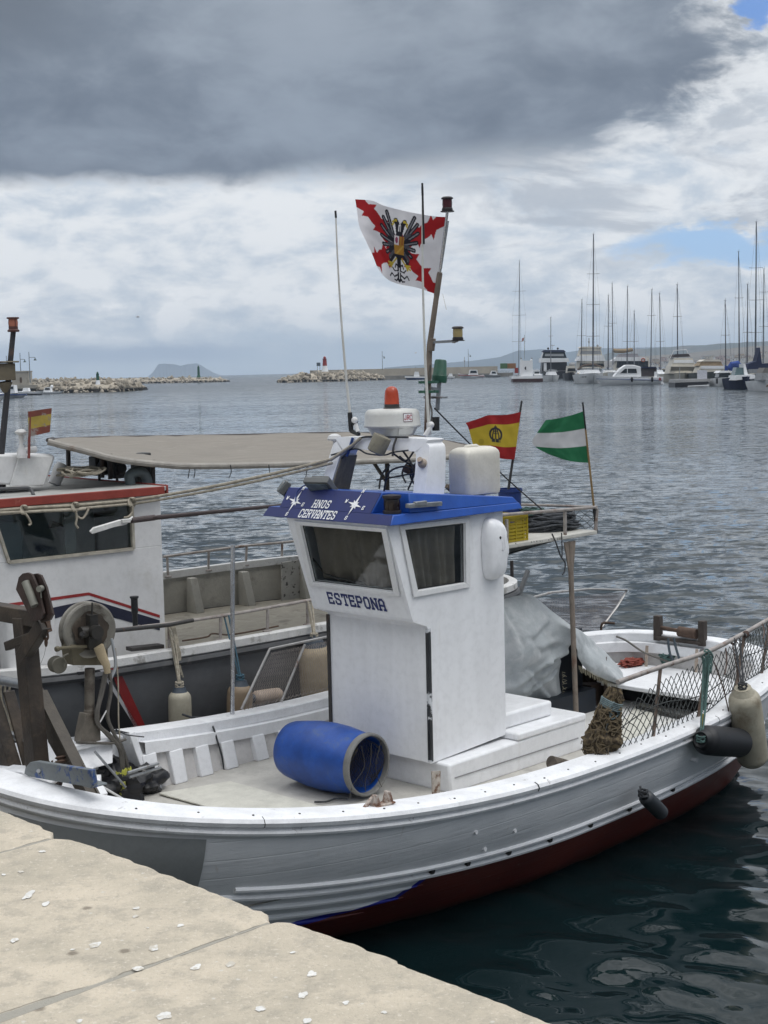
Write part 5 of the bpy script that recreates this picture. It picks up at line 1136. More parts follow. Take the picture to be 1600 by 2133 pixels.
FLM = bpy.data.materials.new('dyed_flag_cloth'); FLM.use_nodes = True; t = NT(FLM.node_tree); t.n.clear()
o = t.new('ShaderNodeOutputMaterial'); p = t.new('ShaderNodeBsdfPrincipled'); at = t.new('ShaderNodeVertexColor'); at.layer_name = 'dye'
t.l.new(at.outputs[0], p.inputs['Base Color']); p.inputs['Roughness'].default_value = .85; p.inputs['Specular IOR Level'].default_value = .15
tl = t.new('ShaderNodeBsdfTranslucent'); t.l.new(at.outputs[0], tl.inputs[0]); mx = t.new('ShaderNodeMixShader'); mx.inputs[0].default_value = .35
t.l.new(p.outputs[0], mx.inputs[1]); t.l.new(tl.outputs[0], mx.inputs[2]); t.l.new(mx.outputs[0], o.inputs[0])
def inpoly(x, y, P):
    c_ = False; j = len(P)-1
    for i in range(len(P)):
        if (P[i][1] > y) != (P[j][1] > y) and x < (P[j][0]-P[i][0])*(y-P[i][1])/(P[j][1]-P[i][1])+P[i][0]: c_ = not c_
        j = i
    return c_
FW_, FR_, FK_, FG_, FO_ = (.66, .65, .68), (.33, .020, .024), (.022, .022, .03), (.20, .20, .22), (.44, .34, .05)
def seg(x, y, ax_, ay_, bx_, by_):
    dx_, dy_ = bx_-ax_, by_-ay_; k = max(0, min(1, ((x-ax_)*dx_+(y-ay_)*dy_)/(dx_*dx_+dy_*dy_))); return math.hypot(x-ax_-k*dx_, y-ay_-k*dy_)
def burgundy(s, t_):
    # s: 0 at the hoist, 1 at the fly; drawn on a 1.5 x 1 field, seen from the side with the hoist at the right
    x, y = (1-s)*1.5, t_
    col = FW_
    for (ax_, ay_, bx_, by_) in ((0, 0, 1.5, 1), (1.5, 0, 0, 1)):
        L_ = math.hypot(bx_-ax_, by_-ay_); dx_, dy_ = (bx_-ax_)/L_, (by_-ay_)/L_
        a = (x-ax_)*dx_+(y-ay_)*dy_; b = -(x-ax_)*dy_+(y-ay_)*dx_
        # ragged saltire: stumps of lopped branches
        up_ = .085; dn = .085
        for c0 in (.20, .46, .74, 1.12, 1.40, 1.66):
            if 0 < a-c0 < .10: up_ += .085*(1-(a-c0)/.10)
            if 0 < c0+.11-a < .10: dn += .085*(1-(c0+.11-a)/.10)
        up_ += .012*sin(a*21); dn += .012*sin(a*17+1)
        if -dn < b < up_: col = FR_
    cx, cy = .76, .46; X, Y = x-cx, y-cy
    aX = abs(X)
    # wings, each a fan of feathers
    for k in range(7):
        ang = -1.05+k*.36; ex_, ey_ = .10+cos(ang)*.25, -.08+sin(ang)*.40*(.9 if k < 4 else .8)
        ex_ = .10+cos(ang)*(.26-.02*k)
        d = seg(aX, Y, .07, -.06+.03*k*.6, ex_, ey_)
        if d < .030: col = FK_
        if d < .0085: col = FG_
    for k in range(6):
        d = seg(aX, Y, .08, -.10+.05*k, .17, -.16+.085*k)
        if d < .022: col = FK_ if k % 2 else (.07, .07, .085)
    # two heads on curved necks
    d = min(seg(aX, Y, .02, -.16, .045, -.27), seg(aX, Y, .045, -.27, .075, -.31))
    if d < .036: col = FK_
    if abs(aX-.072) < .02 and abs(Y+.315) < .015: col = FO_
    d = min(seg(aX, Y, .09, -.31, .125, -.285), seg(aX, Y, .105, -.27, .125, -.25))
    if d < .012: col = FO_
    if seg(aX, Y, .012, -.26, .012, -.16) < .006: col = FW_
    # body, legs, tail
    if (X/.085)**2+((Y-.02)/.20)**2 < 1: col = FK_
    d = min(seg(aX, Y, .05, .19, .12, .27), seg(aX, Y, .12, .27, .20, .27), seg(aX, Y, .12, .27, .16, .33), seg(aX, Y, .12, .27, .21, .32))
    if d < .013: col = FO_
    for (ax_, ay_, bx_, by_, w_) in ((0, .2, 0, .48, .034), (.01, .30, .06, .27, .012), (.06, .27, .08, .32, .010), (.01, .36, .09, .37, .012), (.09, .37, .13, .33, .010), (.01, .40, .10, .45, .012), (.10, .45, .15, .41, .010), (.15, .41, .19, .46, .010), (.01, .44, .06, .50, .012), (.06, .50, .10, .49, .010)):
        if seg(aX, Y, ax_, ay_, bx_, by_) < w_: col = FK_
    if seg(aX, Y, 0, .32, 0, .46) < .008 or seg(aX, Y, .02, .37, .085, .38) < .004: col = FW_
    # shield on the breast
    if -.075 < X < .085 and -.12 < Y < .13:
        col = (.33, .17, .035) if Y > 0 or X > 0 else (.62, .58, .60)
        if X < 0 and Y < 0 and (X+.036)**2/.0006+(Y+.06)**2/.0018 < 1: col = (.25, .06, .12)
        if X > 0 and Y < 0 and int((X+1)*60) % 3 == 0: col = (.24, .06, .03)
        if Y > 0 and int((X+Y+1)*30) % 4 == 0: col = (.42, .26, .06)
    if s > .985: col = (.30, .02, .02) if t_ < .13 else col
    return col
hoistT, hoistB = pm(930, 452), pm(907, 612)
px = coons([(740, 415), (744, 440), (749, 472), (764, 505), (781, 540)], [(930, 452), (920, 530), (906, 612)], [(740, 415), (775, 418), (802, 429), (850, 441), (900, 450), (930, 452)], [(781, 540), (786, 556), (805, 580), (832, 592), (868, 599), (906, 612)], 190, 150)
flagmesh('flag', 'white flag with red ragged cross and double-headed eagle flying from the mast', B1, hoistB, px, burgundy, lambda s, t_: .05*s*sin(s*9+t_*2)+.10*s*t_*sin(s*5+1)+.022*sin(s*15-t_*6)*s+.012*mnoise.noise(Vector((s*9, t_*7, 1))), FLM, 190, 150)
def spain(s, t_):
    col = (.30, .026, .028) if (t_ < .22 or t_ > .73) else (.50, .37, .045)
    x, y = (1-s), t_
    X, Y = (x-.53)/.155, (y-.475)/.20
    if .22 < t_ < .73:
        ink = (.045, .045, .05)
        r_ = X*X+Y*Y
        if abs(Y-.62) < .20 and abs(X) < .66-.15*abs(Y-.62): col = ink if int((X+3)*7) % 4 else (.30, .25, .05)
        d = abs(math.hypot(X*1.0, (Y+.05)*1.05)-.78)
        if d < .13 and Y < .5: col = ink
        for k in (-.42, 0, .42):
            if abs(X-k*(1-max(0, -Y)*.8)) < .085 and -.75 < Y < .45: col = ink
        if abs(X) < .06 and -1.15 < Y < -.7 or (abs(X) < .18 and abs(Y+.95) < .07): col = ink
        if X*X+(Y+.3)**2 < .1 and int((Y+5)*9) % 2: col = ink
        if (x-.20)**2/.004+(y-.62)**2/.006 < 1: col = (.38, .29, .04)
    return col
st0, st1 = B1.y(1060, 1014, .52), B1.y(1087, 835, .55)
st0b = st0+(st0-st1).normalized()*.22
px = coons([(970, 881), (976, 892), (985, 925), (993, 948)], [(1085, 858), (1079, 905), (1072, 957)], [(970, 881), (1000, 871), (1018, 865), (1055, 864), (1085, 858)], [(993, 948), (1020, 950), (1050, 956), (1072, 957)], 150, 110)
fl = flagmesh('flag', 'red and yellow flag with a dark crown emblem on a staff in the blue tub', B1, st0, px, spain, lambda s, t_: .03*s*sin(s*8+t_)+.02*s+.012*sin(s*17+t_*7)*s+.010*mnoise.noise(Vector((s*7, t_*5, 2))), FLM)
mb = MB(); mb.tube([st0b, st0.lerp(st1, .45), st1], [.012, .010, .008], 8); mb.build('staff', BLACK, fl)
def andal(s, t_): return (.028, .15, .07) if (t_ < .335 or t_ > .665) else (.56, .56, .57)
st0, st1 = B1.y(1243, 1110, .02), B1.y(1214, 838, .05)
px = coons([(1137, 875), (1122, 897), (1109, 918), (1117, 932), (1143, 946)], [(1217, 856), (1223, 905), (1229, 964)], [(1137, 875), (1160, 872), (1190, 865), (1217, 856)], [(1143, 946), (1165, 954), (1185, 960), (1210, 963), (1229, 964)], 150, 110)
fl = flagmesh('flag', 'green white and green flag flying at the corner of the stern platform', B1, st0.lerp(st1, .5), px, andal, lambda s, t_: .035*s*sin(s*7+t_*1.5)+.014*sin(s*14-t_*7)*s+.010*mnoise.noise(Vector((s*7, t_*5, 3))), FLM)
mb = MB(); sm_ = st0.lerp(st1, .55); mb.tube([sm_, st1], .007, 8); mb.build('staff', BLACK, fl)
mb = MB(); mb.tube([st0.lerp(st1, .16), st0.lerp(st1, .62), st0.lerp(st1, .97)], [.009, .008, .006], 8); mb.build('bamboo_staff', mat('bamboo', (.25, .16, .065), .6, var=.2, vs=9), fl)
mb = MB(); mb.tube([st0, st0.lerp(st1, .2)], .012, 8); mb.build('staff_sleeve', BLACK, fl)

# ------------------------------------------------------------------ tarpaulin over the winch
def sheet(rows_px, nsub=13):
    R_ = [spline([B1.y(u, v, y) for u, v, y in r], nsub) for r in rows_px]
    n_ = len(R_[0]); C_ = [spline([r[k] for r in R_], nsub) for k in range(n_)]
    return [[C_[k][j] for k in range(n_)] for j in range(len(C_[0]))]
rowsT = [[(1020, 1300, .62), (1056, 1290, .66), (1085, 1288, .68), (1115, 1285, .68), (1160, 1300, .6), (1196, 1310, .4)],
 [(1025, 1262, .40), (1054, 1250, .40), (1082, 1243, .42), (1108, 1243, .42), (1150, 1275, .38), (1195, 1307, .20)],
 [(1025, 1268, .30), (1054, 1258, .27), (1080, 1256, .27), (1112, 1253, .27), (1150, 1284, .24), (1194, 1312, .05)],
 [(1025, 1310, .24), (1052, 1305, .20), (1088, 1308, .14), (1122, 1305, .14), (1158, 1310, .16), (1193, 1318, .03)],
 [(1025, 1362, .23), (1052, 1360, .20), (1088, 1362, .10), (1122, 1362, .10), (1155, 1350, .15), (1194, 1332, .03)],
 [(1025, 1402, .28), (1052, 1402, .26), (1090, 1405, .16), (1118, 1398, .17), (1145, 1385, .16), (1176, 1365, .12)],
 [(1025, 1435, .30), (1052, 1436, .26), (1090, 1440, .20), (1118, 1432, .22), (1145, 1420, .22), (1168, 1396, .24)],
 [(1025, 1458, .34), (1052, 1460, .33), (1090, 1464, .31), (1122, 1465, .30), (1148, 1460, .28), (1171, 1440, .27)],
 [(1025, 1468, .36), (1052, 1469, .35), (1090, 1472, .33), (1125, 1480, .32), (1155, 1495, .30), (1176, 1500, .28)]]
tp = thing('tarpaulin', 'grey woven tarpaulin draped over the winch behind the white wheelhouse', 'tarpaulin', B1, (1.5, .3, .75))
g = sheet(rowsT)
FOLD = [((1196, 1340), (1140, 1380), .055, .030), ((1140, 1380), (1080, 1432), .04, .034), ((1194, 1325), (1120, 1345), .03, .028), ((1062, 1258), (1072, 1340), .03, .025), ((1056, 1448), (1150, 1478), .035, .022), ((1100, 1400), (1165, 1460), .03, .024), ((1150, 1290), (1100, 1320), .025, .03), ((1075, 1345), (1062, 1420), .025, .022), ((1130, 1440), (1172, 1400), .03, .02)]
FOLD = [(B1.y(*a, .15), B1.y(*b, .15), A_, w) for a, b, A_, w in FOLD]
def folds(p):
    y = 0
    for a, b, A_, w in FOLD:
        dx_, dz_ = b.x-a.x, b.z-a.z; L2 = dx_*dx_+dz_*dz_; k = max(0, min(1, ((p.x-a.x)*dx_+(p.z-a.z)*dz_)/L2)); ox, oz = p.x-a.x-k*dx_, p.z-a.z-k*dz_; d = math.hypot(ox, oz)*(1 if dx_*oz-dz_*ox > 0 else -1); y += -A_*math.exp(-(d/w)**2)+A_*.7*math.exp(-((d-1.7*w)/w)**2)
    return y
g = [[p+Vector((0, .6*folds(p)+.010*mnoise.fractal(Vector((p.x*5.5, p.z*4+p.x*3, 1)), 1, 2, 3)-.014*abs(mnoise.noise(Vector((p.x*3.2+p.z*2.2, p.z*2.4-p.x*2, 5))))+.016*sin(p.x*15+p.z*12)*max(0, 1-(p.z-.8)/.8), .0)) for p in r] for r in g]
mb = MB(); mb.grid(g); mb.build('cloth', TARPM, tp, ang=80, solid=.004)
rowsT = [[(1190, 1330, .55), (1215, 1340, .60), (1245, 1365, .62), (1275, 1395, .60), (1305, 1425, .55)],
 [(1193, 1306, .26), (1216, 1320, .34), (1242, 1342, .38), (1270, 1370, .38), (1303, 1412, .30)],
 [(1196, 1316, .06), (1216, 1338, .22), (1240, 1358, .26), (1266, 1382, .22), (1301, 1418, .14)],
 [(1198, 1330, .05), (1216, 1352, .12), (1236, 1368, .12), (1262, 1386, .10), (1297, 1420, .06)],
 [(1199, 1350, .06), (1211, 1372, .12), (1228, 1386, .10), (1256, 1398, .08), (1290, 1419, .05)],
 [(1203, 1362, .10), (1214, 1388, .14), (1230, 1402, .12), (1256, 1414, .10), (1286, 1424, .08)]]
g = sheet(rowsT); g = [[p+Vector((0, .022*mnoise.fractal(Vector((p.x*6, p.z*5, 4)), 1, 2, 4)-.03*abs(mnoise.noise(Vector((p.x*4+p.z*3, p.z*3, 2)))), 0)) for p in r] for r in g]
mb = MB(); mb.grid(g); 
mb.build('cloth_flap', TARPM, tp, ang=80, solid=.004)
mb = MB()
for i in range(34): 
    u = 1206+i*2.4; v0 = 1378+.52*(u-1206); a_ = B1.y(u, v0+8, .085); mb.tube([a_, a_+Vector((.004*sin(i*3), -.004, -.035-.02*abs(sin(i*2.3))))], .0022, 4)
for i in range(24): v = 1400+i*3.6; a_ = B1.y(1171+.1*i, v, .255); mb.tube([a_, a_+Vector((.03+.02*sin(i*2.1), -.01, -.02*sin(i*1.7)-.01))], .0022, 4)
mb.build('frayed_edge', mat('frayed_threads', (.36, .33, .24), .9), tp)
# bundle of brown net lashed to the end of the rail
a_, b_ = B1.y(1243, 1590, -1.29), B1.y(1282, 1432, -1.36)
bn = thing('net_bundle', 'brown net bundled and lashed upright at the end of the stern rail', 'net', B1, a_)
mb = MB(); n_ = 26; prof = [.02, .085, .108, .11, .105, .096, .09, .082, .072, .064, .058, .05, .03]; rows = []
axn = (b_-a_).normalized(); e1_ = axn.orthogonal().normalized(); e2_ = axn.cross(e1_)
for i in range(60):
    k = i/59; pr = pick([Vector((q, 0, 0)) for q in prof], k).x; row = []
    for j in range(40):
        a = 2*pi*j/40; row.append(a_+axn*((b_-a_).length*k)+(e1_*cos(a)+e2_*sin(a))*pr*(1+.55*mnoise.fractal(Vector((cos(a)*1.6, sin(a)*1.6, k*7)), 1, 2, 4)))
    rows.append(row)
mb.grid(rows, closed=True); mb.build('core', mat('dark_net_mass', (.045, .033, .02), .95, var=.5, vs=30, dirt=(.12, .09, .05), ds=26, dirt_lo=.48, dirt_hi=.56, bump=1.0, bs=70), bn)
mb = MB(); rnd = random.Random(4)
for q in range(90):
    k0, aa = rnd.random()*.95, rnd.uniform(0, 6.3); pts = []
    for i in range(7):
        k = min(.99, max(.01, k0+rnd.uniform(-.05, .09)*i*.4)); aa += rnd.uniform(-.5, .7); pr = pick([Vector((w, 0, 0)) for w in prof], k).x*rnd.uniform(1.0, 1.16)+.004
        pts.append(a_+axn*((b_-a_).length*k)+(e1_*cos(aa)+e2_*sin(aa))*pr)
    mb.tube(spline(pts, 4), rnd.choice((.002, .003, .004)), 5)
mb.build('twine', NETB, bn)
mb = MB()
for q in range(5): k = .74+.022*q; mb.tube(spline([a_+axn*((b_-a_).length*(k+.02*sin(j*1.1)))+(e1_*cos(j*.9)+e2_*sin(j*.9))*.072 for j in range(7)], 5, True), .006, 6, closed=True)
for q in range(6): mb.tube(spline([b_+Vector((.05*sin(q+j*1.3)-.04, .04*cos(q*2+j), -.11+.03*cos(j*2+q)-.012*q)) for j in range(7)], 4), .0055, 6)
mb.build('lashing', mat('grey_green_lashing', (.14, .19, .20), .85, var=.3, vs=20, bump=.4), bn)
c = B1.y(1165, 1590, -.95); a_, b_ = B1.y(1148, 1588, -.98), B1.y(1215, 1606, -1.02); mb = MB(); mb.tube([a_, a_.lerp(b_, .5)+Vector((0, 0, .006)), b_], [.045, .04, .032], 16)
tag(mb.build('timber_log', mat('dark_log', (.09, .075, .06), .9, var=.4, vs=9, dirt=(.25, .22, .18), ds=9, bump=.5), None, fr=B1, base=a_), 'short weathered log between the deckhouse base and the near rail', 'log')
# ------------------------------------------------------------------ fenders
def fender(label, fr_, top, bot, r, rope_to=None, m_at=FENDM, group=None, cap=None, ropes=2, rm=ROPEM, name='fender', eye=.35):
    top, bot = Vector(top), Vector(bot); ax = (bot-top).normalized(); L_ = (bot-top).length
    th = thing(name, label, 'fender', fr_, bot, group); m_ = MB()
    pr = [(.0, 0)]+[(r*sin(a), r*.8*(1-cos(a))) for a in [i*pi/16 for i in range(1, 9)]]+[(r*1.02, L_*.3), (r*1.02, L_*.5), (r, L_-r*.85)]+[(r*cos(a), L_-r*.85+r*.8*sin(a)) for a in [i*pi/16 for i in range(1, 9)]]
    m_.lathe(pr, top, ax, 30); m_.build('body', m_at, th)
    m_ = MB(); m_.lathe([(r*.5, -.02), (r*.62, .01), (r*.95, r*.62), (r*.99, r*.75)], top, ax, 24); m_.lathe([(0, -r*eye*1.3), (r*.2, -r*eye*1.3), (r*.34, -r*eye*.6), (r*.52, -.02)], top, ax, 18)
    m_.build('end_cap', cap or mat('blue_grey_fender_end', (.05, .065, .085), .5, var=.2, dirt=(.1, .1, .09)), th)
    if rope_to:
        q = top-ax*r*eye; m_ = MB()
        for k in range(ropes):
            o_ = Vector((.012*sin(k*2.1), .012*cos(k*2.1), 0)); m_.tube(spline([Vector(rope_to)+o_*2, Vector(rope_to).lerp(q, .5)+o_*1.2+Vector((.006*k, 0, -.01)), q+o_*.5], 6), .007, 6)
        for k in range(4): m_.tube(spline([q+Vector((.03*cos(a+k), .03*sin(a+k), .01*sin(a*3+k)+.012*k-.01)) for a in [i*1.05 for i in range(6)]], 4, True), .006, 6, closed=True)
        m_.build('lanyard', rm, th)
    return th
yb = -1.60
fender('black rounded fender hanging on its side below the stern rail', B1, B1.y(1462, 1541, -1.56), B1.y(1549, 1548, -1.50), .104, B1.y(1472, 1372, -1.40), mat('matt_black_fender', (.014, .015, .018), .55, var=.25, vs=9, dirt=(.03, .03, .032)), cap=BLACK, rm=ROPEG, eye=.1)
mb = MB(); mb.tube([B1.y(1466, 1488, -1.50), B1.y(1462, 1522, -1.53)], .013, 8); tag(mb.build('yellow_sleeve', mat('yellow_sleeve', (.42, .36, .08), .5), None, fr=B1, base=B1.y(1462, 1522, -1.53)), 'yellow plastic sleeve on the lanyard of the black fender', 'sleeve')
fender('large grimy beige fender hanging beyond the black one by the stern', B1, B1.y(1548, 1437, -1.52), B1.y(1570, 1596, -1.47), .116, B1.y(1535, 1330, -1.33), FENDM, rm=ROPED, cap=FENDM, eye=.2)
fender('small dark grey fender hanging low against the grey topsides', B1, B1.y(1342, 1657, -1.53), B1.y(1381, 1697, -1.50), .052, B1.y(1340, 1640, -1.46), mat('dark_grey_fender', (.035, .04, .047), .5, var=.2), cap=BLACK, ropes=1, rm=ROPED)
mb = MB()
for k in range(7): mb.tube(spline([B1.y(1474, 1362, -1.39)+Vector((.05*cos(a+k*.9), .035*sin(a+k), -.03*k*.6+.03*sin(a*2+k))) for a in [i*1.05 for i in range(6)]], 4, True), .006, 6, closed=True)
for k in range(4): mb.tube(spline([B1.y(1470+k*3, 1365, -1.42), B1.y(1468+k*2, 1420, -1.43), B1.y(1466+k, 1480, -1.47)], 6), .006, 6)
tag(mb.build('rope_knot', ROPEG, None, fr=B1, base=B1.y(1474, 1362, -1.39)), 'dark green rope knotted round the stern rail above the black fender', 'rope')
mb = MB()
for (u, v) in ((1526, 1336), (1552, 1322)):
    for k in range(3): mb.lathe([(.019, -.008+.012*k), (.027, .0+.012*k), (.019, .008+.012*k)], B1.y(u, v, ry(2.1)), (rpts[3]-rpts[2]).normalized(), 12)
for (u0, v0, u1, v1) in ((1526, 1340, 1545, 1490), (1512, 1350, 1510, 1405), (1488, 1380, 1520, 1490), (1588, 1300, 1590, 1330)): mb.tube(spline([B1.y(u0, v0, -1.36), B1.y((u0+u1)/2+3, (v0+v1)/2, -1.4), B1.y(u1, v1, -1.44)], 6), .0055, 6)
tag(mb.build('lashing', mat('brown_lashing', (.09, .06, .05), .85), None, fr=B1, base=B1.y(1545, 1490, -1.4)), 'brown cord lashings tied round the stern rail over the beige fender', 'lashing')
# clutter aft
c = B1.z(1315, 1384, .76); m_ = blob(c+Vector((0, 0, .015)), .1, (1.3, .8, .38), 3, .5, seed=2); tag(m_.build('red_cloth', mat('red_brown_cloth', (.22, .05, .035), .9, var=.3, vs=14, bump=.5), None, fr=B1, base=c), 'crumpled red cloth on the white stern locker', 'cloth')
c = B1.z(1400, 1382, .76); rnd = random.Random(6); mb = MB()
for k in range(12): mb.tube(spline([c+Vector((.11*cos(a+k)+rnd.uniform(-.03, .03), .09*sin(a+k), .012+.10*rnd.random())) for a in [i*1.05 for i in range(6)]], 4, True), .008, 6, closed=True)
tag(mb.build('rope_coil', ROPEG, None, fr=B1, base=c), 'dark green rope coil on the white stern locker below the roller', 'rope')
mb = MB(); 
for k in (0, 1): mb.tube(spline([B1.x(1392+12*k, 1330, 3.15), B1.x(1393+14*k, 1345, 3.12), B1.x(1396+16*k, 1362, 3.08), B1.x(1402+14*k, 1375, 3.05)], 6), .011, 8)
tag(mb.build('rope_hanging', mat('navy_rope', (.03, .045, .06), .8), None, fr=B1, base=B1.x(1402, 1375, 3.05)), 'two navy rope ends hanging over the inside of the stern rail', 'rope')
mb = MB(); mb.tube(spline([B1.y(1262, 1320, 1.05), B1.z(1300, 1332, 1.0), B1.z(1340, 1358, .92), B1.z(1385, 1376, .84), B1.z(1395, 1380, .80)], 7), .009, 7); tag(mb.build('mooring_line', HOSEM, None, fr=B1, base=B1.z(1395, 1380, .8)), 'grey mooring line running across the stern from the far rail', 'rope')
mb = MB(); 
for k in range(4): mb.tube(spline([B1.y(1240+3*k, 1332, .95), B1.y(1258+4*k, 1350+3*k, .9), B1.y(1268+4*k, 1370, .85), B1.y(1280+2*k, 1390, .8)], 6), .013, 7)
tag(mb.build('dark_hose', mat('dark_brown_hose', (.05, .04, .04), .6), None, fr=B1, base=B1.y(1280, 1390, .8)), 'twisted dark hoses behind the flap of the grey tarpaulin', 'hose')
a_, b_ = B1.z(1327, 1474, ZD+.03), B1.z(1450, 1502, ZD+.03); mb = MB(); mb.bar(a_, b_, .035, .03); tag(mb.build('deck_bar', DARKST, None, fr=B1, base=a_, bevel=.004), 'dark steel bar lying on the white aft deck behind the net', 'bar')
# ropes and hoses hanging behind the gallows
mb = MB(); rnd = random.Random(31)
for k in range(7):
    u0 = rnd.uniform(-6, 22); mb.tube(spline([gp(u0, 1418, GX+.16), gp(u0+rnd.uniform(-4, 6), 1450, GX+.18), gp(u0+rnd.uniform(0, 14), 1490, GX+.18), gp(u0+rnd.uniform(4, 26), 1540, GX+.16)], 6), rnd.uniform(.005, .008), 6)
tag(mb.build('hanging_ropes', ROPEM, None, fr=B1, base=gp(10, 1540, GX+.16)), 'tan ropes hanging from the grey tube behind the brown gallows', 'rope')
mb = MB(); mb.tube(spline([gp(12, 1440, GX+.2), gp(30, 1480, GX+.2), gp(48, 1520, GX+.2), gp(62, 1545, GX+.2)], 6), .016, 8); tag(mb.build('brown_hose', mat('dark_brown_hose', (.05, .04, .04)), None, fr=B1, base=gp(62, 1545, GX+.2)), 'dark brown hose slanting down behind the gallows legs', 'hose')
# bag, yellow wrapping and poles by the hauler
c = B1.z(240, 1635, .62)
tag(blob(c, .19, (1.0, 1.1, .8), 1.5, .5, seed=5).build('black_bag', mat('black_bag_plastic', (.010, .010, .012), .35, var=.3, vs=9, bump=.5, bs=9), None, fr=B1, base=c), 'black plastic bag slumped under the white hauling step', 'bag')
c = B1.z(300, 1632, .60); tag(blob(c, .17, (1.0, .6, .8), 1.5, .5, seed=8).build('black_sack', mat('black_bag_plastic', (.01, .01, .012)), None, fr=B1, base=c), 'black sack right of the yellow wrapped hoses on the foredeck', 'bag')
m_ = MB()
for (u, v, s_, sd_) in ((253, 1640, .062, 1), (271, 1632, .056, 2)): q = blob(hp(u, v, HY-.12), s_, (.7, .7, 1.7), 1.6, .6, 24, 16, sd_); o_ = len(m_.v); m_.v += q.v; m_.f += [tuple(i+o_ for i in f) for f in q.f]; m_.mi += q.mi
tag(m_.build('yellow_wrapping', mat('yellow_green_plastic', (.38, .38, .06), .45, var=.25, vs=14, bump=.5, bs=14), None, fr=B1, base=hp(262, 1655, HY-.12)), 'yellow plastic wrapped round the ends of the grey hoses', 'wrapping')
mb = MB(); mb.tube([hp(266, 1610, 1.02), hp(330, 1590, 1.02)], .011, 10); mb.tube([hp(270, 1619, 1.02), hp(335, 1599, 1.02)], .010, 8)
mb.build('x', GALV, None, fr=B1, base=hp(266, 1610, 1.02)); o_ = bpy.data.objects['x']; o_.name = 'metal_poles'; tag(o_, 'pair of grey metal poles tied together beside the hull ribs', 'pole')
mb = MB(); mb.tube([hp(185, 1622, 1.1), hp(262, 1668, .98)], .008, 8); tag(mb.build('white_pole', CREAMW, None, fr=B1, base=hp(262, 1668, .98)), 'thin white pole leaning across the black bag', 'pole')
mb = MB(); mb.tube([hp(197, 1565, 1.15), hp(262, 1640, 1.05)], .009, 8); tag(mb.build('grey_pole', GALV, None, fr=B1, base=hp(262, 1640, 1.05)), 'grey pole leaning from the hauling step to the yellow wrapping', 'pole')
mb = MB(); mb.tube(spline([hp(402, 1493, 1.5), hp(430, 1497, 1.47), hp(442, 1510, 1.30), hp(452, 1540, 1.22), hp(462, 1575, 1.21), hp(468, 1608, 1.2)], 7), .007, 7); mb.tube(spline([hp(380, 1488, 1.62), hp(405, 1496, 1.5), hp(432, 1499, 1.45)], 5), .008, 6)
tag(mb.build('bulwark_line', ROPED, None, fr=B1, base=hp(468, 1608, 1.2)), 'dark line hanging over the far rail down the ribbed bulwark', 'rope')

# ================================================================== SECOND FISHING BOAT (beyond the first)
B2T = thing('fishing_boat', 'grey hulled fishing boat with a white red-trimmed wheelhouse and beige awning moored behind', 'fishing boat', B2)
Q = B2
SA2, SB2, SX2, SY2, SE2 = 3.40, 1.62, .50, 1.60, 4.2
def plan2(th, ins=0.): return SX2+(SA2-ins)*sgnpow(cos(th), 2/SE2), SY2+(SB2-ins)*sgnpow(sin(th), 2/SE2)
def zs2(x, y=0): return 1.285+.012*max(0, x)-.028*max(0, x-2.8)**2+.03*max(0, -x-1)**2+.03*y
T2 = [2*pi*i/200 for i in range(200)]
rows = []
for k, (dz_, sc_) in enumerate(((0, 1), (-.1, 1.0), (-.35, .985), (-.7, .94), (-1.0, .86), (-1.4, .72), (-1.9, .4))):
    rows.append([Vector((SX2+(plan2(a)[0]-SX2)*sc_, SY2+(plan2(a)[1]-SY2)*sc_, zs2(*plan2(a))+dz_)) for a in T2])
mb = MB(); mb.grid(rows, closed=True); hull2 = mb.build('hull', GREYH, B2T)
def rim2(prof):
    m_ = MB(); rr_ = []
    for a in T2:
        x, y = plan2(a); n_ = Vector((abs((x-SX2)/SA2)**(SE2-1)*math.copysign(1, x-SX2)/SA2, abs((y-SY2)/SB2)**(SE2-1)*math.copysign(1, y-SY2)/SB2, 0)).normalized(); rr_.append([Vector((x, y, zs2(x, y)))+n_*o+Vector((0, 0, h)) for o, h in prof])
    m_.grid(rr_+[rr_[0]]); return m_
rim2([(-.07, -.06), (-.07, .012), (-.01, .016), (.012, .006), (.014, -.05), (.0, -.06)]).build('gunwale', mat('chipped_white_gunwale', (.62, .62, .61), .55, var=.08, vs=6, dirt=(.33, .32, .30), dirt_lo=.55, dirt_hi=.68, ds=8, bump=.2), B2T)
rim2([(-.0, -.065), (.03, -.07), (.042, -.095), (.03, -.122), (0, -.128)]).build('rubbing_strip', mat('black_grey_rubber', (.06, .062, .066), .6, var=.25, dirt=(.13, .13, .13), ds=7), B2T)
DZ2 = .98
mb = MB(); mb.add([Vector((*plan2(a, .1), DZ2)) for a in T2], [tuple(range(200))]); mb.build('deck', mat('tan_deck', (.36, .33, .27), .8, var=.15, vs=4, dirt=(.22, .20, .165), ds=4, dirt_lo=.5, dirt_hi=.7, bump=.2), B2T)
mb = MB(); mb.grid([[Vector((*plan2(a, .05), zs2(*plan2(a))-.03)), Vector((*plan2(a, .07), DZ2))] for a in T2+[0]]); mb.build('bulwark', BULW, B2T)
for x in (1.05, 1.62, 2.25, 2.95, 3.35):
    a = math.acos(sgnpow((x-SX2)/SA2, SE2/2)); x0, y0 = plan2(a, .15); mb = MB(); mb.hexa([(x-.05, y0-.14, DZ2), (x+.05, y0-.14, DZ2), (x+.05, y0+.05, DZ2), (x-.05, y0+.05, DZ2), (x-.04, y0-.03, 1.33), (x+.04, y0-.03, 1.33), (x+.04, y0+.05, 1.33), (x-.04, y0+.05, 1.33)]); mb.build('bulwark_rib', BULW, B2T, bevel=.006)
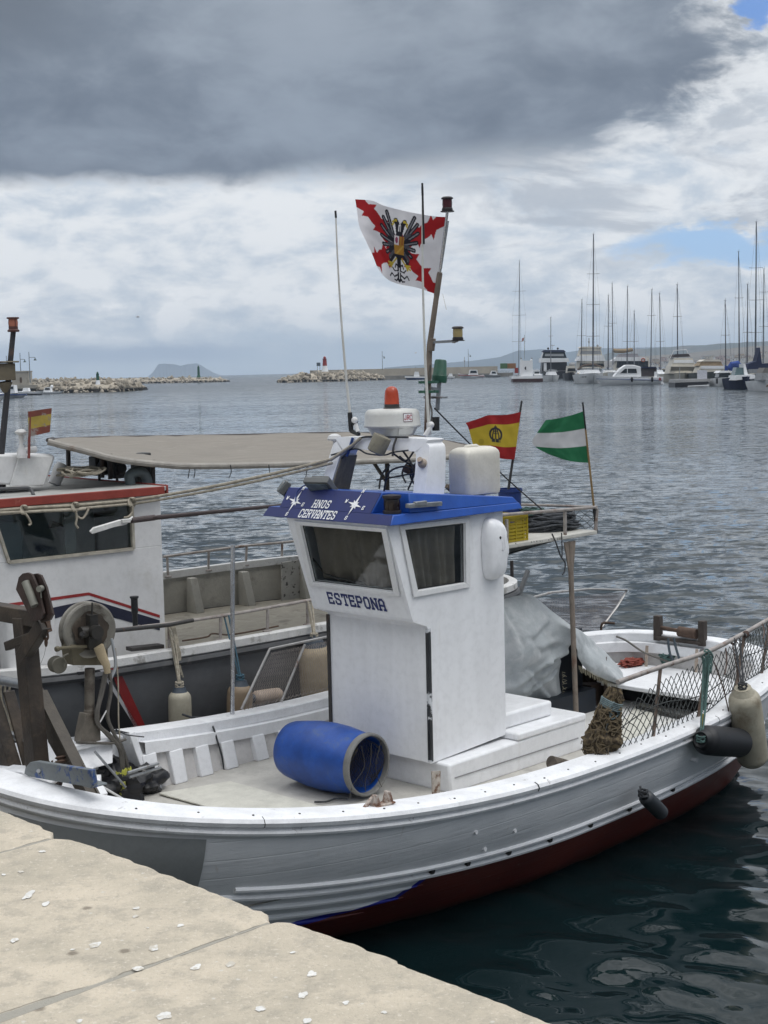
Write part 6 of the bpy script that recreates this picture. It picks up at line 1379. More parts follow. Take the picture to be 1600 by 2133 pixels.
q = [Q.y(u, v, SY2*2-.25) for u, v in ((588, 1172), (660, 1160), (660, 1270), (588, 1275))]; mb = MB(); mb.prism([p for p in q], (0, .02, 0)); mb.build('peeling_panel', mat('peeling_panel', (.40, .39, .36), .7, var=.1, dirt=(.09, .085, .08), ds=16, dirt_lo=.56, dirt_hi=.6, bump=.5), B2T)
# hull colours: diagonal bands painted on the bow quarter
def band(px, y, mt, nm): m_ = MB(); m_.prism([Q.y(u, v, y) for u, v in px], (0, .004, 0)); return m_.build(nm, mt, hull2, smooth=False)
band([(160, 1400), (208, 1396), (300, 1545), (255, 1560)], -.020, mat('black_band', (.010, .010, .012), .5), 'black_band')
band([(208, 1396), (216, 1395), (308, 1545), (300, 1545)], -.020, mat('white_band', (.40, .40, .41), .5), 'white_band')
band([(229, 1393), (247, 1391), (318, 1545), (291, 1545)], -.020, mat('red_band', (.20, .012, .012), .5), 'red_band')
# wheelhouse
YW0, YW1, XW0, XW1, ZW = .35, 2.3, -3.1, -.375, 2.50
wl_, wr_, wt_, wb2 = -1.690, -.640, 2.44, 2.062
mb = MB()
mb.box2((XW0, YW0, 1.0), (XW1, YW0+.04, wb2)); mb.box2((XW0, YW0, wt_), (XW1, YW0+.04, ZW)); mb.box2((wr_, YW0, wb2), (XW1, YW0+.04, wt_))
mb.prism([(XW0, YW0, wb2), (wl_, YW0, wb2), (wl_-.11, YW0, wt_), (XW0, YW0, wt_)], (0, .04, 0))
mb.box2((XW1-.04, YW0+.041, 1.0), (XW1-.001, YW1, ZW)); mb.box2((XW0, YW1-.04, 1.0), (XW1-.041, YW1, ZW)); mb.box2((XW0, YW0+.041, 1.0), (XW0+.04, YW1-.041, ZW))
w2 = mb.build('wheelhouse', CREAMW, B2T, bevel=.004)
mb = MB(); mb.box2((XW0-.05, YW0-.05, ZW), (XW1+.03, YW1+.05, ZW+.035)); mb.build('roof', mat('dirty_grey_roof', (.36, .36, .345), .75, var=.15, vs=4, dirt=(.22, .215, .2), ds=4, bump=.2), B2T, bevel=.006)
mb = MB(); mb.box2((XW0-.06, YW0-.075, ZW-.028), (XW1-.0, YW0-.051, ZW+.038)); mb.box2((XW1+.031, YW0-.05, ZW-.03), (XW1+.05, YW1, ZW+.045)); mb.build('roof_trim', REDP, B2T, bevel=.006)
mb = MB(); q = [(wl_, wb2), (wr_, wb2), (wr_, wt_), (wl_-.11, wt_)]
for i in range(4):
    a, b = q[i], q[(i+1) % 4]; mb.bar((a[0], YW0-.006, a[1]), (b[0], YW0-.006, b[1]), .022, .03, (0, 1, 0))
wi = mb.build('window', mat('tan_window_frame', (.40, .37, .31), .7, var=.2, vs=12, dirt=(.22, .19, .15), ds=14, bump=.3), B2T)
mb = MB(); mb.prism([(x, YW0+.012, z) for x, z in q], (0, .006, 0)); mb.build('pane', PANE2, wi, smooth=False)
mb = MB(); mb.box2((-1.21, YW0+.02, wb2), (-1.12, YW0+.035, wt_)); mb.build('mullion', mat('grey_green_mullion', (.10, .11, .11), .6), wi)
mb = MB(); mb.box2((XW0+.1, YW0+.9, 1.1), (XW1-.1, YW0+.93, 2.45)); mb.build('window_backing', mat('teal_window_backing', (.42, .47, .47), .8, var=.3, vs=2), B2T, smooth=False)  # panel behind the window, colour lightened for the sky reflected in the glass
mb = MB(); mb.box2((-1.9, YW0+.3, 1.9), (-1.42, YW0+.5, 2.33)); mb.tube(spline([(-1.75, YW0+.25, 2.45), (-1.66, YW0+.25, 2.28), (-1.8, YW0+.25, 2.12)], 6), .02, 8); mb.build('wheel_box', mat('pale_console', (.25, .27, .27), .6), B2T, bevel=.01)
mb = MB(); a_ = Q.y(105, 1092, .5); b_ = Q.y(130, 1098, .5); mb.tube([a_, b_], [.03, .02], 10); mb.build('inside_lamp', BLACK, B2T)
mb = MB(); mb.prism([(wl_-.13, YW0-.01, wt_+.06), (wr_+.0, YW0-.01, wt_+.06), (wr_+.02, YW0-.01, wt_+.02), (wl_-.13, YW0-.01, wt_+.02)], (0, -.05, -.01)); mb.build('window_eyebrow', mat('tan_window_frame', (.4, .37, .31)), w2, bevel=.008)
def wband(px, mt, nm, off=.003): m_ = MB(); m_.prism([Q.y(u, v, YW0-off) for u, v in px], (0, .002, 0)); m_.build(nm, mt, w2, smooth=False)
wband([(-60, 1268), (185, 1234), (333, 1281), (333, 1287), (185, 1240), (-60, 1275)], mat('red_line', (.26, .02, .02), .5), 'red_line')
wband([(-60, 1312), (100, 1268), (190, 1249), (333, 1292), (333, 1313), (250, 1290), (170, 1272), (110, 1290), (-60, 1330)], mat('navy_band', (.012, .014, .035), .5), 'navy_band')
# roof fittings
RZ = ZW+.036
def rp(u, v, y): return Q.y(u, v, y)
q = [rp(u, v, .75) for u, v in ((-40, 1008), (94, 1012), (116, 952), (108, 946), (-40, 948))]
mb = MB(); mb.prism(q, (0, .45, .0)); mb.build('roof_console', CREAMW, B2T, bevel=.015)
mb = MB(); q = [rp(u, v, .735) for u, v in ((20, 1013), (40, 950), (112, 950), (92, 1010))]; mb.prism(q, (0, .012, 0)); mb.build('console_panel', mat('bright_panel', (.66, .66, .65), .5, dirt=(.5, .47, .4)), B2T, bevel=.004)
mb = MB(); mb.tube(spline([rp(-20, 1020, .5), rp(40, 1017, .5), rp(62, 1018, .5), rp(70, 1032, .45)], 6), .014, 8); mb.build('roof_handrail', mat('black_grey_rubber', (.06, .062, .066)), B2T)
mp0, mp1 = rp(2, 950, .9), rp(28, 688, .9)
mb = MB(); mb.tube([mp0-Vector((0, 0, .4)), mp0, mp1], [.028, .026, .020], 10); ms2 = mb.build('mast', mat('black_mast', (.03, .03, .034), .5, var=.2, dirt=(.1, .06, .04)), B2T)
mb = MB(); c = mp1; mb.lathe([(0, -.01), (.044, -.012), (.046, 0), (.036, .008), (.035, .03), (.0, .031)], c, (0, 0, 1), 20); mb.lathe([(.0, .085), (.036, .086), (.048, .09), (.046, .1), (0, .102)], c, (0, 0, 1), 20)
for a in range(4): mb.bar(c+Vector((.034*cos(a*1.57), .034*sin(a*1.57), .02)), c+Vector((.034*cos(a*1.57), .034*sin(a*1.57), .09)), .006, .006)
ml = mb.build('mast_light', mat('brown_lamp_case', (.08, .03, .025), .5), ms2)
mb = MB(); mb.lathe([(.034, .03), (.037, .055), (.034, .086)], c, (0, 0, 1), 20); mb.build('lens', FADEDR, ml)
mb = MB(); c = rp(-8, 783, .9); mb.box(c+Vector((0, 0, .03)), (.26, .14, .13)); mb.lathe([(0, -.13), (.02, -.13), (.06, -.05), (0, -.04)], c+Vector((.07, 0, 0)), (0, 0, 1), 12); mb.bar(c+Vector((0, 0, .105)), c+Vector((.15, 0, .105)), .2, .012); mb.build('box_lamp', mat('brown_lamp_box', (.13, .11, .075), .6, var=.2, dirt=(.05, .04, .035)), ms2, bevel=.006)
fp0, fp1 = rp(60, 955, .62), rp(62, 858, .62)
mb = MB(); mb.bar(fp0, fp1+Vector((0, 0, .0)), .022, .012); mb.build('sign_post', mat('red_brown_post', (.18, .04, .03), .6), B2T)
sq = [rp(u, v, .61) for u, v in ((59, 857), (108, 850), (104, 900), (60, 910))]
def sg(a, b): return sq[0].lerp(sq[1], a).lerp(sq[3].lerp(sq[2], a), b)
mb = MB()
for k, (b0, b1) in enumerate(((0, .24), (.24, .70), (.70, 1))): mb.cur = k; mb.prism([sg(0, b0), sg(1, b0), sg(1, b1), sg(0, b1)], (0, .008, 0))
mb.build('painted_plate', [mat('flaking_red', (.17, .05, .035), .8, var=.2, vs=14, dirt=(.24, .20, .18), ds=9, dirt_lo=.52, dirt_hi=.56), mat('flaking_yellow', (.34, .26, .05), .8, var=.15, vs=14, dirt=(.24, .20, .14), ds=9, dirt_lo=.54, dirt_hi=.58), mat('flaking_red2', (.17, .05, .035), .8, var=.2, vs=14, dirt=(.24, .20, .18), ds=9, dirt_lo=.50, dirt_hi=.54)], B2T, smooth=False)
mb = MB(); c = rp(45, 940, .7); mb.lathe([(0, .17), (.024, .168), (.045, .15), (.045, .14), (.02, .125), (.014, .05), (.035, .0), (.04, -.05), (0, -.05)], c, (0, 0, 1), 18); mb.tube([c, c+Vector((.12, 0, .01))], .025, 10); mb.build('gps_antenna', CREAMW, B2T)
mb = MB(); c = rp(122, 985, 1.15); mb.lathe([(0, -.1), (.05, -.1), (.055, .05), (.04, .08), (0, .085)], c, (.5, 0, 1), 16); mb.build('white_canister', CREAMW, B2T)
def post2(nm, u0, v0, u1, v1, y, r=.02): m_ = MB(); m_.tube([rp(u0, v0, y), rp(u1, v1, y)], r, 8); m_.build(nm, mat('brown_black_post', (.05, .042, .04), .6, var=.3, dirt=(.11, .07, .05)), B2T)
for u0, v0, v1, y in ((142, 932, 990, 1.5), (212, 940, 995, 1.2), (229, 945, 998, 1.0), (318, 958, 1008, .75)): post2('awning_post', u0, v0, u0+1, v1, y)
for (u, v, w_, h_, y) in ((206, 970, .13, .16, 1.35), (243, 975, .11, .17, 1.2), (294, 975, .14, .26, 1.2)):
    c = rp(u, v, y); m_ = MB(); m_.box(c, (w_, .12, h_)); m_.lathe([(0, -.06), (.05, -.06), (.05, .03), (0, .03)], c+Vector((.0, -.06, .0)), (0, -1, .1), 14); m_.bar(c-Vector((0, 0, h_/2)), c-Vector((0, 0, h_/2+.09)), .03, .02); m_.build('deck_lamp', BLACK, B2T, bevel=.02)
mb = MB(); mb.tube(spline([rp(272, 1008, .7), rp(270, 992, .7), rp(282, 983, .7), rp(298, 985, .7), rp(306, 998, .7), rp(306, 1010, .7)], 6), .042, 14); mb.build('vent_elbow', mat('grey_green_pvc', (.115, .14, .145), .5, var=.12), B2T)
# awning on its frame
near = [(100, 917, .75), (175, 936, .6), (250, 955, .55), (340, 965, .55), (400, 968, .55), (560, 966, .6), (690, 961, .65), (780, 958, .7), (850, 955, .75), (930, 950, .8), (1003, 943, .9)]
farr = [(110, 914, 2.5), (180, 911, 2.5), (260, 909, 2.5), (340, 908, 2.5), (400, 907, 2.5), (560, 904, 2.5), (690, 901, 2.5), (780, 902, 2.5), (850, 905, 2.5), (930, 918, 2.5), (1010, 934, 2.5)]
A_ = spline([rp(*q) for q in near], 6); C_ = spline([rp(*q) for q in farr], 6); rows = []
for j in range(15):
    k = j/14; rows.append([a.lerp(b, k)-Vector((0, 0, .035*4*k*(1-k)*(.6+.5*sin(i*.42)**2)+.005*sin(i*.9+j))) for i, (a, b) in enumerate(zip(A_, C_))])
mb = MB(); mb.grid(rows); aw = mb.build('awning', AWNM, B2T, solid=.006)
mb = MB(); mb.tube([p-Vector((0, 0, .012)) for p in A_], .026, 10); mb.build('awning_boom', mat('grey_boom', (.30, .28, .25), .6, var=.2, vs=8, dirt=(.17, .12, .09), ds=6), B2T)
mb = MB(); mb.tube([p-Vector((0, 0, .012)) for p in C_], .02, 8); mb.tube([A_[0], C_[0]], .018, 8); mb.tube([A_[-1], C_[-1]], .018, 8); mb.build('awning_frame', mat('brown_black_post', (.05, .042, .04)), B2T)
for u in (395, 405, 480, 560, 640):
    a_ = rp(u, 968, .54); mb = MB(); mb.tube(spline([a_, a_+Vector((.01*sin(u), 0, -.06)), a_+Vector((.02*sin(u*2), 0, -.11))], 4), .004, 5); mb.build('awning_tie', ROPED, B2T)
a_, b_ = rp(806, 1030, 1.4), rp(806, 956, 1.4); mb = MB(); mb.tube([(a_.x, a_.y, 1.0), b_], .022, 8); mb.tube([rp(775, 958, 1.3), rp(806, 1005, 1.4)], .018, 8); mb.build('awning_post', mat('brown_black_post', (.05, .042, .04)), B2T)
# handrails
def rail2(px, y, posts, nm):
    m_ = MB(); m_.tube(spline([rp(u, v, y) for u, v in px], 4), .0135, 8); r_ = m_.build(nm, RAILP, B2T)
    for (u0, v0, u1, v1) in posts:
        a, b = rp(u0, v0, y), rp(u1, v1, y); m_ = MB(); m_.tube([a, b], .013, 8); m_.lathe([(0, -.01), (.04, -.01), (.04, 0), (.014, .008)], b, (0, 0, 1), 10); m_.build('rail_post', RAILP, r_)
rail2([(240, 1313), (300, 1305), (352, 1299), (480, 1280), (640, 1251), (800, 1222)], .06, ((460, 1283, 459, 1332), (558, 1266, 557, 1313), (640, 1252, 641, 1300), (352, 1300, 353, 1352)), 'near_handrail')
rail2([(340, 1160), (430, 1148), (512, 1137), (617, 1127), (760, 1108)], SY2*2-.05, ((348, 1158, 350, 1200), (435, 1148, 434, 1187), (514, 1138, 512, 1176), (588, 1130, 587, 1166)), 'far_handrail')
c = rp(1080, 1185, .9); mb = MB(); mb.tube([rp(1066, 1168, .9), rp(1067, 1212, .9)], .018, 8); mb.build('stern_post', mat('brown_black_post', (.05, .042, .04)), B2T)
mb = MB(); mb.bar(rp(1100, 1188, .5), rp(1080, 1242, .5), .04, .03); mb.build('grey_stub', mat('grey_stub', (.16, .165, .17), .6), B2T)
mb = MB(); a_, b_ = rp(268, 1352, .12), rp(336, 1345, .12); mb.bar(a_, b_, .09, .03); mb.build('hatch_board', DARKST, B2T, bevel=.004)
mb = MB(); mb.lathe([(0, -.12), (.02, -.12), (.02, 0), (.026, .02), (.026, .12), (.034, .13), (.034, .14), (0, .14)], rp(281, 1280, .08), (0, 0, 1), 14); mb.build('tap_handle', BLACK, B2T)

# ---- gear around the second boat
R2 = lambda u, v, y: Q.y(u, v, y)
YG = -.16
fender('grimy beige fender hanging alone on the grey hull below the two-rope lashing', B2, R2(374, 1436, YG-.02), R2(377, 1560, YG-.02), .087, R2(354, 1300, .05), FENDM, ropes=4)
fender('old brownish fender hanging behind the stainless upright tube', B2, R2(500, 1422, YG), R2(498, 1520, YG), .10, R2(470, 1282, .05), mat('rusty_tan_fender', (.30, .225, .15), .6, var=.2, vs=4, dirt=(.17, .10, .06), ds=4), ropes=2, rm=mat('teal_rope', (.05, .11, .15), .85))
fender('tan fender lying sideways seen through the netting frame', B2, R2(526, 1455, YG-.02), R2(588, 1446, YG-.02), .058, None, mat('pale_tan_fender', (.42, .33, .26), .6, var=.2, vs=5, dirt=(.26, .17, .11), ds=5))
fender('largest beige fender half hidden by the white wheelhouse', B2, R2(655, 1338, YG), R2(662, 1470, YG), .135, R2(644, 1252, .05), mat('stained_tan_fender', (.40, .325, .22), .6, var=.15, vs=4, dirt=(.24, .16, .09), ds=3, dirt_lo=.48, dirt_hi=.7), ropes=4)
# roof clutter
rnd = random.Random(12); c = rp(165, 1000, .75); mb = MB()
for k in range(16): mb.tube(spline([c+Vector((rnd.uniform(-.10, .10)+rnd.uniform(.05, .11)*cos(a+k), rnd.uniform(-.1, .1)+.09*sin(a+k), .03+.07*rnd.random())) for a in [i*1.05 for i in range(6)]], 4, True), .008, 6, closed=True)
c.z = RZ; tag(mb.build('rope_coil', ROPEM, None, fr=B2, base=c), 'tangled tan rope lying on the red-trimmed wheelhouse roof', 'rope')
# mooring lines and boom between the boats
g1 = [R2(-30, 1066, .27), R2(60, 1058, .27), R2(150, 1053, .27), R2(278, 1042, .27), B2.l(B1.w(B1.x(520, 993, -.3))), B2.l(B1.w(B1.x(690, 957, -.25))), B2.l(B1.w(B1.x(735, 927, -.22))), B2.l(B1.w(B1.x(752, 912, -.2)))]
mb = MB(); P = [g1[0], g1[1], g1[2], g1[3]]+sag(g1[3], g1[5], .02)[1:-1]+[g1[5], g1[6], g1[7]]; mb.tube(P, .012, 8); tag(mb.build('mooring_line', ROPEM, None, fr=B2, base=P[3]), 'upper tan line from the white radar arch to the other wheelhouse', 'rope')
P2 = [p+Vector((0, -.012, -.026)) for p in P[:-2]]; mb = MB(); mb.tube(P2, .010, 8); tag(mb.build('mooring_line', ROPEM, None, fr=B2, base=P2[3]), 'thinner tan line running just under the upper tan line', 'rope')
mb = MB(); P3 = [R2(-30, 1070, .25), R2(60, 1066, .25), R2(155, 1062, .25), R2(178, 1060, .25)]; mb.tube(P3, .011, 8)
for (u, v) in ((50, 1062), (157, 1056), (275, 1046)): 
    for k in range(3): mb.tube(spline([R2(u+2*k-2+5*cos(a), v+9*sin(a), .25+.02*sin(a*2)) for a in [i*1.05 for i in range(6)]], 4, True), .008, 6, closed=True)
for pts in ([(158, 1064), (160, 1080), (158, 1092), (163, 1100)], [(160, 1075), (172, 1080), (182, 1066), (186, 1056)], [(52, 1068), (60, 1080), (64, 1090), (60, 1094)], [(275, 1050), (276, 1066), (268, 1076), (258, 1078)]): mb.tube(spline([R2(u, v, .24) for u, v in pts], 6), .009, 7)
tag(mb.build('lashing_line', ROPEM, None, fr=B2, base=P3[2]), 'tan line knotted with hanging ends across the dark wheelhouse window', 'rope')
a_, b_, c_ = R2(318, 1079, .05), B2.l(B1.w(B1.y(592, 1052, .9))), R2(276, 1084, .05)
sp = thing('spar', 'dark spar with a flat white blade pointing across the other wheelhouse window', 'spar', B2, c_)
mb = MB(); mb.tube([c_, a_, b_], [.022, .018, .012], 10); mb.tube([R2(274, 1084, .05), R2(322, 1078, .05)], .023, 10); mb.build('pole', mat('dark_brown_pole', (.06, .045, .045), .6, var=.25), sp)
mb = MB(); q = [R2(u, v, .04) for u, v in ((188, 1108), (196, 1100), (250, 1084), (268, 1084), (278, 1076), (277, 1082), (262, 1094), (240, 1098), (192, 1113))]; mb.prism(q, (0, .02, .006)); mb.box(R2(262, 1085, .03), (.07, .03, .03)); mb.build('blade', mat('chipped_white_blade', (.60, .60, .58), .6, dirt=(.3, .28, .25), ds=10), sp, bevel=.004)
mb = MB(); q0, q1 = R2(355, 1300, .03), R2(368, 1358, -.02)
for k in range(5): mb.tube(spline([q0+Vector((.03*sin(k*2), 0, .01)), q0.lerp(q1, .5)+Vector((.02*cos(k*1.7), -.02, 0)), q1+Vector((.02*sin(k), -.02, 0)), q1+Vector((.015*k-.03, -.03, -.12-.02*k))], 5), .007, 6)
tag(mb.build('rope_hank', ROPEM, None, fr=B2, base=q1), 'hank of tan rope tied to the handrail of the grey hulled boat', 'rope')
mb = MB(); mb.tube(spline([R2(u, v, .12) for u, v in ((380, 1335), (430, 1327), (443, 1320), (480, 1322), (540, 1312), (580, 1304))], 6), .007, 6); tag(mb.build('chain', RUST, None, fr=B2, base=R2(443, 1320, .12)), 'thin rusty chain lying along the deck edge of the grey hulled boat', 'chain')
c = R2(45, 1340, .2); mb = MB(); m_ = rr2(c.x-.14, c.x+.25, .12, .30, .04, 0); mb.grid([[p+Vector((0, 0, z)) for p in m_] for z in (1.3, 1.62, 1.66)], closed=True); mb.f.append(tuple(range(56, 84))); mb.mi.append(0)
tag(mb.build('white_tank', CREAMW, None, fr=B2, base=(c.x, .2, 1.3)), 'white plastic tank on the grey hulled boat behind the brown gallows', 'tank')

# ================================================================== FAR SIDE OF THE HARBOUR
def zabove(P, u, v):       # height at which pixel row v is seen straight above the point P
    D = (P-CAM).dot(FWD); return onplane(u, v, P, Vector((0, 1, 0))).z
class Far:
    def __init__(s, name, label, cat, uc, vw, group=None):
        s.c = atz(uc, vw, 0.); s.s = (s.c-CAM).length/F; s.t = place(name, label, cat, s.c, 0, group)
    def P(s, u, v, d=0.): return onplane(u, v, s.c, Vector((0, 1, 0)))-s.c+Vector((0, d, 0))
    def prism(s, px, d0, d1, nm, m_at, parent=None, bevel=0):
        m_ = MB(); m_.prism([s.P(u, v, d0) for u, v in px], (0, d1-d0, 0)); return m_.build(nm, m_at, parent or s.t, smooth=False, bevel=bevel)
    def hull(s, u0, u1, vw, v0, v1, beam, m_at, mid=None):      # broadside, bow at u0
        rows = []; a, b = s.P(u0, vw), s.P(u1, vw); za, zb = s.P(u0, v0).z, s.P(u1, v1).z; zm = (s.P((u0+u1)/2, mid).z if mid else (za+zb)/2)
        L_ = b.x-a.x
        for i in range(21):
            t_ = i/20; hb = beam/2*min(1, (t_/.5)**.62 if t_ > 0 else .02)*(1-.12*max(0, t_-.7)/.3); z = za*(1-t_)*(1-2*t_)+4*t_*(1-t_)*zm+zb*t_*(2*t_-1)
            sh = L_*.13*(1-t_)**3
            rows.append([Vector((a.x+L_*t_+f*sh, y*hb, zz)) for y, zz, f in ((0, z+.01, 0), (-1, z, 0), (-.99, z*.8, .2), (-.93, z*.4, .6), (-.80, 0, 1), (-.4, -.4, 1.1), (.4, -.4, 1.1), (.8, 0, 1), (.93, z*.4, .6), (.99, z*.8, .2), (1, z, 0), (0, z+.01, 0))])
        m_ = MB(); m_.grid(rows); n_ = 12; m_.f.append(tuple(range(20*n_, 21*n_-1))); m_.mi.append(0); return m_.build('hull', m_at, s.t, ang=40)
    def hull_end(s, u0, u1, vw, v0, L_, m_at, bow_near=True):     # seen end on
        a, b = s.P(u0, vw), s.P(u1, vw); W_ = (b.x-a.x)/2; cx = (a.x+b.x)/2; z0 = s.P((u0+u1)/2, v0).z; rows = []; sg_ = 1 if bow_near else -1
        for i in range(17):
            t_ = i/16; hb = W_*min(1, (t_/.55)**.6 if t_ > 0 else .02); z = z0*(1.0-.18*t_)
            rows.append([Vector((cx+x*hb, sg_*(-L_*.35+L_*t_+f*L_*.12*(1-t_)**3), zz)) for x, zz, f in ((0, z+.01, 0), (-1, z, 0), (-.93, z*.5, .5), (-.8, 0, 1), (0, -.4, 1.1), (.8, 0, 1), (.93, z*.5, .5), (1, z, 0), (0, z+.01, 0))])
        m_ = MB(); m_.grid(rows); m_.f.append(tuple(range(16*9, 17*9-1))); m_.mi.append(0); return m_.build('hull', m_at, s.t, ang=40)
    def mast(s, u, v0, v1, r, m_at, spr=(), lean=0., d=0., stays=True, spw=14):
        a, b = s.P(u-lean, v0, d), s.P(u, v1, d); m_ = MB(); m_.tube([a, b], [r, r*.6], 8); mm_ = m_.build('mast', m_at, s.t)
        for sv in spr:
            k = (v0-sv)/(v0-v1); p = a.lerp(b, k); m_ = MB(); m_.tube([p-Vector((spw*s.s, 0, -.05)), p, p+Vector((spw*s.s, 0, .05))], .035, 5); m_.build('spreader', m_at, mm_)
        m_ = MB(); m_.box(b+Vector((0, 0, .06)), (.5, .1, .05)); m_.tube([b, b+Vector((.12, 0, .5))], .02, 4); m_.build('masthead', m_at, mm_)
        if stays:
            m_ = MB()
            for sx in (-1, 1): m_.tube([a+Vector((sx*1.35*min(1, spw*s.s), 0, 0)), a.lerp(b, .5)+Vector((sx*spw*s.s, 0, 0)), b], .012, 4)
            m_.tube([a+Vector((.4, -4.0, 0)), b], .014, 4); m_.tube([a+Vector((.9, 4.5, .3)), b], .03, 4); m_.build('rigging', m_at, mm_)
        return mm_
FW1 = mat('far_white_gelcoat', (.80, .81, .82), .4, var=.06, vs=.5, bump=0)
FW2 = mat('far_cream_gelcoat', (.64, .60, .52), .5, var=.1, vs=.6, bump=0)
FGL = mat('far_dark_glass', (.015, .02, .024), .12, var=.2, bump=0)
FBL = mat('far_black_hull', (.016, .016, .019), .4, var=.2, bump=0)
FNV = mat('far_navy_canvas', (.014, .022, .06), .8, var=.2, vs=1, bump=0)
FBC = mat('far_blue_canvas', (.018, .05, .22), .8, var=.2, vs=1, bump=0)
FTN = mat('far_tan_canvas', (.30, .23, .15), .85, var=.2, vs=1, bump=0)
FMA = mat('far_grey_mast', (.15, .16, .18), .5, var=.1, bump=0)
FMD = mat('far_dark_mast', (.065, .07, .085), .5, var=.1, bump=0)
FGR = mat('far_grey_fitting', (.26, .27, .28), .6, var=.2, bump=0)
FRD = mat('far_red', (.28, .035, .03), .6, var=.2, bump=0)
FBH = mat('far_blue_hull', (.02, .05, .17), .45, var=.1, bump=0)
FDH = mat('far_dark_red_hull', (.05, .02, .02), .6, var=.2, bump=0)
FST = mat('far_pale_stone', (.36, .335, .29), .9, var=.15, vs=.3, dirt=(.25, .235, .20), ds=.4, bump=.1, bs=2)
FBR = mat('far_brown_wood', (.10, .07, .05), .7, var=.2, bump=0)

# ---- marina on the right
b = Far('kiosk_pontoon', 'white pontoon kiosk with a round black window and dark red base', 'pontoon', 1098, 796)
b.prism([(1067, 796), (1129, 795), (1129, 788), (1067, 789)], -2.2, 2.2, 'float', FDH); b.prism([(1067, 789), (1129, 788), (1127, 783), (1068, 784)], -2.2, 2.2, 'deck', FW1)
w_ = b.prism([(1084, 784), (1109, 783), (1109, 755), (1108, 748), (1104, 751), (1089, 751), (1085, 748), (1084, 755)], -1.2, 1.2, 'kiosk', FW1)
m_ = MB(); m_.lathe([(0, .03), (.42, .03), (.42, -.03), (0, -.03)], b.P(1095.5, 767, -1.22), (0, -1, 0), 24); wn = m_.build('round_window', FBL, w_); m_ = MB(); m_.prism([b.P(u, v, -1.27) for u, v in ((1095, 762), (1100, 765), (1099, 771), (1095, 772))], (0, .02, 0)); m_.build('pane_reflection_board', FW1, w_, smooth=False)
for u in (1086, 1108): m_ = MB(); m_.lathe([(0, 0), (.18, 0), (.16, .3), (0, .36)], b.P(u, 748), (0, 0, 1), 10); m_.build('chimney_cap', FGR, b.t)
b.prism([(1071, 777), (1078, 777), (1078, 766), (1071, 766)], -2., -1.2, 'red_lifebuoy_post', FRD)
b.prism([(1086, 712), (1091, 709), (1091, 703), (1087, 705)], -.6, -.58, 'pennant', mat('faded_pink_cloth', (.42, .22, .2), .9, bump=0)); m_ = MB(); m_.tube([b.P(1092, 748, -.6), b.P(1092, 698, -.6)], .05, 6); m_.build('flag_pole', FGR, b.t)
b = Far('sailing_yacht', 'lone sailing yacht whose mast stands above the white kiosk', 'sailing yacht', 1084, 793, 'sailing yachts in the marina')
b.hull_end(1066, 1084, 793, 781, 10, FW1); b.mast(1082.5, 783, 543, .11, FMA, (606, 656, 711), 1.5, .5)
b = Far('motor_yacht', 'black and white flybridge yacht with two black radar domes', 'motor yacht', 1153, 788)
b.hull_end(1127, 1181, 790, 770, 14, FBL, False); b.prism([(1127, 778), (1181, 778), (1179, 754), (1129, 755)], -2, 3, 'saloon', FBL)
b.prism([(1125, 755), (1184, 754), (1182, 746), (1126, 746)], -2.6, 4, 'upper_deck', FW1); b.prism([(1128, 746), (1180, 746), (1175, 731), (1133, 731)], -1, 3, 'flybridge', FGL); b.prism([(1134, 742), (1174, 742), (1173, 737), (1135, 737)], -1.15, -1.01, 'windscreen', FGR); b.prism([(1129, 733), (1178, 733), (1173, 729), (1134, 729)], -1.4, 3.2, 'hardtop', FNV)
for u in (1142, 1162): m_ = MB(); m_.ball(b.P(u, 726), .34, 12, 8); m_.build('radar_dome', FBL, b.t)
m_ = MB(); m_.tube([b.P(1151, 730), b.P(1151, 718)], .05, 6); m_.tube([b.P(1147, 720), b.P(1156, 719)], .07, 6); m_.build('radar_bar', FGR, b.t)
b.prism([(1131, 776), (1137, 776), (1137, 756), (1131, 756)], -2.4, -2.05, 'side_pillar', FW1)
b = Far('sailing_yacht', 'small sailing yacht with a short grey mast before the black flybridge yacht', 'sailing yacht', 1147, 794, 'sailing yachts in the marina')
b.hull_end(1131, 1167, 794, 781, 8, FW1); b.prism([(1139, 781), (1160, 781), (1157, 774), (1142, 774)], -1, 3, 'coachroof', FW1); b.mast(1147, 781, 662, .12, FMA, (700,), 0, -.5, False, 5); b.prism([(1135, 775), (1163, 775), (1160, 770), (1146, 769)], .2, .8, 'sail_cover', FGR)
b = Far('motorboat', 'dark hulled launch moored between the black yacht and the tallest-masted yacht', 'motorboat', 1188, 792)
b.hull_end(1177, 1200, 792, 775, 8, FBL); b.prism([(1180, 777), (1199, 777), (1197, 762), (1182, 762)], -1, 2, 'cabin', FW2); b.prism([(1181, 773), (1198, 773), (1197, 767), (1182, 767)], -1.1, -1.01, 'window', FGL); m_ = MB(); m_.lathe([(0, 0), (.75, .15), (.85, .5), (.6, .9), (0, 1)], b.P(1194, 763, 2), (0, 0, 1), 14); m_.build('grey_cover', FGR, b.t)
b = Far('motor_yacht', 'cream flybridge yacht directly behind the tallest mast', 'motor yacht', 1231, 786)
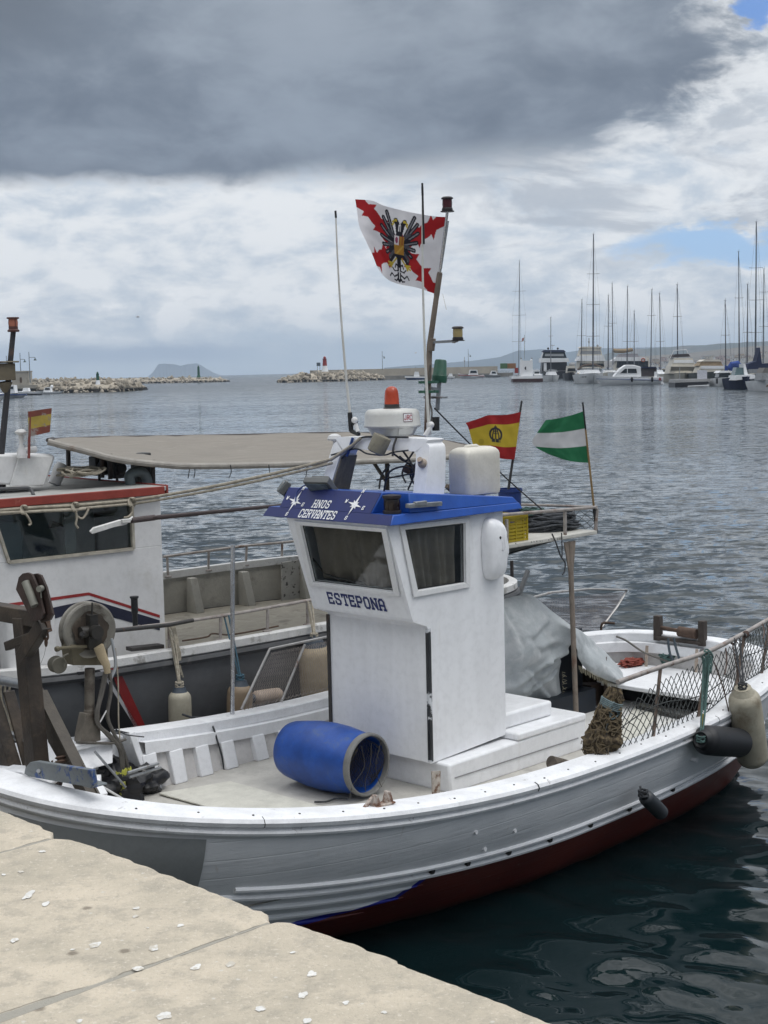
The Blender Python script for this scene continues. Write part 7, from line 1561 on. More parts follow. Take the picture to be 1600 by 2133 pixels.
b.hull_end(1204, 1258, 787, 766, 14, FW1); b.prism([(1203, 768), (1259, 768), (1257, 752), (1205, 752)], -1.5, 4, 'saloon', FW2); b.prism([(1206, 764), (1257, 764), (1256, 757), (1207, 757)], -1.6, -1.51, 'window', FGL); b.prism([(1200, 752), (1260, 752), (1255, 740), (1206, 741)], -2, 4, 'upper_deck', FW1); b.prism([(1204, 741), (1254, 740), (1250, 724), (1210, 724)], -1, 3, 'flybridge', FW2); b.prism([(1207, 738), (1252, 738), (1250, 731), (1209, 731)], -1.1, -1.01, 'windscreen', FGR); b.prism([(1206, 725), (1253, 725), (1251, 722), (1210, 722)], -1.2, 3.2, 'hardtop', FW2)
m_ = MB(); m_.tube([b.P(1227, 722), b.P(1227, 704)], .14, 6); m_.ball(b.P(1227, 712), .3, 10, 6); m_.ball(b.P(1245, 720), .35, 10, 6); m_.build('radar_mast', FGR, b.t)
b = Far('sailing_yacht', 'white sailing yacht with the tallest mast of the middle group', 'sailing yacht', 1232, 798, 'sailing yachts in the marina')
b.hull_end(1203, 1261, 798, 777, 12, FW1); b.prism([(1212, 779), (1252, 779), (1246, 770), (1216, 770)], -1, 4, 'coachroof', FW1); b.mast(1236.5, 772, 488, .15, FMD, (570, 634, 700), 1.5, 0, True, 13); m_ = MB(); m_.tube([b.P(1206, 770, 2), b.P(1218, 761, 2), b.P(1240, 758, 2), b.P(1258, 765, 2)], .16, 8); m_.build('boom_tent', FBR, b.t)
for u in (1208, 1214): b.prism([(u-1.6, 786), (u+1.6, 786), (u+1.6, 784), (u-1.6, 784)], -4.35, -2.0, 'porthole', FGL)
b = Far('motor_cruiser', 'white motor cruiser with dark side windows lying broadside in front of the yachts', 'motor cruiser', 1310, 801)
b.hull(1236, 1379, 801, 780, 785, 3.2, FW1, 786); b.prism([(1276, 785), (1334, 785), (1333, 764), (1318, 760), (1302, 760), (1290, 768)], -1.1, 1.1, 'cabin', FW1, bevel=.1); b.prism([(1290, 777), (1325, 777), (1323, 768), (1300, 768)], -1.16, -1.1, 'window', FGL); b.prism([(1304, 777), (1305.5, 777), (1305.5, 768), (1304, 768)], -1.19, -1.14, 'window_post', FW1)
b.prism([(1334, 784), (1366, 784), (1366, 767), (1334, 767)], -1.0, 1.0, 'cockpit_canopy', mat('far_dark_brown_canvas', (.05, .042, .045), .8, bump=0)); b.prism([(1333, 767), (1366, 767), (1364, 764), (1335, 764)], -1.15, 1.15, 'canopy_top', FNV); b.prism([(1360, 786), (1366, 786), (1367, 774), (1361, 774)], -1.2, -1.02, 'cockpit_rail', FW1)
b.prism([(1374, 800), (1380, 800), (1380, 797), (1374, 797)], -1.4, 1.4, 'swim_platform', FW1); b.prism([(1369, 792), (1374, 792), (1373, 787), (1370, 786)], -1.7, -1.5, 'red_ensign', FRD)
m_ = MB(); m_.tube([b.P(1240, 789, -1.3), b.P(1280, 790, -1.62), b.P(1340, 791, -1.62), b.P(1376, 792, -1.5)], .06, 6); m_.build('rubbing_strake', FBH, b.t)
for u in (1313, 1355): m_ = MB(); m_.ball(b.P(u, 790, -1.75), .22, 10, 8, (1, 1, 2.2)); m_.build('fender', FBL, b.t)
m_ = MB(); m_.tube([b.P(1244, 778, -.2), b.P(1270, 775, -1), b.P(1290, 777, -1.3)], .03, 5); m_.build('bow_rail', FGR, b.t)
b = Far('motor_yacht', 'motor yacht with rolled tan canvas and a white awning above the broadside cruiser', 'motor yacht', 1310, 786)
b.hull(1258, 1368, 788, 768, 772, 4.2, FW1); b.prism([(1276, 772), (1352, 772), (1350, 745), (1284, 745)], -1.6, 1.6, 'saloon', FW2); b.prism([(1282, 766), (1348, 766), (1348, 752), (1284, 752)], -1.7, -1.61, 'window', FGL); b.prism([(1272, 752), (1346, 752), (1342, 744), (1282, 744)], -2, 2, 'awning', FW1); b.prism([(1283, 745), (1330, 745), (1326, 737), (1290, 737)], -1.5, 1.5, 'flybridge', mat('far_mauve_shade', (.28, .27, .29), .8, bump=0))
m_ = MB(); m_.tube([b.P(1276, 729), b.P(1284, 731), b.P(1300, 731), b.P(1318, 728)], [.5, .62, .62, .5], 10); m_.build('rolled_canvas', FTN, b.t); m_ = MB(); m_.tube([b.P(1278, 745), b.P(1280, 733)], .05, 5); m_.tube([b.P(1316, 745), b.P(1316, 731)], .05, 5); m_.build('canvas_frame', FGR, b.t)
m_ = MB(); m_.lathe([(.45, -.12), (.6, 0), (.45, .12), (.32, 0), (.45, -.12)], b.P(1337, 750, -2.2), (0, -1, 0), 18); m_.build('lifebuoy', mat('far_orange_red', (.38, .10, .05), .6, bump=0), b.t)
for (u, v1, v0, mt, spr, ln, lab) in ((1213, 624, 775, FMD, (699,), 2, 'sailing yacht with a dark mast left of the tallest middle mast'), (1268, 615, 780, FMD, (679,), .5, 'sailing yacht with a dark mast just right of the tallest middle mast'), (1276, 590, 760, FMA, (673,), -1.5, 'sailing yacht with a grey mast over the rolled tan canvas'), (1308, 596, 760, FMD, (711,), 1., 'sailing yacht with a mast rising behind the white awning'), (1322, 648, 765, FMA, (711,), 0, 'sailing yacht with the shortest mast behind the orange lifebuoy'), (1359, 603, 778, FMD, (657,), 2.5, 'sailing yacht with a leaning dark mast right of the orange lifebuoy'), (1375, 611, 778, FMA, (711,), -2.5, 'sailing yacht with a grey mast leaning left over the cruiser stern'), (1512, 626, 775, FMD, (698,), -1.5, 'sailing yacht with a dark mast beside the blue canvas'), (1540, 524, 775, FMD, (620,), -2, 'sailing yacht with a tall dark mast over the dark blue motorboat'), (1559, 592, 775, FMD, (692,), 1., 'sailing yacht with a mast between the two tall right-hand masts'), (1577, 462, 778, FMD, (557, 624, 692), 1.5, 'sailing yacht with the tallest mast of the whole marina'), (1593, 560, 780, FMA, (608, 680), 1, 'sailing yacht whose mast stands nearest the right edge')):
    b = Far('sailing_yacht', lab, 'sailing yacht', u, 791, 'sailing yachts in the marina'); b.hull_end(u-13, u+13, 790, 775, 10, FW1 if mt is FMA else FW2, u % 2 == 0); b.prism([(u-8, 777), (u+8, 777), (u+6, 771), (u-6, 771)], 0, 4, 'coachroof', FW1); b.mast(u, v0, v1, .125 if v1 > 500 else .16, mt, spr, ln, .5, True, 9 if v1 > 500 else 14)
    m_ = MB(); m_.tube([b.P(u-ln, 767, .6), b.P(u-ln+3, 766, 4.5)], [.22, .14], 8); m_.build('furled_boom', FNV if u in (1375, 1512, 1577, 1268) else FGR, b.t)
b = Far('motor_yacht', 'cream flybridge yacht with a dark top behind the low barge', 'motor yacht', 1419, 795)
b.hull_end(1389, 1450, 794, 776, 12, FW2); b.prism([(1390, 778), (1448, 778), (1445, 762), (1394, 762)], -1.5, 3, 'saloon', FW2); b.prism([(1394, 772), (1446, 772), (1445, 764), (1395, 764)], -1.6, -1.51, 'window', mat('far_olive_glass', (.10, .095, .08), .4, bump=0)); b.prism([(1396, 762), (1446, 762), (1440, 746), (1402, 746)], -1.2, 3, 'flybridge', FW2); b.prism([(1400, 756), (1443, 756), (1440, 750), (1402, 750)], -1.3, -1.21, 'windscreen', FW1); b.prism([(1398, 745), (1436, 743), (1432, 737), (1404, 738)], -1, 2.5, 'dark_canopy', mat('far_dark_brown_canvas', (.05, .042, .045), .8)); m_ = MB(); m_.tube([b.P(1396, 746), b.P(1404, 730), b.P(1430, 728), b.P(1436, 744)], .07, 6); m_.build('radar_arch', FW1, b.t); b.mast(1413, 745, 592, .125, FMD, (659,), -.8, 1, True, 9)
b = Far('motor_yacht', 'broad cream yacht with a tan top behind the white board', 'motor yacht', 1480, 795)
b.hull_end(1449, 1511, 793, 774, 12, mat('far_grey_hull', (.14, .15, .15), .5, bump=0)); b.prism([(1450, 776), (1510, 776), (1506, 762), (1456, 762)], -1.5, 3, 'saloon', FW2); b.prism([(1456, 768), (1505, 768), (1504, 762), (1458, 762)], -1.6, -1.51, 'window', FW1); b.prism([(1452, 762), (1504, 762), (1498, 751), (1462, 751)], -1, 3, 'tan_top', FTN); b.prism([(1458, 753), (1500, 753), (1496, 749), (1466, 749)], -1.2, 3.2, 'hardtop', FW2)
b = Far('barge', 'low dark barge with a pale board standing on its deck', 'barge', 1436, 805)
b.prism([(1401, 806), (1464, 803), (1472, 796), (1401, 797)], -2, 3, 'hull', FBL); b.prism([(1401, 797), (1474, 794), (1474, 789), (1402, 790)], -2, 3, 'deck', mat('far_grey_deck', (.36, .36, .36), .8, bump=0)); b.prism([(1450, 792), (1470, 791), (1470, 771), (1450, 771)], -1, -.8, 'board', mat('far_pale_board', (.52, .53, .58), .7, bump=0)); b.prism([(1426, 805), (1470, 803), (1470, 801), (1428, 803)], -2.6, -2.1, 'white_fender_beam', FW1); m_ = MB(); m_.tube([b.P(1416, 791), b.P(1416, 765)], .06, 6); m_.build('post', FGR, b.t)
b = Far('motorboat', 'small white motorboat with an awning beside the blue canvas', 'motorboat', 1506, 804)
b.hull_end(1489, 1525, 804, 786, 7, FW1); b.prism([(1495, 786), (1520, 786), (1518, 776), (1498, 776)], -.5, 2, 'cabin', FGL); b.prism([(1494, 777), (1523, 776), (1519, 772), (1499, 772)], -.8, 2.4, 'awning', FW1); b.prism([(1488, 799), (1491, 799), (1491, 788), (1488, 788)], -1.5, -1, 'fender', FBL)
b = Far('motorboat', 'dark blue motorboat with a raked windscreen at the right', 'motorboat', 1545, 810)
b.hull_end(1523, 1569, 811, 784, 8, FNV); b.prism([(1524, 792), (1567, 788), (1564, 780), (1526, 782)], -2.0, 2, 'white_deck', FW1); b.prism([(1528, 783), (1552, 782), (1549, 766), (1533, 765)], -.5, 1.5, 'windscreen', mat('far_green_glass', (.10, .15, .16), .2, bump=0)); b.prism([(1548, 783), (1556, 783), (1550, 758), (1546, 758)], -.7, 1.7, 'pillar', FW1); b.prism([(1546, 804), (1568, 801), (1568, 798), (1550, 801)], -3., -2, 'trim', FW1)
b = Far('motorboat', 'grey and white boat cut off by the right edge of the view', 'motorboat', 1600, 814)
b.hull_end(1578, 1640, 815, 790, 9, FW1); b.prism([(1580, 792), (1625, 792), (1620, 776), (1584, 777)], -1, 2, 'cabin', FGR); b.prism([(1584, 777), (1622, 776), (1618, 766), (1590, 766)], -.8, 2, 'upper_cabin', mat('far_brown_grey', (.16, .15, .14), .7, bump=0)); b.prism([(1586, 806), (1600, 804), (1600, 800), (1588, 801)], -3.3, -2, 'dark_patch', FBR)
b = Far('canopy_boat', 'boat under a bright blue canvas cover', 'motorboat', 1532, 796)
b.hull_end(1516, 1548, 797, 780, 8, FW1); m_ = MB(); m_.tube([b.P(1518, 770, 0), b.P(1526, 762, 0), b.P(1536, 760, 0), b.P(1545, 766, 0)], [.5, .8, .8, .4], 10); m_.build('canvas_cover', FBC, b.t); b.prism([(1510, 772), (1516, 772), (1515, 763), (1511, 761)], -.4, .4, 'furled_sail', FBC)
b = Far('canopy_boat', 'boat with a navy canopy pointing up at the right', 'motorboat', 1580, 798)
b.hull_end(1556, 1610, 799, 778, 9, mat('far_speckled_grey', (.20, .22, .24), .7, var=.5, vs=3, bump=0)); b.prism([(1553, 770), (1606, 768), (1604, 756), (1584, 758), (1580, 724), (1573, 752), (1556, 758)], -1, 1.5, 'canopy', FNV); b.prism([(1556, 778), (1606, 777), (1606, 768), (1556, 769)], -1.4, 2, 'cabin', FGR)

for (u, w_, vt, mt, lab) in ((1196, 22, 770, FW1, 'white cruiser hull showing left of the tallest middle mast'), (1384, 18, 768, FW2, 'cream cabin boat in the gap right of the broadside cruiser'), (1452, 20, 764, FW1, 'white cabin boat behind the pale board on the barge'), (1478, 18, 770, FW2, 'cream cabin boat between the barge and the small awning boat'), (1118, 14, 772, FW1, 'white cabin boat tucked between the kiosk and the black yacht'), (1566, 20, 764, FW1, 'white cabin boat behind the dark blue motorboat')):
    b = Far('motorboat', lab, 'motorboat', u, 790); b.hull_end(u-w_/2, u+w_/2, 789, 778, 8, mt, u % 4 == 0); b.prism([(u-w_*.42, 780), (u+w_*.42, 780), (u+w_*.34, vt), (u-w_*.34, vt)], -.6, 3, 'cabin', mt); b.prism([(u-w_*.36, vt+6), (u+w_*.36, vt+6), (u+w_*.33, vt+2.5), (u-w_*.33, vt+2.5)], -.7, -.61, 'window', FGL); b.prism([(u-w_*.40, vt), (u+w_*.40, vt), (u+w_*.36, vt-1.5), (u-w_*.36, vt-1.5)], -.9, 3.2, 'hardtop', FW1)
# ---- moles and breakwaters
def rockmesh(seed):
    rnd = random.Random(seed); m_ = MB(); m_.ball((0, 0, 0), 1, 12, 8)
    pl_ = [(Vector((rnd.uniform(-1, 1), rnd.uniform(-1, 1), rnd.uniform(-1, 1))).normalized(), rnd.uniform(.55, .85)) for _ in range(10)]
    out = []
    for p in m_.v:
        for n_, d in pl_:
            k = p.dot(n_)
            if k > d: p = p-n_*(k-d)
        out.append(p)
    m_.v = out; me = bpy.data.meshes.new('boulder'); me.from_pydata(out, [], m_.f); me.materials.append(FRK); return me
FRK = bpy.data.materials.new('breakwater_rock'); FRK.use_nodes = True; t = NT(FRK.node_tree); t.n.clear()
o = t.new('ShaderNodeOutputMaterial'); p = t.new('ShaderNodeBsdfPrincipled'); t.l.new(p.outputs[0], o.inputs[0]); tc = t.new('ShaderNodeTexCoord'); oi = t.new('ShaderNodeObjectInfo'); geo = t.new('ShaderNodeNewGeometry')
n1 = t.noise(tc.outputs['Object'], 2.5, 5, .6)
c = t.mix(oi.outputs['Random'], (.27, .235, .185), (.46, .41, .33)); c = t.mix(t.mul(t.ss(n1, .35, .7), .5), c, (.25, .22, .18)); zz = t.sep(geo.outputs['Position'])[2]
c = t.mix(t.ss(zz, 1.1, .5), c, (.022, .021, .019)); t.put(p.inputs['Base Color'], c); p.inputs['Roughness'].default_value = .95
FRKS = mat('breakwater_rubble', (.36, .32, .26), .95, var=.3, vs=.25, dirt=(.17, .15, .125), ds=.7, dirt_lo=.45, dirt_hi=.6, bump=0)
RK = [rockmesh(i) for i in range(7)]
def breakwater(nm, label, grp, pts, wid, n, r, seed, crest=None):
    """pts: (u, v_waterline, height m) along the front; boulders over a core mound"""
    rnd = random.Random(seed); P = [(atz(u, v, 0.), h) for u, v, h in pts]; rows = []
    for p, h in P:
        rows.append([p+Vector((0, .3, -1)), p+Vector((0, wid*.28, h*.55)), p+Vector((0, wid*.5, h*.86)), p+Vector((0, wid*1.2, h*.86)), p+Vector((0, wid*1.8, -1))])
    m_ = MB(); m_.grid(rows); n5 = len(rows); m_.f += [tuple(range(5)), tuple(reversed(range(5*n5-5, 5*n5)))]; m_.mi += [0, 0]
    struct(m_.build(nm, FRK, None, base=P[0][0]))
    rub = MB(); seglen = [(P[i+1][0]-P[i][0]).length for i in range(len(P)-1)]; tot = sum(seglen)
    for k in range(n*4):
        small = k >= n; x = tot*((k % n)+rnd.random())/n; i = 0
        while i < len(seglen)-1 and x > seglen[i]: x -= seglen[i]; i += 1
        a = x/seglen[i]; p = P[i][0].lerp(P[i+1][0], a); h = P[i][1]*(1-a)+P[i+1][1]*a; row = rnd.choice((0, 0, 0, 1, 1, 2, 2, 3)); f = (.03, .2, .38, .55)[row]+rnd.uniform(-.06, .06)
        z = h*min(.9, (.02+f*2.0))-.1; rr_ = r*rnd.uniform(.6, 1.25)
        if small:
            rr_ *= .62; me_ = rnd.choice(RK); Rm = Matrix.Rotation(rnd.uniform(0, 6), 3, Vector((rnd.random(), rnd.random(), 1)).normalized()); rub.add([p+Vector((0, wid*f, z))+Rm @ Vector((v.co.x*1.3*rr_, v.co.y*rr_, v.co.z*.8*rr_)) for v in me_.vertices], [tuple(q.vertices) for q in me_.polygons]); continue
        o_ = bpy.data.objects.new('boulder', rnd.choice(RK)); COL.objects.link(o_); o_.location = p+Vector((0, wid*f, z)); o_.rotation_euler = (rnd.uniform(0, 6), rnd.uniform(0, 6), rnd.uniform(0, 6)); o_.scale = (rr_*1.35, rr_, rr_*.8); tag(o_, label, 'boulder', grp)
    q_ = rub.build(nm.replace('core', 'rubble'), FRKS, None, base=P[0][0]); q_['kind'] = 'stuff'
breakwater('near_breakwater_core', 'pale boulder piled on the short near breakwater at the left', 'boulders of the near breakwater', [(60, 818, 2.0), (110, 818, 2.5), (150, 818, 2.7), (240, 816, 2.6), (272, 814, 2.3), (290, 813, .8)], 10, 95, .85, 1)
breakwater('outer_breakwater_core', 'pale boulder piled on the long outer breakwater at the left', 'boulders of the outer breakwater', [(40, 806, 3.7), (150, 802.5, 3.5), (290, 799, 3.1), (400, 797, 2.7), (450, 796, 2.3), (471, 795.5, .7)], 14, 100, .95, 2)
breakwater('mole_breakwater_core', 'pale boulder heaped at the end of the lighthouse mole', 'boulders of the lighthouse mole', [(581, 797, .7), (605, 797, 2.3), (625, 796, 3.4), (660, 795, 3.7), (720, 794, 3.6), (770, 792, 2.4), (800, 791.5, 1.9)], 12, 100, 1.0, 3)
# mole: quay and parapet wall running towards the marina
pA, pB = atz(690, 794.0, 0), atz(1078, 783.5, 0)
def wallbox(nm, a, b, off, th, z0, z1, m_at):
    d = (b-a).normalized(); n_ = Vector((-d.y, d.x, 0)); m_ = MB(); a, b = a+n_*off, b+n_*off
    m_.hexa([a+Vector((0, 0, z0)), b+Vector((0, 0, z0)), b+n_*th+Vector((0, 0, z0)), a+n_*th+Vector((0, 0, z0)), a+Vector((0, 0, z1)), b+Vector((0, 0, z1)), b+n_*th+Vector((0, 0, z1)), a+n_*th+Vector((0, 0, z1))]); return m_.build(nm, m_at, None, smooth=False, base=a)
struct(wallbox('mole_quay', pA, pB, 3, 12, -1.5, 1.5, mat('mole_quay_stone', (.22, .21, .19), .9, var=.2, vs=.2, dirt=(.1, .095, .085), ds=.5, bump=0)))
w_ = wallbox('mole_wall', pA, pB, 14, 3, 1.4, 4.3, mat('mole_wall_stone', (.34, .31, .26), .9, var=.12, vs=.15, dirt=(.24, .22, .19), ds=.25, bump=.05, bs=1)); tag(w_, 'long pale parapet wall along the mole behind the moored boats', 'wall')
def lighthouse(label, u, vb, vt, D, col, basecol, split, w):
    c = atz(u, vb, 0.); dsc = D/math.hypot(c.x, c.y) if D else 1; q = atdist(u, vb, D); tpt = atdist(u, vt, D); h = tpt.z-q.z; r = w*D/F/2
    th = place('beacon_tower', label, 'beacon', q); m_ = MB(); m_.lathe([(0, 0), (r*1.5, 0), (r*1.25, h*.12), (r*.95, h*split), (0, h*split)], (0, 0, 0), (0, 0, 1), 18); m_.build('base', basecol, th)
    m_ = MB(); m_.lathe([(r*.94, h*split), (r*.80, h*.80), (r*1.05, h*.815), (r*1.05, h*.835), (r*.6, h*.84), (0, h*.84)], (0, 0, 0), (0, 0, 1), 18); m_.build('tower', col, th)
    m_ = MB(); m_.lathe([(r*.55, h*.84), (r*.55, h*.93), (r*.65, h*.935), (r*.2, h*.98), (.02, h)], (0, 0, 0), (0, 0, 1), 14); m_.build('lantern', col, th); return th
FGN = mat('beacon_green', (.010, .085, .045), .5, var=.1, bump=0)
lighthouse('red and white lighthouse on the end of the boulder mole', 677, 774, 742, 505, mat('beacon_red', (.30, .03, .025), .5, var=.1, bump=0), FW1, .38, 10)
lighthouse('green and white beacon on the short near breakwater', 204, 801, 774, 350, FGN, FW1, .34, 7)
lighthouse('green beacon on the long outer breakwater', 414, 786, 761, 700, FGN, FGN, .2, 5.5)
q = atdist(664, 773, 500); th = place('sign_board', 'small grey board on two posts beside the red lighthouse', 'sign', q); s_ = 500/F
m_ = MB(); m_.box((0, 0, 14*s_), (8*s_, .15, 7*s_)); m_.build('board', mat('far_slate_board', (.10, .13, .16), .6, bump=0), th)
for dx_ in (-2.5, 2.5): m_ = MB(); m_.tube([(dx_*s_, 0, -1), (dx_*s_, 0, 12*s_)], .09, 6); m_.build('post', FGR, th)
def lamp(label, u, vb, vt, D, arm, arml, grp='harbour lamp posts'):
    q = atdist(u, vb, D); h = atdist(u, vt, D).z-q.z; th = place('lamp_post', label, 'lamp post', q, 0, grp); s_ = D/F; m_ = MB(); m_.tube([(0, 0, 0), (0, 0, h)], [.13, .08], 6); m_.build('pole', mat('far_lamp_blue_grey', (.16, .19, .22), .6, bump=0), th)
    za = h-arm*s_; m_ = MB(); m_.tube([(0, 0, za), (arml*s_, 0, za)], .07, 5); m_.build('arm', mat('far_lamp_blue_grey', (.16, .19, .22)), th)
    m_ = MB(); m_.lathe([(.06, .0), (.1, -.25), (.42, -.75), (.0, -.8)], (arml*s_, 0, za), (0, 0, 1), 10); m_.build('lantern', mat('far_lamp_dark', (.03, .06, .06), .5, bump=0), th)
lamp('tall lamp post with a hanging lantern left of the near breakwater', 63, 797, 733, 380, 11, 12); lamp('lamp post behind the stone hut with a short arm', 44, 792, 735, 400, 13, 9); lamp('faint lamp post at the far left above the stone hut', 15, 785, 741, 420, 10, 8)
lamp('lamp post on the mole right of the red lighthouse', 797, 771, 731, 560, 11, 4); lamp('lamp post on the mole nearest the green container', 976, 765, 727, 600, 12, 4)
q = atdist(968, 766, 600); th = place('signal_post', 'thin signal post beside the right mole lamp', 'post', q); m_ = MB(); m_.tube([(0, 0, 0), (0, 0, 4.4)], .1, 5); m_.box((0, 0, 2.7), (.5, .2, .5)); m_.build('pole', FGR, th)
# containers at the root of the mole
def container(label, u0, u1, v0, v1, D, col):
    a, b, tt_ = atdist(u0, v0, D), atdist(u1, v0, D), atdist(u0, v1, D); th = place('container', label, 'container', a); w_ = (b-a).x; h = tt_.z-a.z; m_ = MB(); m_.box2((0, 0, 0), (w_, 2.5, h)); m_.build('body', col, th, smooth=False); m_ = MB()
    for i in range(9): m_.box2((w_*(i+.3)/9, -.06, .1), (w_*(i+.7)/9, -.002, h-.1))
    m_.build('corrugated_side', col, th, smooth=False)
container('green shipping container at the end of the mole wall', 1043, 1057, 768, 757, 600, mat('far_container_green', (.07, .16, .05), .6, bump=0)); container('orange shipping container right of the green one', 1057.5, 1075, 768, 757, 602, mat('far_container_orange', (.32, .14, .035), .6, bump=0))
# boats along the mole
b = Far('fishing_boat', 'blue hulled fishing boat with a white cabin moored at the mole', 'fishing boat', 863, 791)
b.hull(842, 888, 791, 783, 784, 3, FBH, 786); b.prism([(862, 784), (874, 784), (872, 774), (864, 774)], -1, 1, 'cabin', FW1); m_ = MB(); m_.tube([b.P(866, 774), b.P(866, 764)], .08, 5); m_.build('mast', FGR, b.t); b.prism([(843, 787), (888, 787), (888, 784.5), (843, 783.5)], -1.5, -1.0, 'white_stripe', FW1)
b = Far('fishing_boat', 'white fishing boat with a wheelhouse moored at the middle of the mole', 'fishing boat', 980, 788)
b.hull(954, 1008, 788, 777, 781, 3.4, FW1, 782); b.prism([(976, 781), (996, 781), (994, 770), (979, 770)], -1.2, 1.2, 'wheelhouse', FW1); b.prism([(979, 777), (993, 777), (992, 772), (980, 772)], -1.27, -1.2, 'window', FGL); b.prism([(954, 782), (1008, 784), (1008, 783), (954, 780.5)], -1.7, -1.2, 'red_stripe', FRD)
b = Far('motorboat', 'small grey and white motorboat by the containers on the mole', 'motorboat', 1026, 786); b.hull(1008, 1042, 787, 780, 781, 3, FGR, 781); b.prism([(1020, 781), (1036, 781), (1033, 772), (1024, 772)], -1, 1, 'cabin', FW1); b.prism([(1024, 778), (1033, 778), (1032, 774), (1025, 774)], -1.06, -1, 'window', FGL)
b = Far('motorboat', 'little white boat half hidden by the green mast lamp', 'motorboat', 938, 789); b.hull(925, 947, 789.5, 783, 784, 2.6, FW1, 785); b.prism([(934, 784), (943, 784), (942, 778), (936, 778)], -.8, .8, 'cabin', FW1)
# boats and hut at the left
b = Far('fishing_boat', 'white boat with a blue stripe nearest the black mast at the left', 'fishing boat', 25, 829); b.hull(60, -30, 829, 818, 814, 3.4, FW1, 821); b.prism([(60, 823), (-20, 823), (-20, 820.5), (59, 820.5)], -1.75, -1.2, 'blue_stripe', FBH); b.prism([(8, 818), (34, 818), (32, 802), (10, 802)], -1.2, 1.2, 'cabin', FW1); b.prism([(11, 810), (31, 810), (31, 805), (11, 805)], -1.27, -1.2, 'window', FGL)
b = Far('fishing_boat', 'white boat with a black waterline left of the near breakwater', 'fishing boat', 62, 823); b.hull(92, 40, 823, 814, 815, 3, FW1, 816); b.prism([(91, 823.4), (40, 823.4), (40, 820), (90, 820)], -1.45, -1.1, 'dark_waterline', FBL); b.prism([(48, 815), (62, 815), (60, 808), (50, 808)], -.8, .8, 'cabin', FW1)
b = Far('motorboat', 'small white motorboat against the near breakwater', 'motorboat', 102, 821); b.hull(134, 84, 821.5, 814, 815, 2.6, FW1, 816); b.prism([(92, 816), (108, 816), (106, 806), (95, 807)], -.9, .9, 'cabin', FW1); b.prism([(95, 812), (106, 812), (105, 808), (96, 808)], -.97, -.9, 'window', FGL); m_ = MB(); m_.ball(b.P(108, 805), .35, 10, 6); m_.build('radar_dome', FW1, b.t)
b = Far('fishing_boat', 'white bow entering at the left edge of the harbour', 'fishing boat', -4, 837); b.hull(11, -60, 837, 824, 822, 3.4, FW1, 827)
def building(name, label, u0, u1, v0, v1, D, dep, wm, rm, cat='building', grp=None):
    a, b_, tt_ = atdist(u0, v0, D), atdist(u1, v0, D), atdist(u0, v1, D); th = place(name, label, cat, a, 0, grp); w_ = (b_-a).x; h = tt_.z-a.z; m_ = MB(); m_.box2((0, 0, -2), (w_, dep, h)); m_.build('wall', wm, th, smooth=False); m_ = MB(); m_.box2((-.1, -.1, h+.003), (w_+.1, dep+.1, h+.3)); m_.build('roof', rm, th, smooth=False); return th, w_, h
th, w_, h = building('stone_hut', 'square pale stone hut on the quay behind the black mast', 25, 62, 800, 775.5, 385, 4, FST, FST)
m_ = MB(); m_.box2((w_*.48, -.08, .3), (w_*.60, -.01, h*.55)); m_.build('doorway', FBR, th, smooth=False)
m_ = MB(); m_.box2((-6, -1.5, -1.2), (w_+6, 6, -.3)); m_.build('plinth', FST, th, smooth=False)
# gulls
for (u, v, D, lab) in ((287, 660, 160, 'gull gliding over the far headland'), (866, 735, 260, 'gull gliding near the lamp with the amber lens')):
    q = atdist(u, v, D); th = place('gull', lab, 'gull', q, .4); m_ = MB(); m_.ball((0, 0, 0), .1, 10, 8, (2.6, 1, .9)); m_.ball((.26, 0, .03), .055, 8, 6); m_.grid([[(.1, 0, .03), (-.1, 0, .03)], [(.14, .3, .14), (-.06, .3, .14)], [(.02, .66, .08), (-.04, .66, .08)]]); m_.grid([[(.1, 0, .03), (-.1, 0, .03)], [(.14, -.3, .14), (-.06, -.3, .14)], [(.02, -.66, .08), (-.04, -.66, .08)]]); m_.build('body', mat('gull_grey', (.62, .63, .65), .8, bump=0), th); th.scale = (.7, .7, .7)

# ---- land behind: hills, town, far headland
def ridge(name, D, dep, prof, m_at, n=90, amp=.1, seed=0):
    us = [prof[0][0]+(prof[-1][0]-prof[0][0])*i/n for i in range(n+1)]; rows = [[], [], [], []]
    for i, u in enumerate(us):
        for (u0, v0), (u1, v1) in zip(prof, prof[1:]):
            if u0 <= u <= u1: v = v0+(v1-v0)*(u-u0)/(u1-u0); break
        p = atdist(u, v, D); b0 = atdist(u, v, D); base = Vector((p.x, p.y, 0)); h = p.z*(1+amp*mnoise.fractal(Vector((i*.13, seed, 0)), 1, 2, 4)); d = Vector((p.x, p.y, 0)).normalized()
        rows[0].append(base-d*dep*.6+Vector((0, 0, -2))); rows[1].append(base-d*dep*.25+Vector((0, 0, h*.5*(1+.3*mnoise.noise(Vector((i*.3, seed, 3))))))); rows[2].append(base+Vector((0, 0, h))); rows[3].append(base+d*dep*.6+Vector((0, 0, -2)))
    m_ = MB(); m_.grid(rows); return struct(m_.build(name, m_at, None, base=rows[2][0]))
FHL = mat('scrub_hillside', (.05, .058, .046), .95, var=.3, vs=.006, dirt=(.13, .11, .085), ds=.008, dirt_lo=.52, dirt_hi=.66, bump=0)
FHD = mat('dark_green_hillside', (.04, .052, .042), .95, var=.3, vs=.008, bump=0)
FRKB = mat('limestone_headland', (.09, .10, .10), .95, var=.25, vs=.004, bump=0)
ridge('hills', 8200, 1500, [(800, 766), (900, 758), (980, 752), (1040, 744), (1080, 730), (1130, 727), (1180, 734), (1230, 726), (1320, 724), (1420, 722), (1640, 722)], FHD, 90, .03, 1)
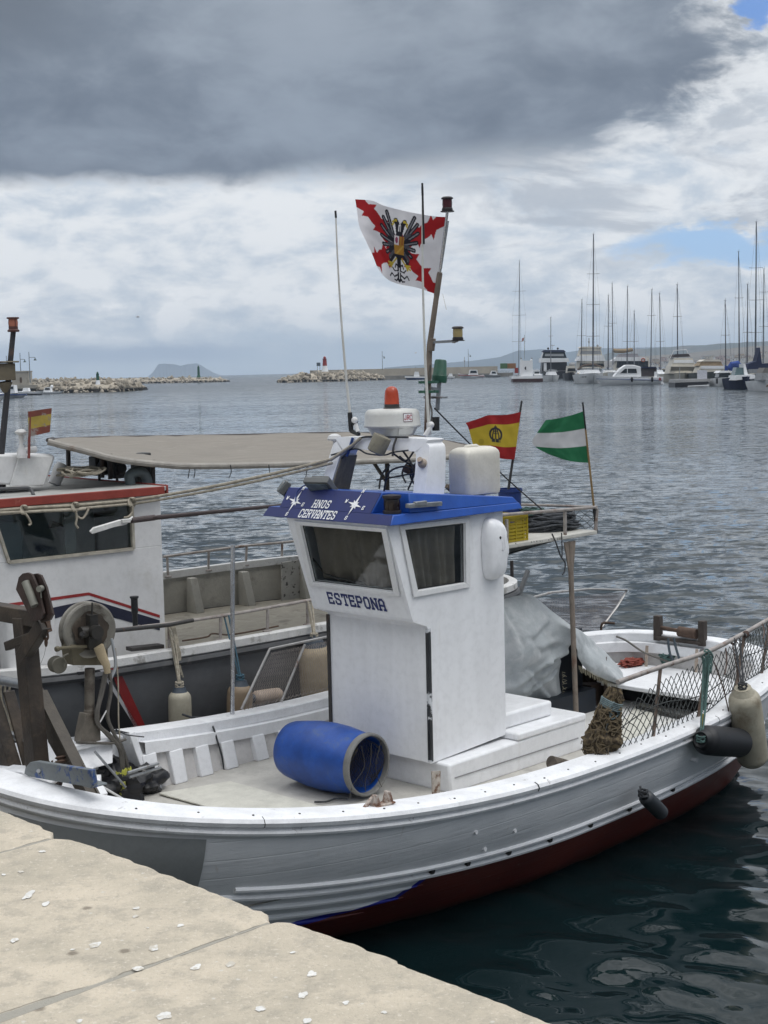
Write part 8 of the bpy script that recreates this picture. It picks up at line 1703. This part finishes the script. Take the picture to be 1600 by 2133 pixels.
ridge('near_hills', 4300, 900, [(1180, 757), (1240, 745), (1290, 728), (1360, 726), (1420, 720), (1470, 719), (1520, 714), (1570, 712), (1660, 709)], FHL, 90, .04, 2)
ridge('town_slope', 2500, 700, [(1200, 764), (1260, 752), (1330, 742), (1420, 737), (1500, 728), (1560, 722), (1660, 716)], mat('pale_town_slope', (.13, .115, .095), .95, var=.3, vs=.01, dirt=(.05, .06, .045), ds=.02, bump=0), 90, .05, 3)
ridge('far_headland', 9200, 300, [(308, 785.0), (318, 776), (326, 764), (330, 758), (345, 757.5), (362, 758.5), (376, 762), (388, 759), (400, 757.5), (410, 756.5), (418, 760), (432, 769), (450, 778.5), (466, 783)], FRKB, 110, .012, 4)
rnd = random.Random(21); TW = [mat('town_wall_'+n, c, .9, var=.06, vs=.05, bump=0) for n, c in (('white', (.62, .60, .56)), ('cream', (.54, .47, .36)), ('ochre', (.46, .34, .22)), ('pink', (.48, .36, .31)))]; TR = [mat('town_roof_'+n, c, .9, bump=0) for n, c in (('terracotta', (.24, .12, .08)), ('grey', (.30, .29, .27)))]
TN = {'white': 0, 'cream': 1, 'ochre': 2, 'pink': 3}
for k in range(95):
    u = rnd.uniform(1285, 1640); base = 757-.032*(u-1285)*.9; v = base+rnd.uniform(-3, 9)-max(0, (u-1450)*.06); D = 1500+(base+10-v)*48+rnd.uniform(-80, 80); D = min(2350, max(1350, D))
    ci = rnd.choice((0, 0, 1, 1, 2, 3)); ri = rnd.choice((0, 0, 1)); wpx = rnd.uniform(5, 17); hpx = rnd.uniform(3.5, 7.5)
    th, w_, h = building('house', '%s house with a %s roof on the slope of the town beyond the marina' % (('white', 'cream', 'ochre', 'pink')[ci], ('terracotta', 'grey')[ri]), u, u+wpx, v, v-hpx, D, 8, TW[ci], TR[ri], 'house', '%s houses with %s roofs' % (('white', 'cream', 'ochre', 'pink')[ci], ('terracotta', 'grey')[ri]))
    nw_ = max(2, int(w_/3.2))
    for i in range(nw_):
        m_ = MB(); x = w_*(i+.5)/nw_; m_.box2((x-.5, -.06, h*.45), (x+.5, -.004, h*.75)); m_.build('window', FGL, th, smooth=False)

# ---- thin sea air between here and the headland
HZ = bpy.data.materials.new('sea_haze'); HZ.use_nodes = True; t = NT(HZ.node_tree); t.n.clear(); o = t.new('ShaderNodeOutputMaterial'); pv = t.new('ShaderNodeVolumePrincipled'); pv.inputs['Color'].default_value = (.66, .81, 1.0, 1); pv.inputs['Density'].default_value = 1.4e-4; t.l.new(pv.outputs[0], o.inputs['Volume'])
mb = MB(); mb.box2((-9800, -9800, -6), (9800, 9800, 175)); hz = mb.build('haze', HZ, None, smooth=False); hz['kind'] = 'stuff'
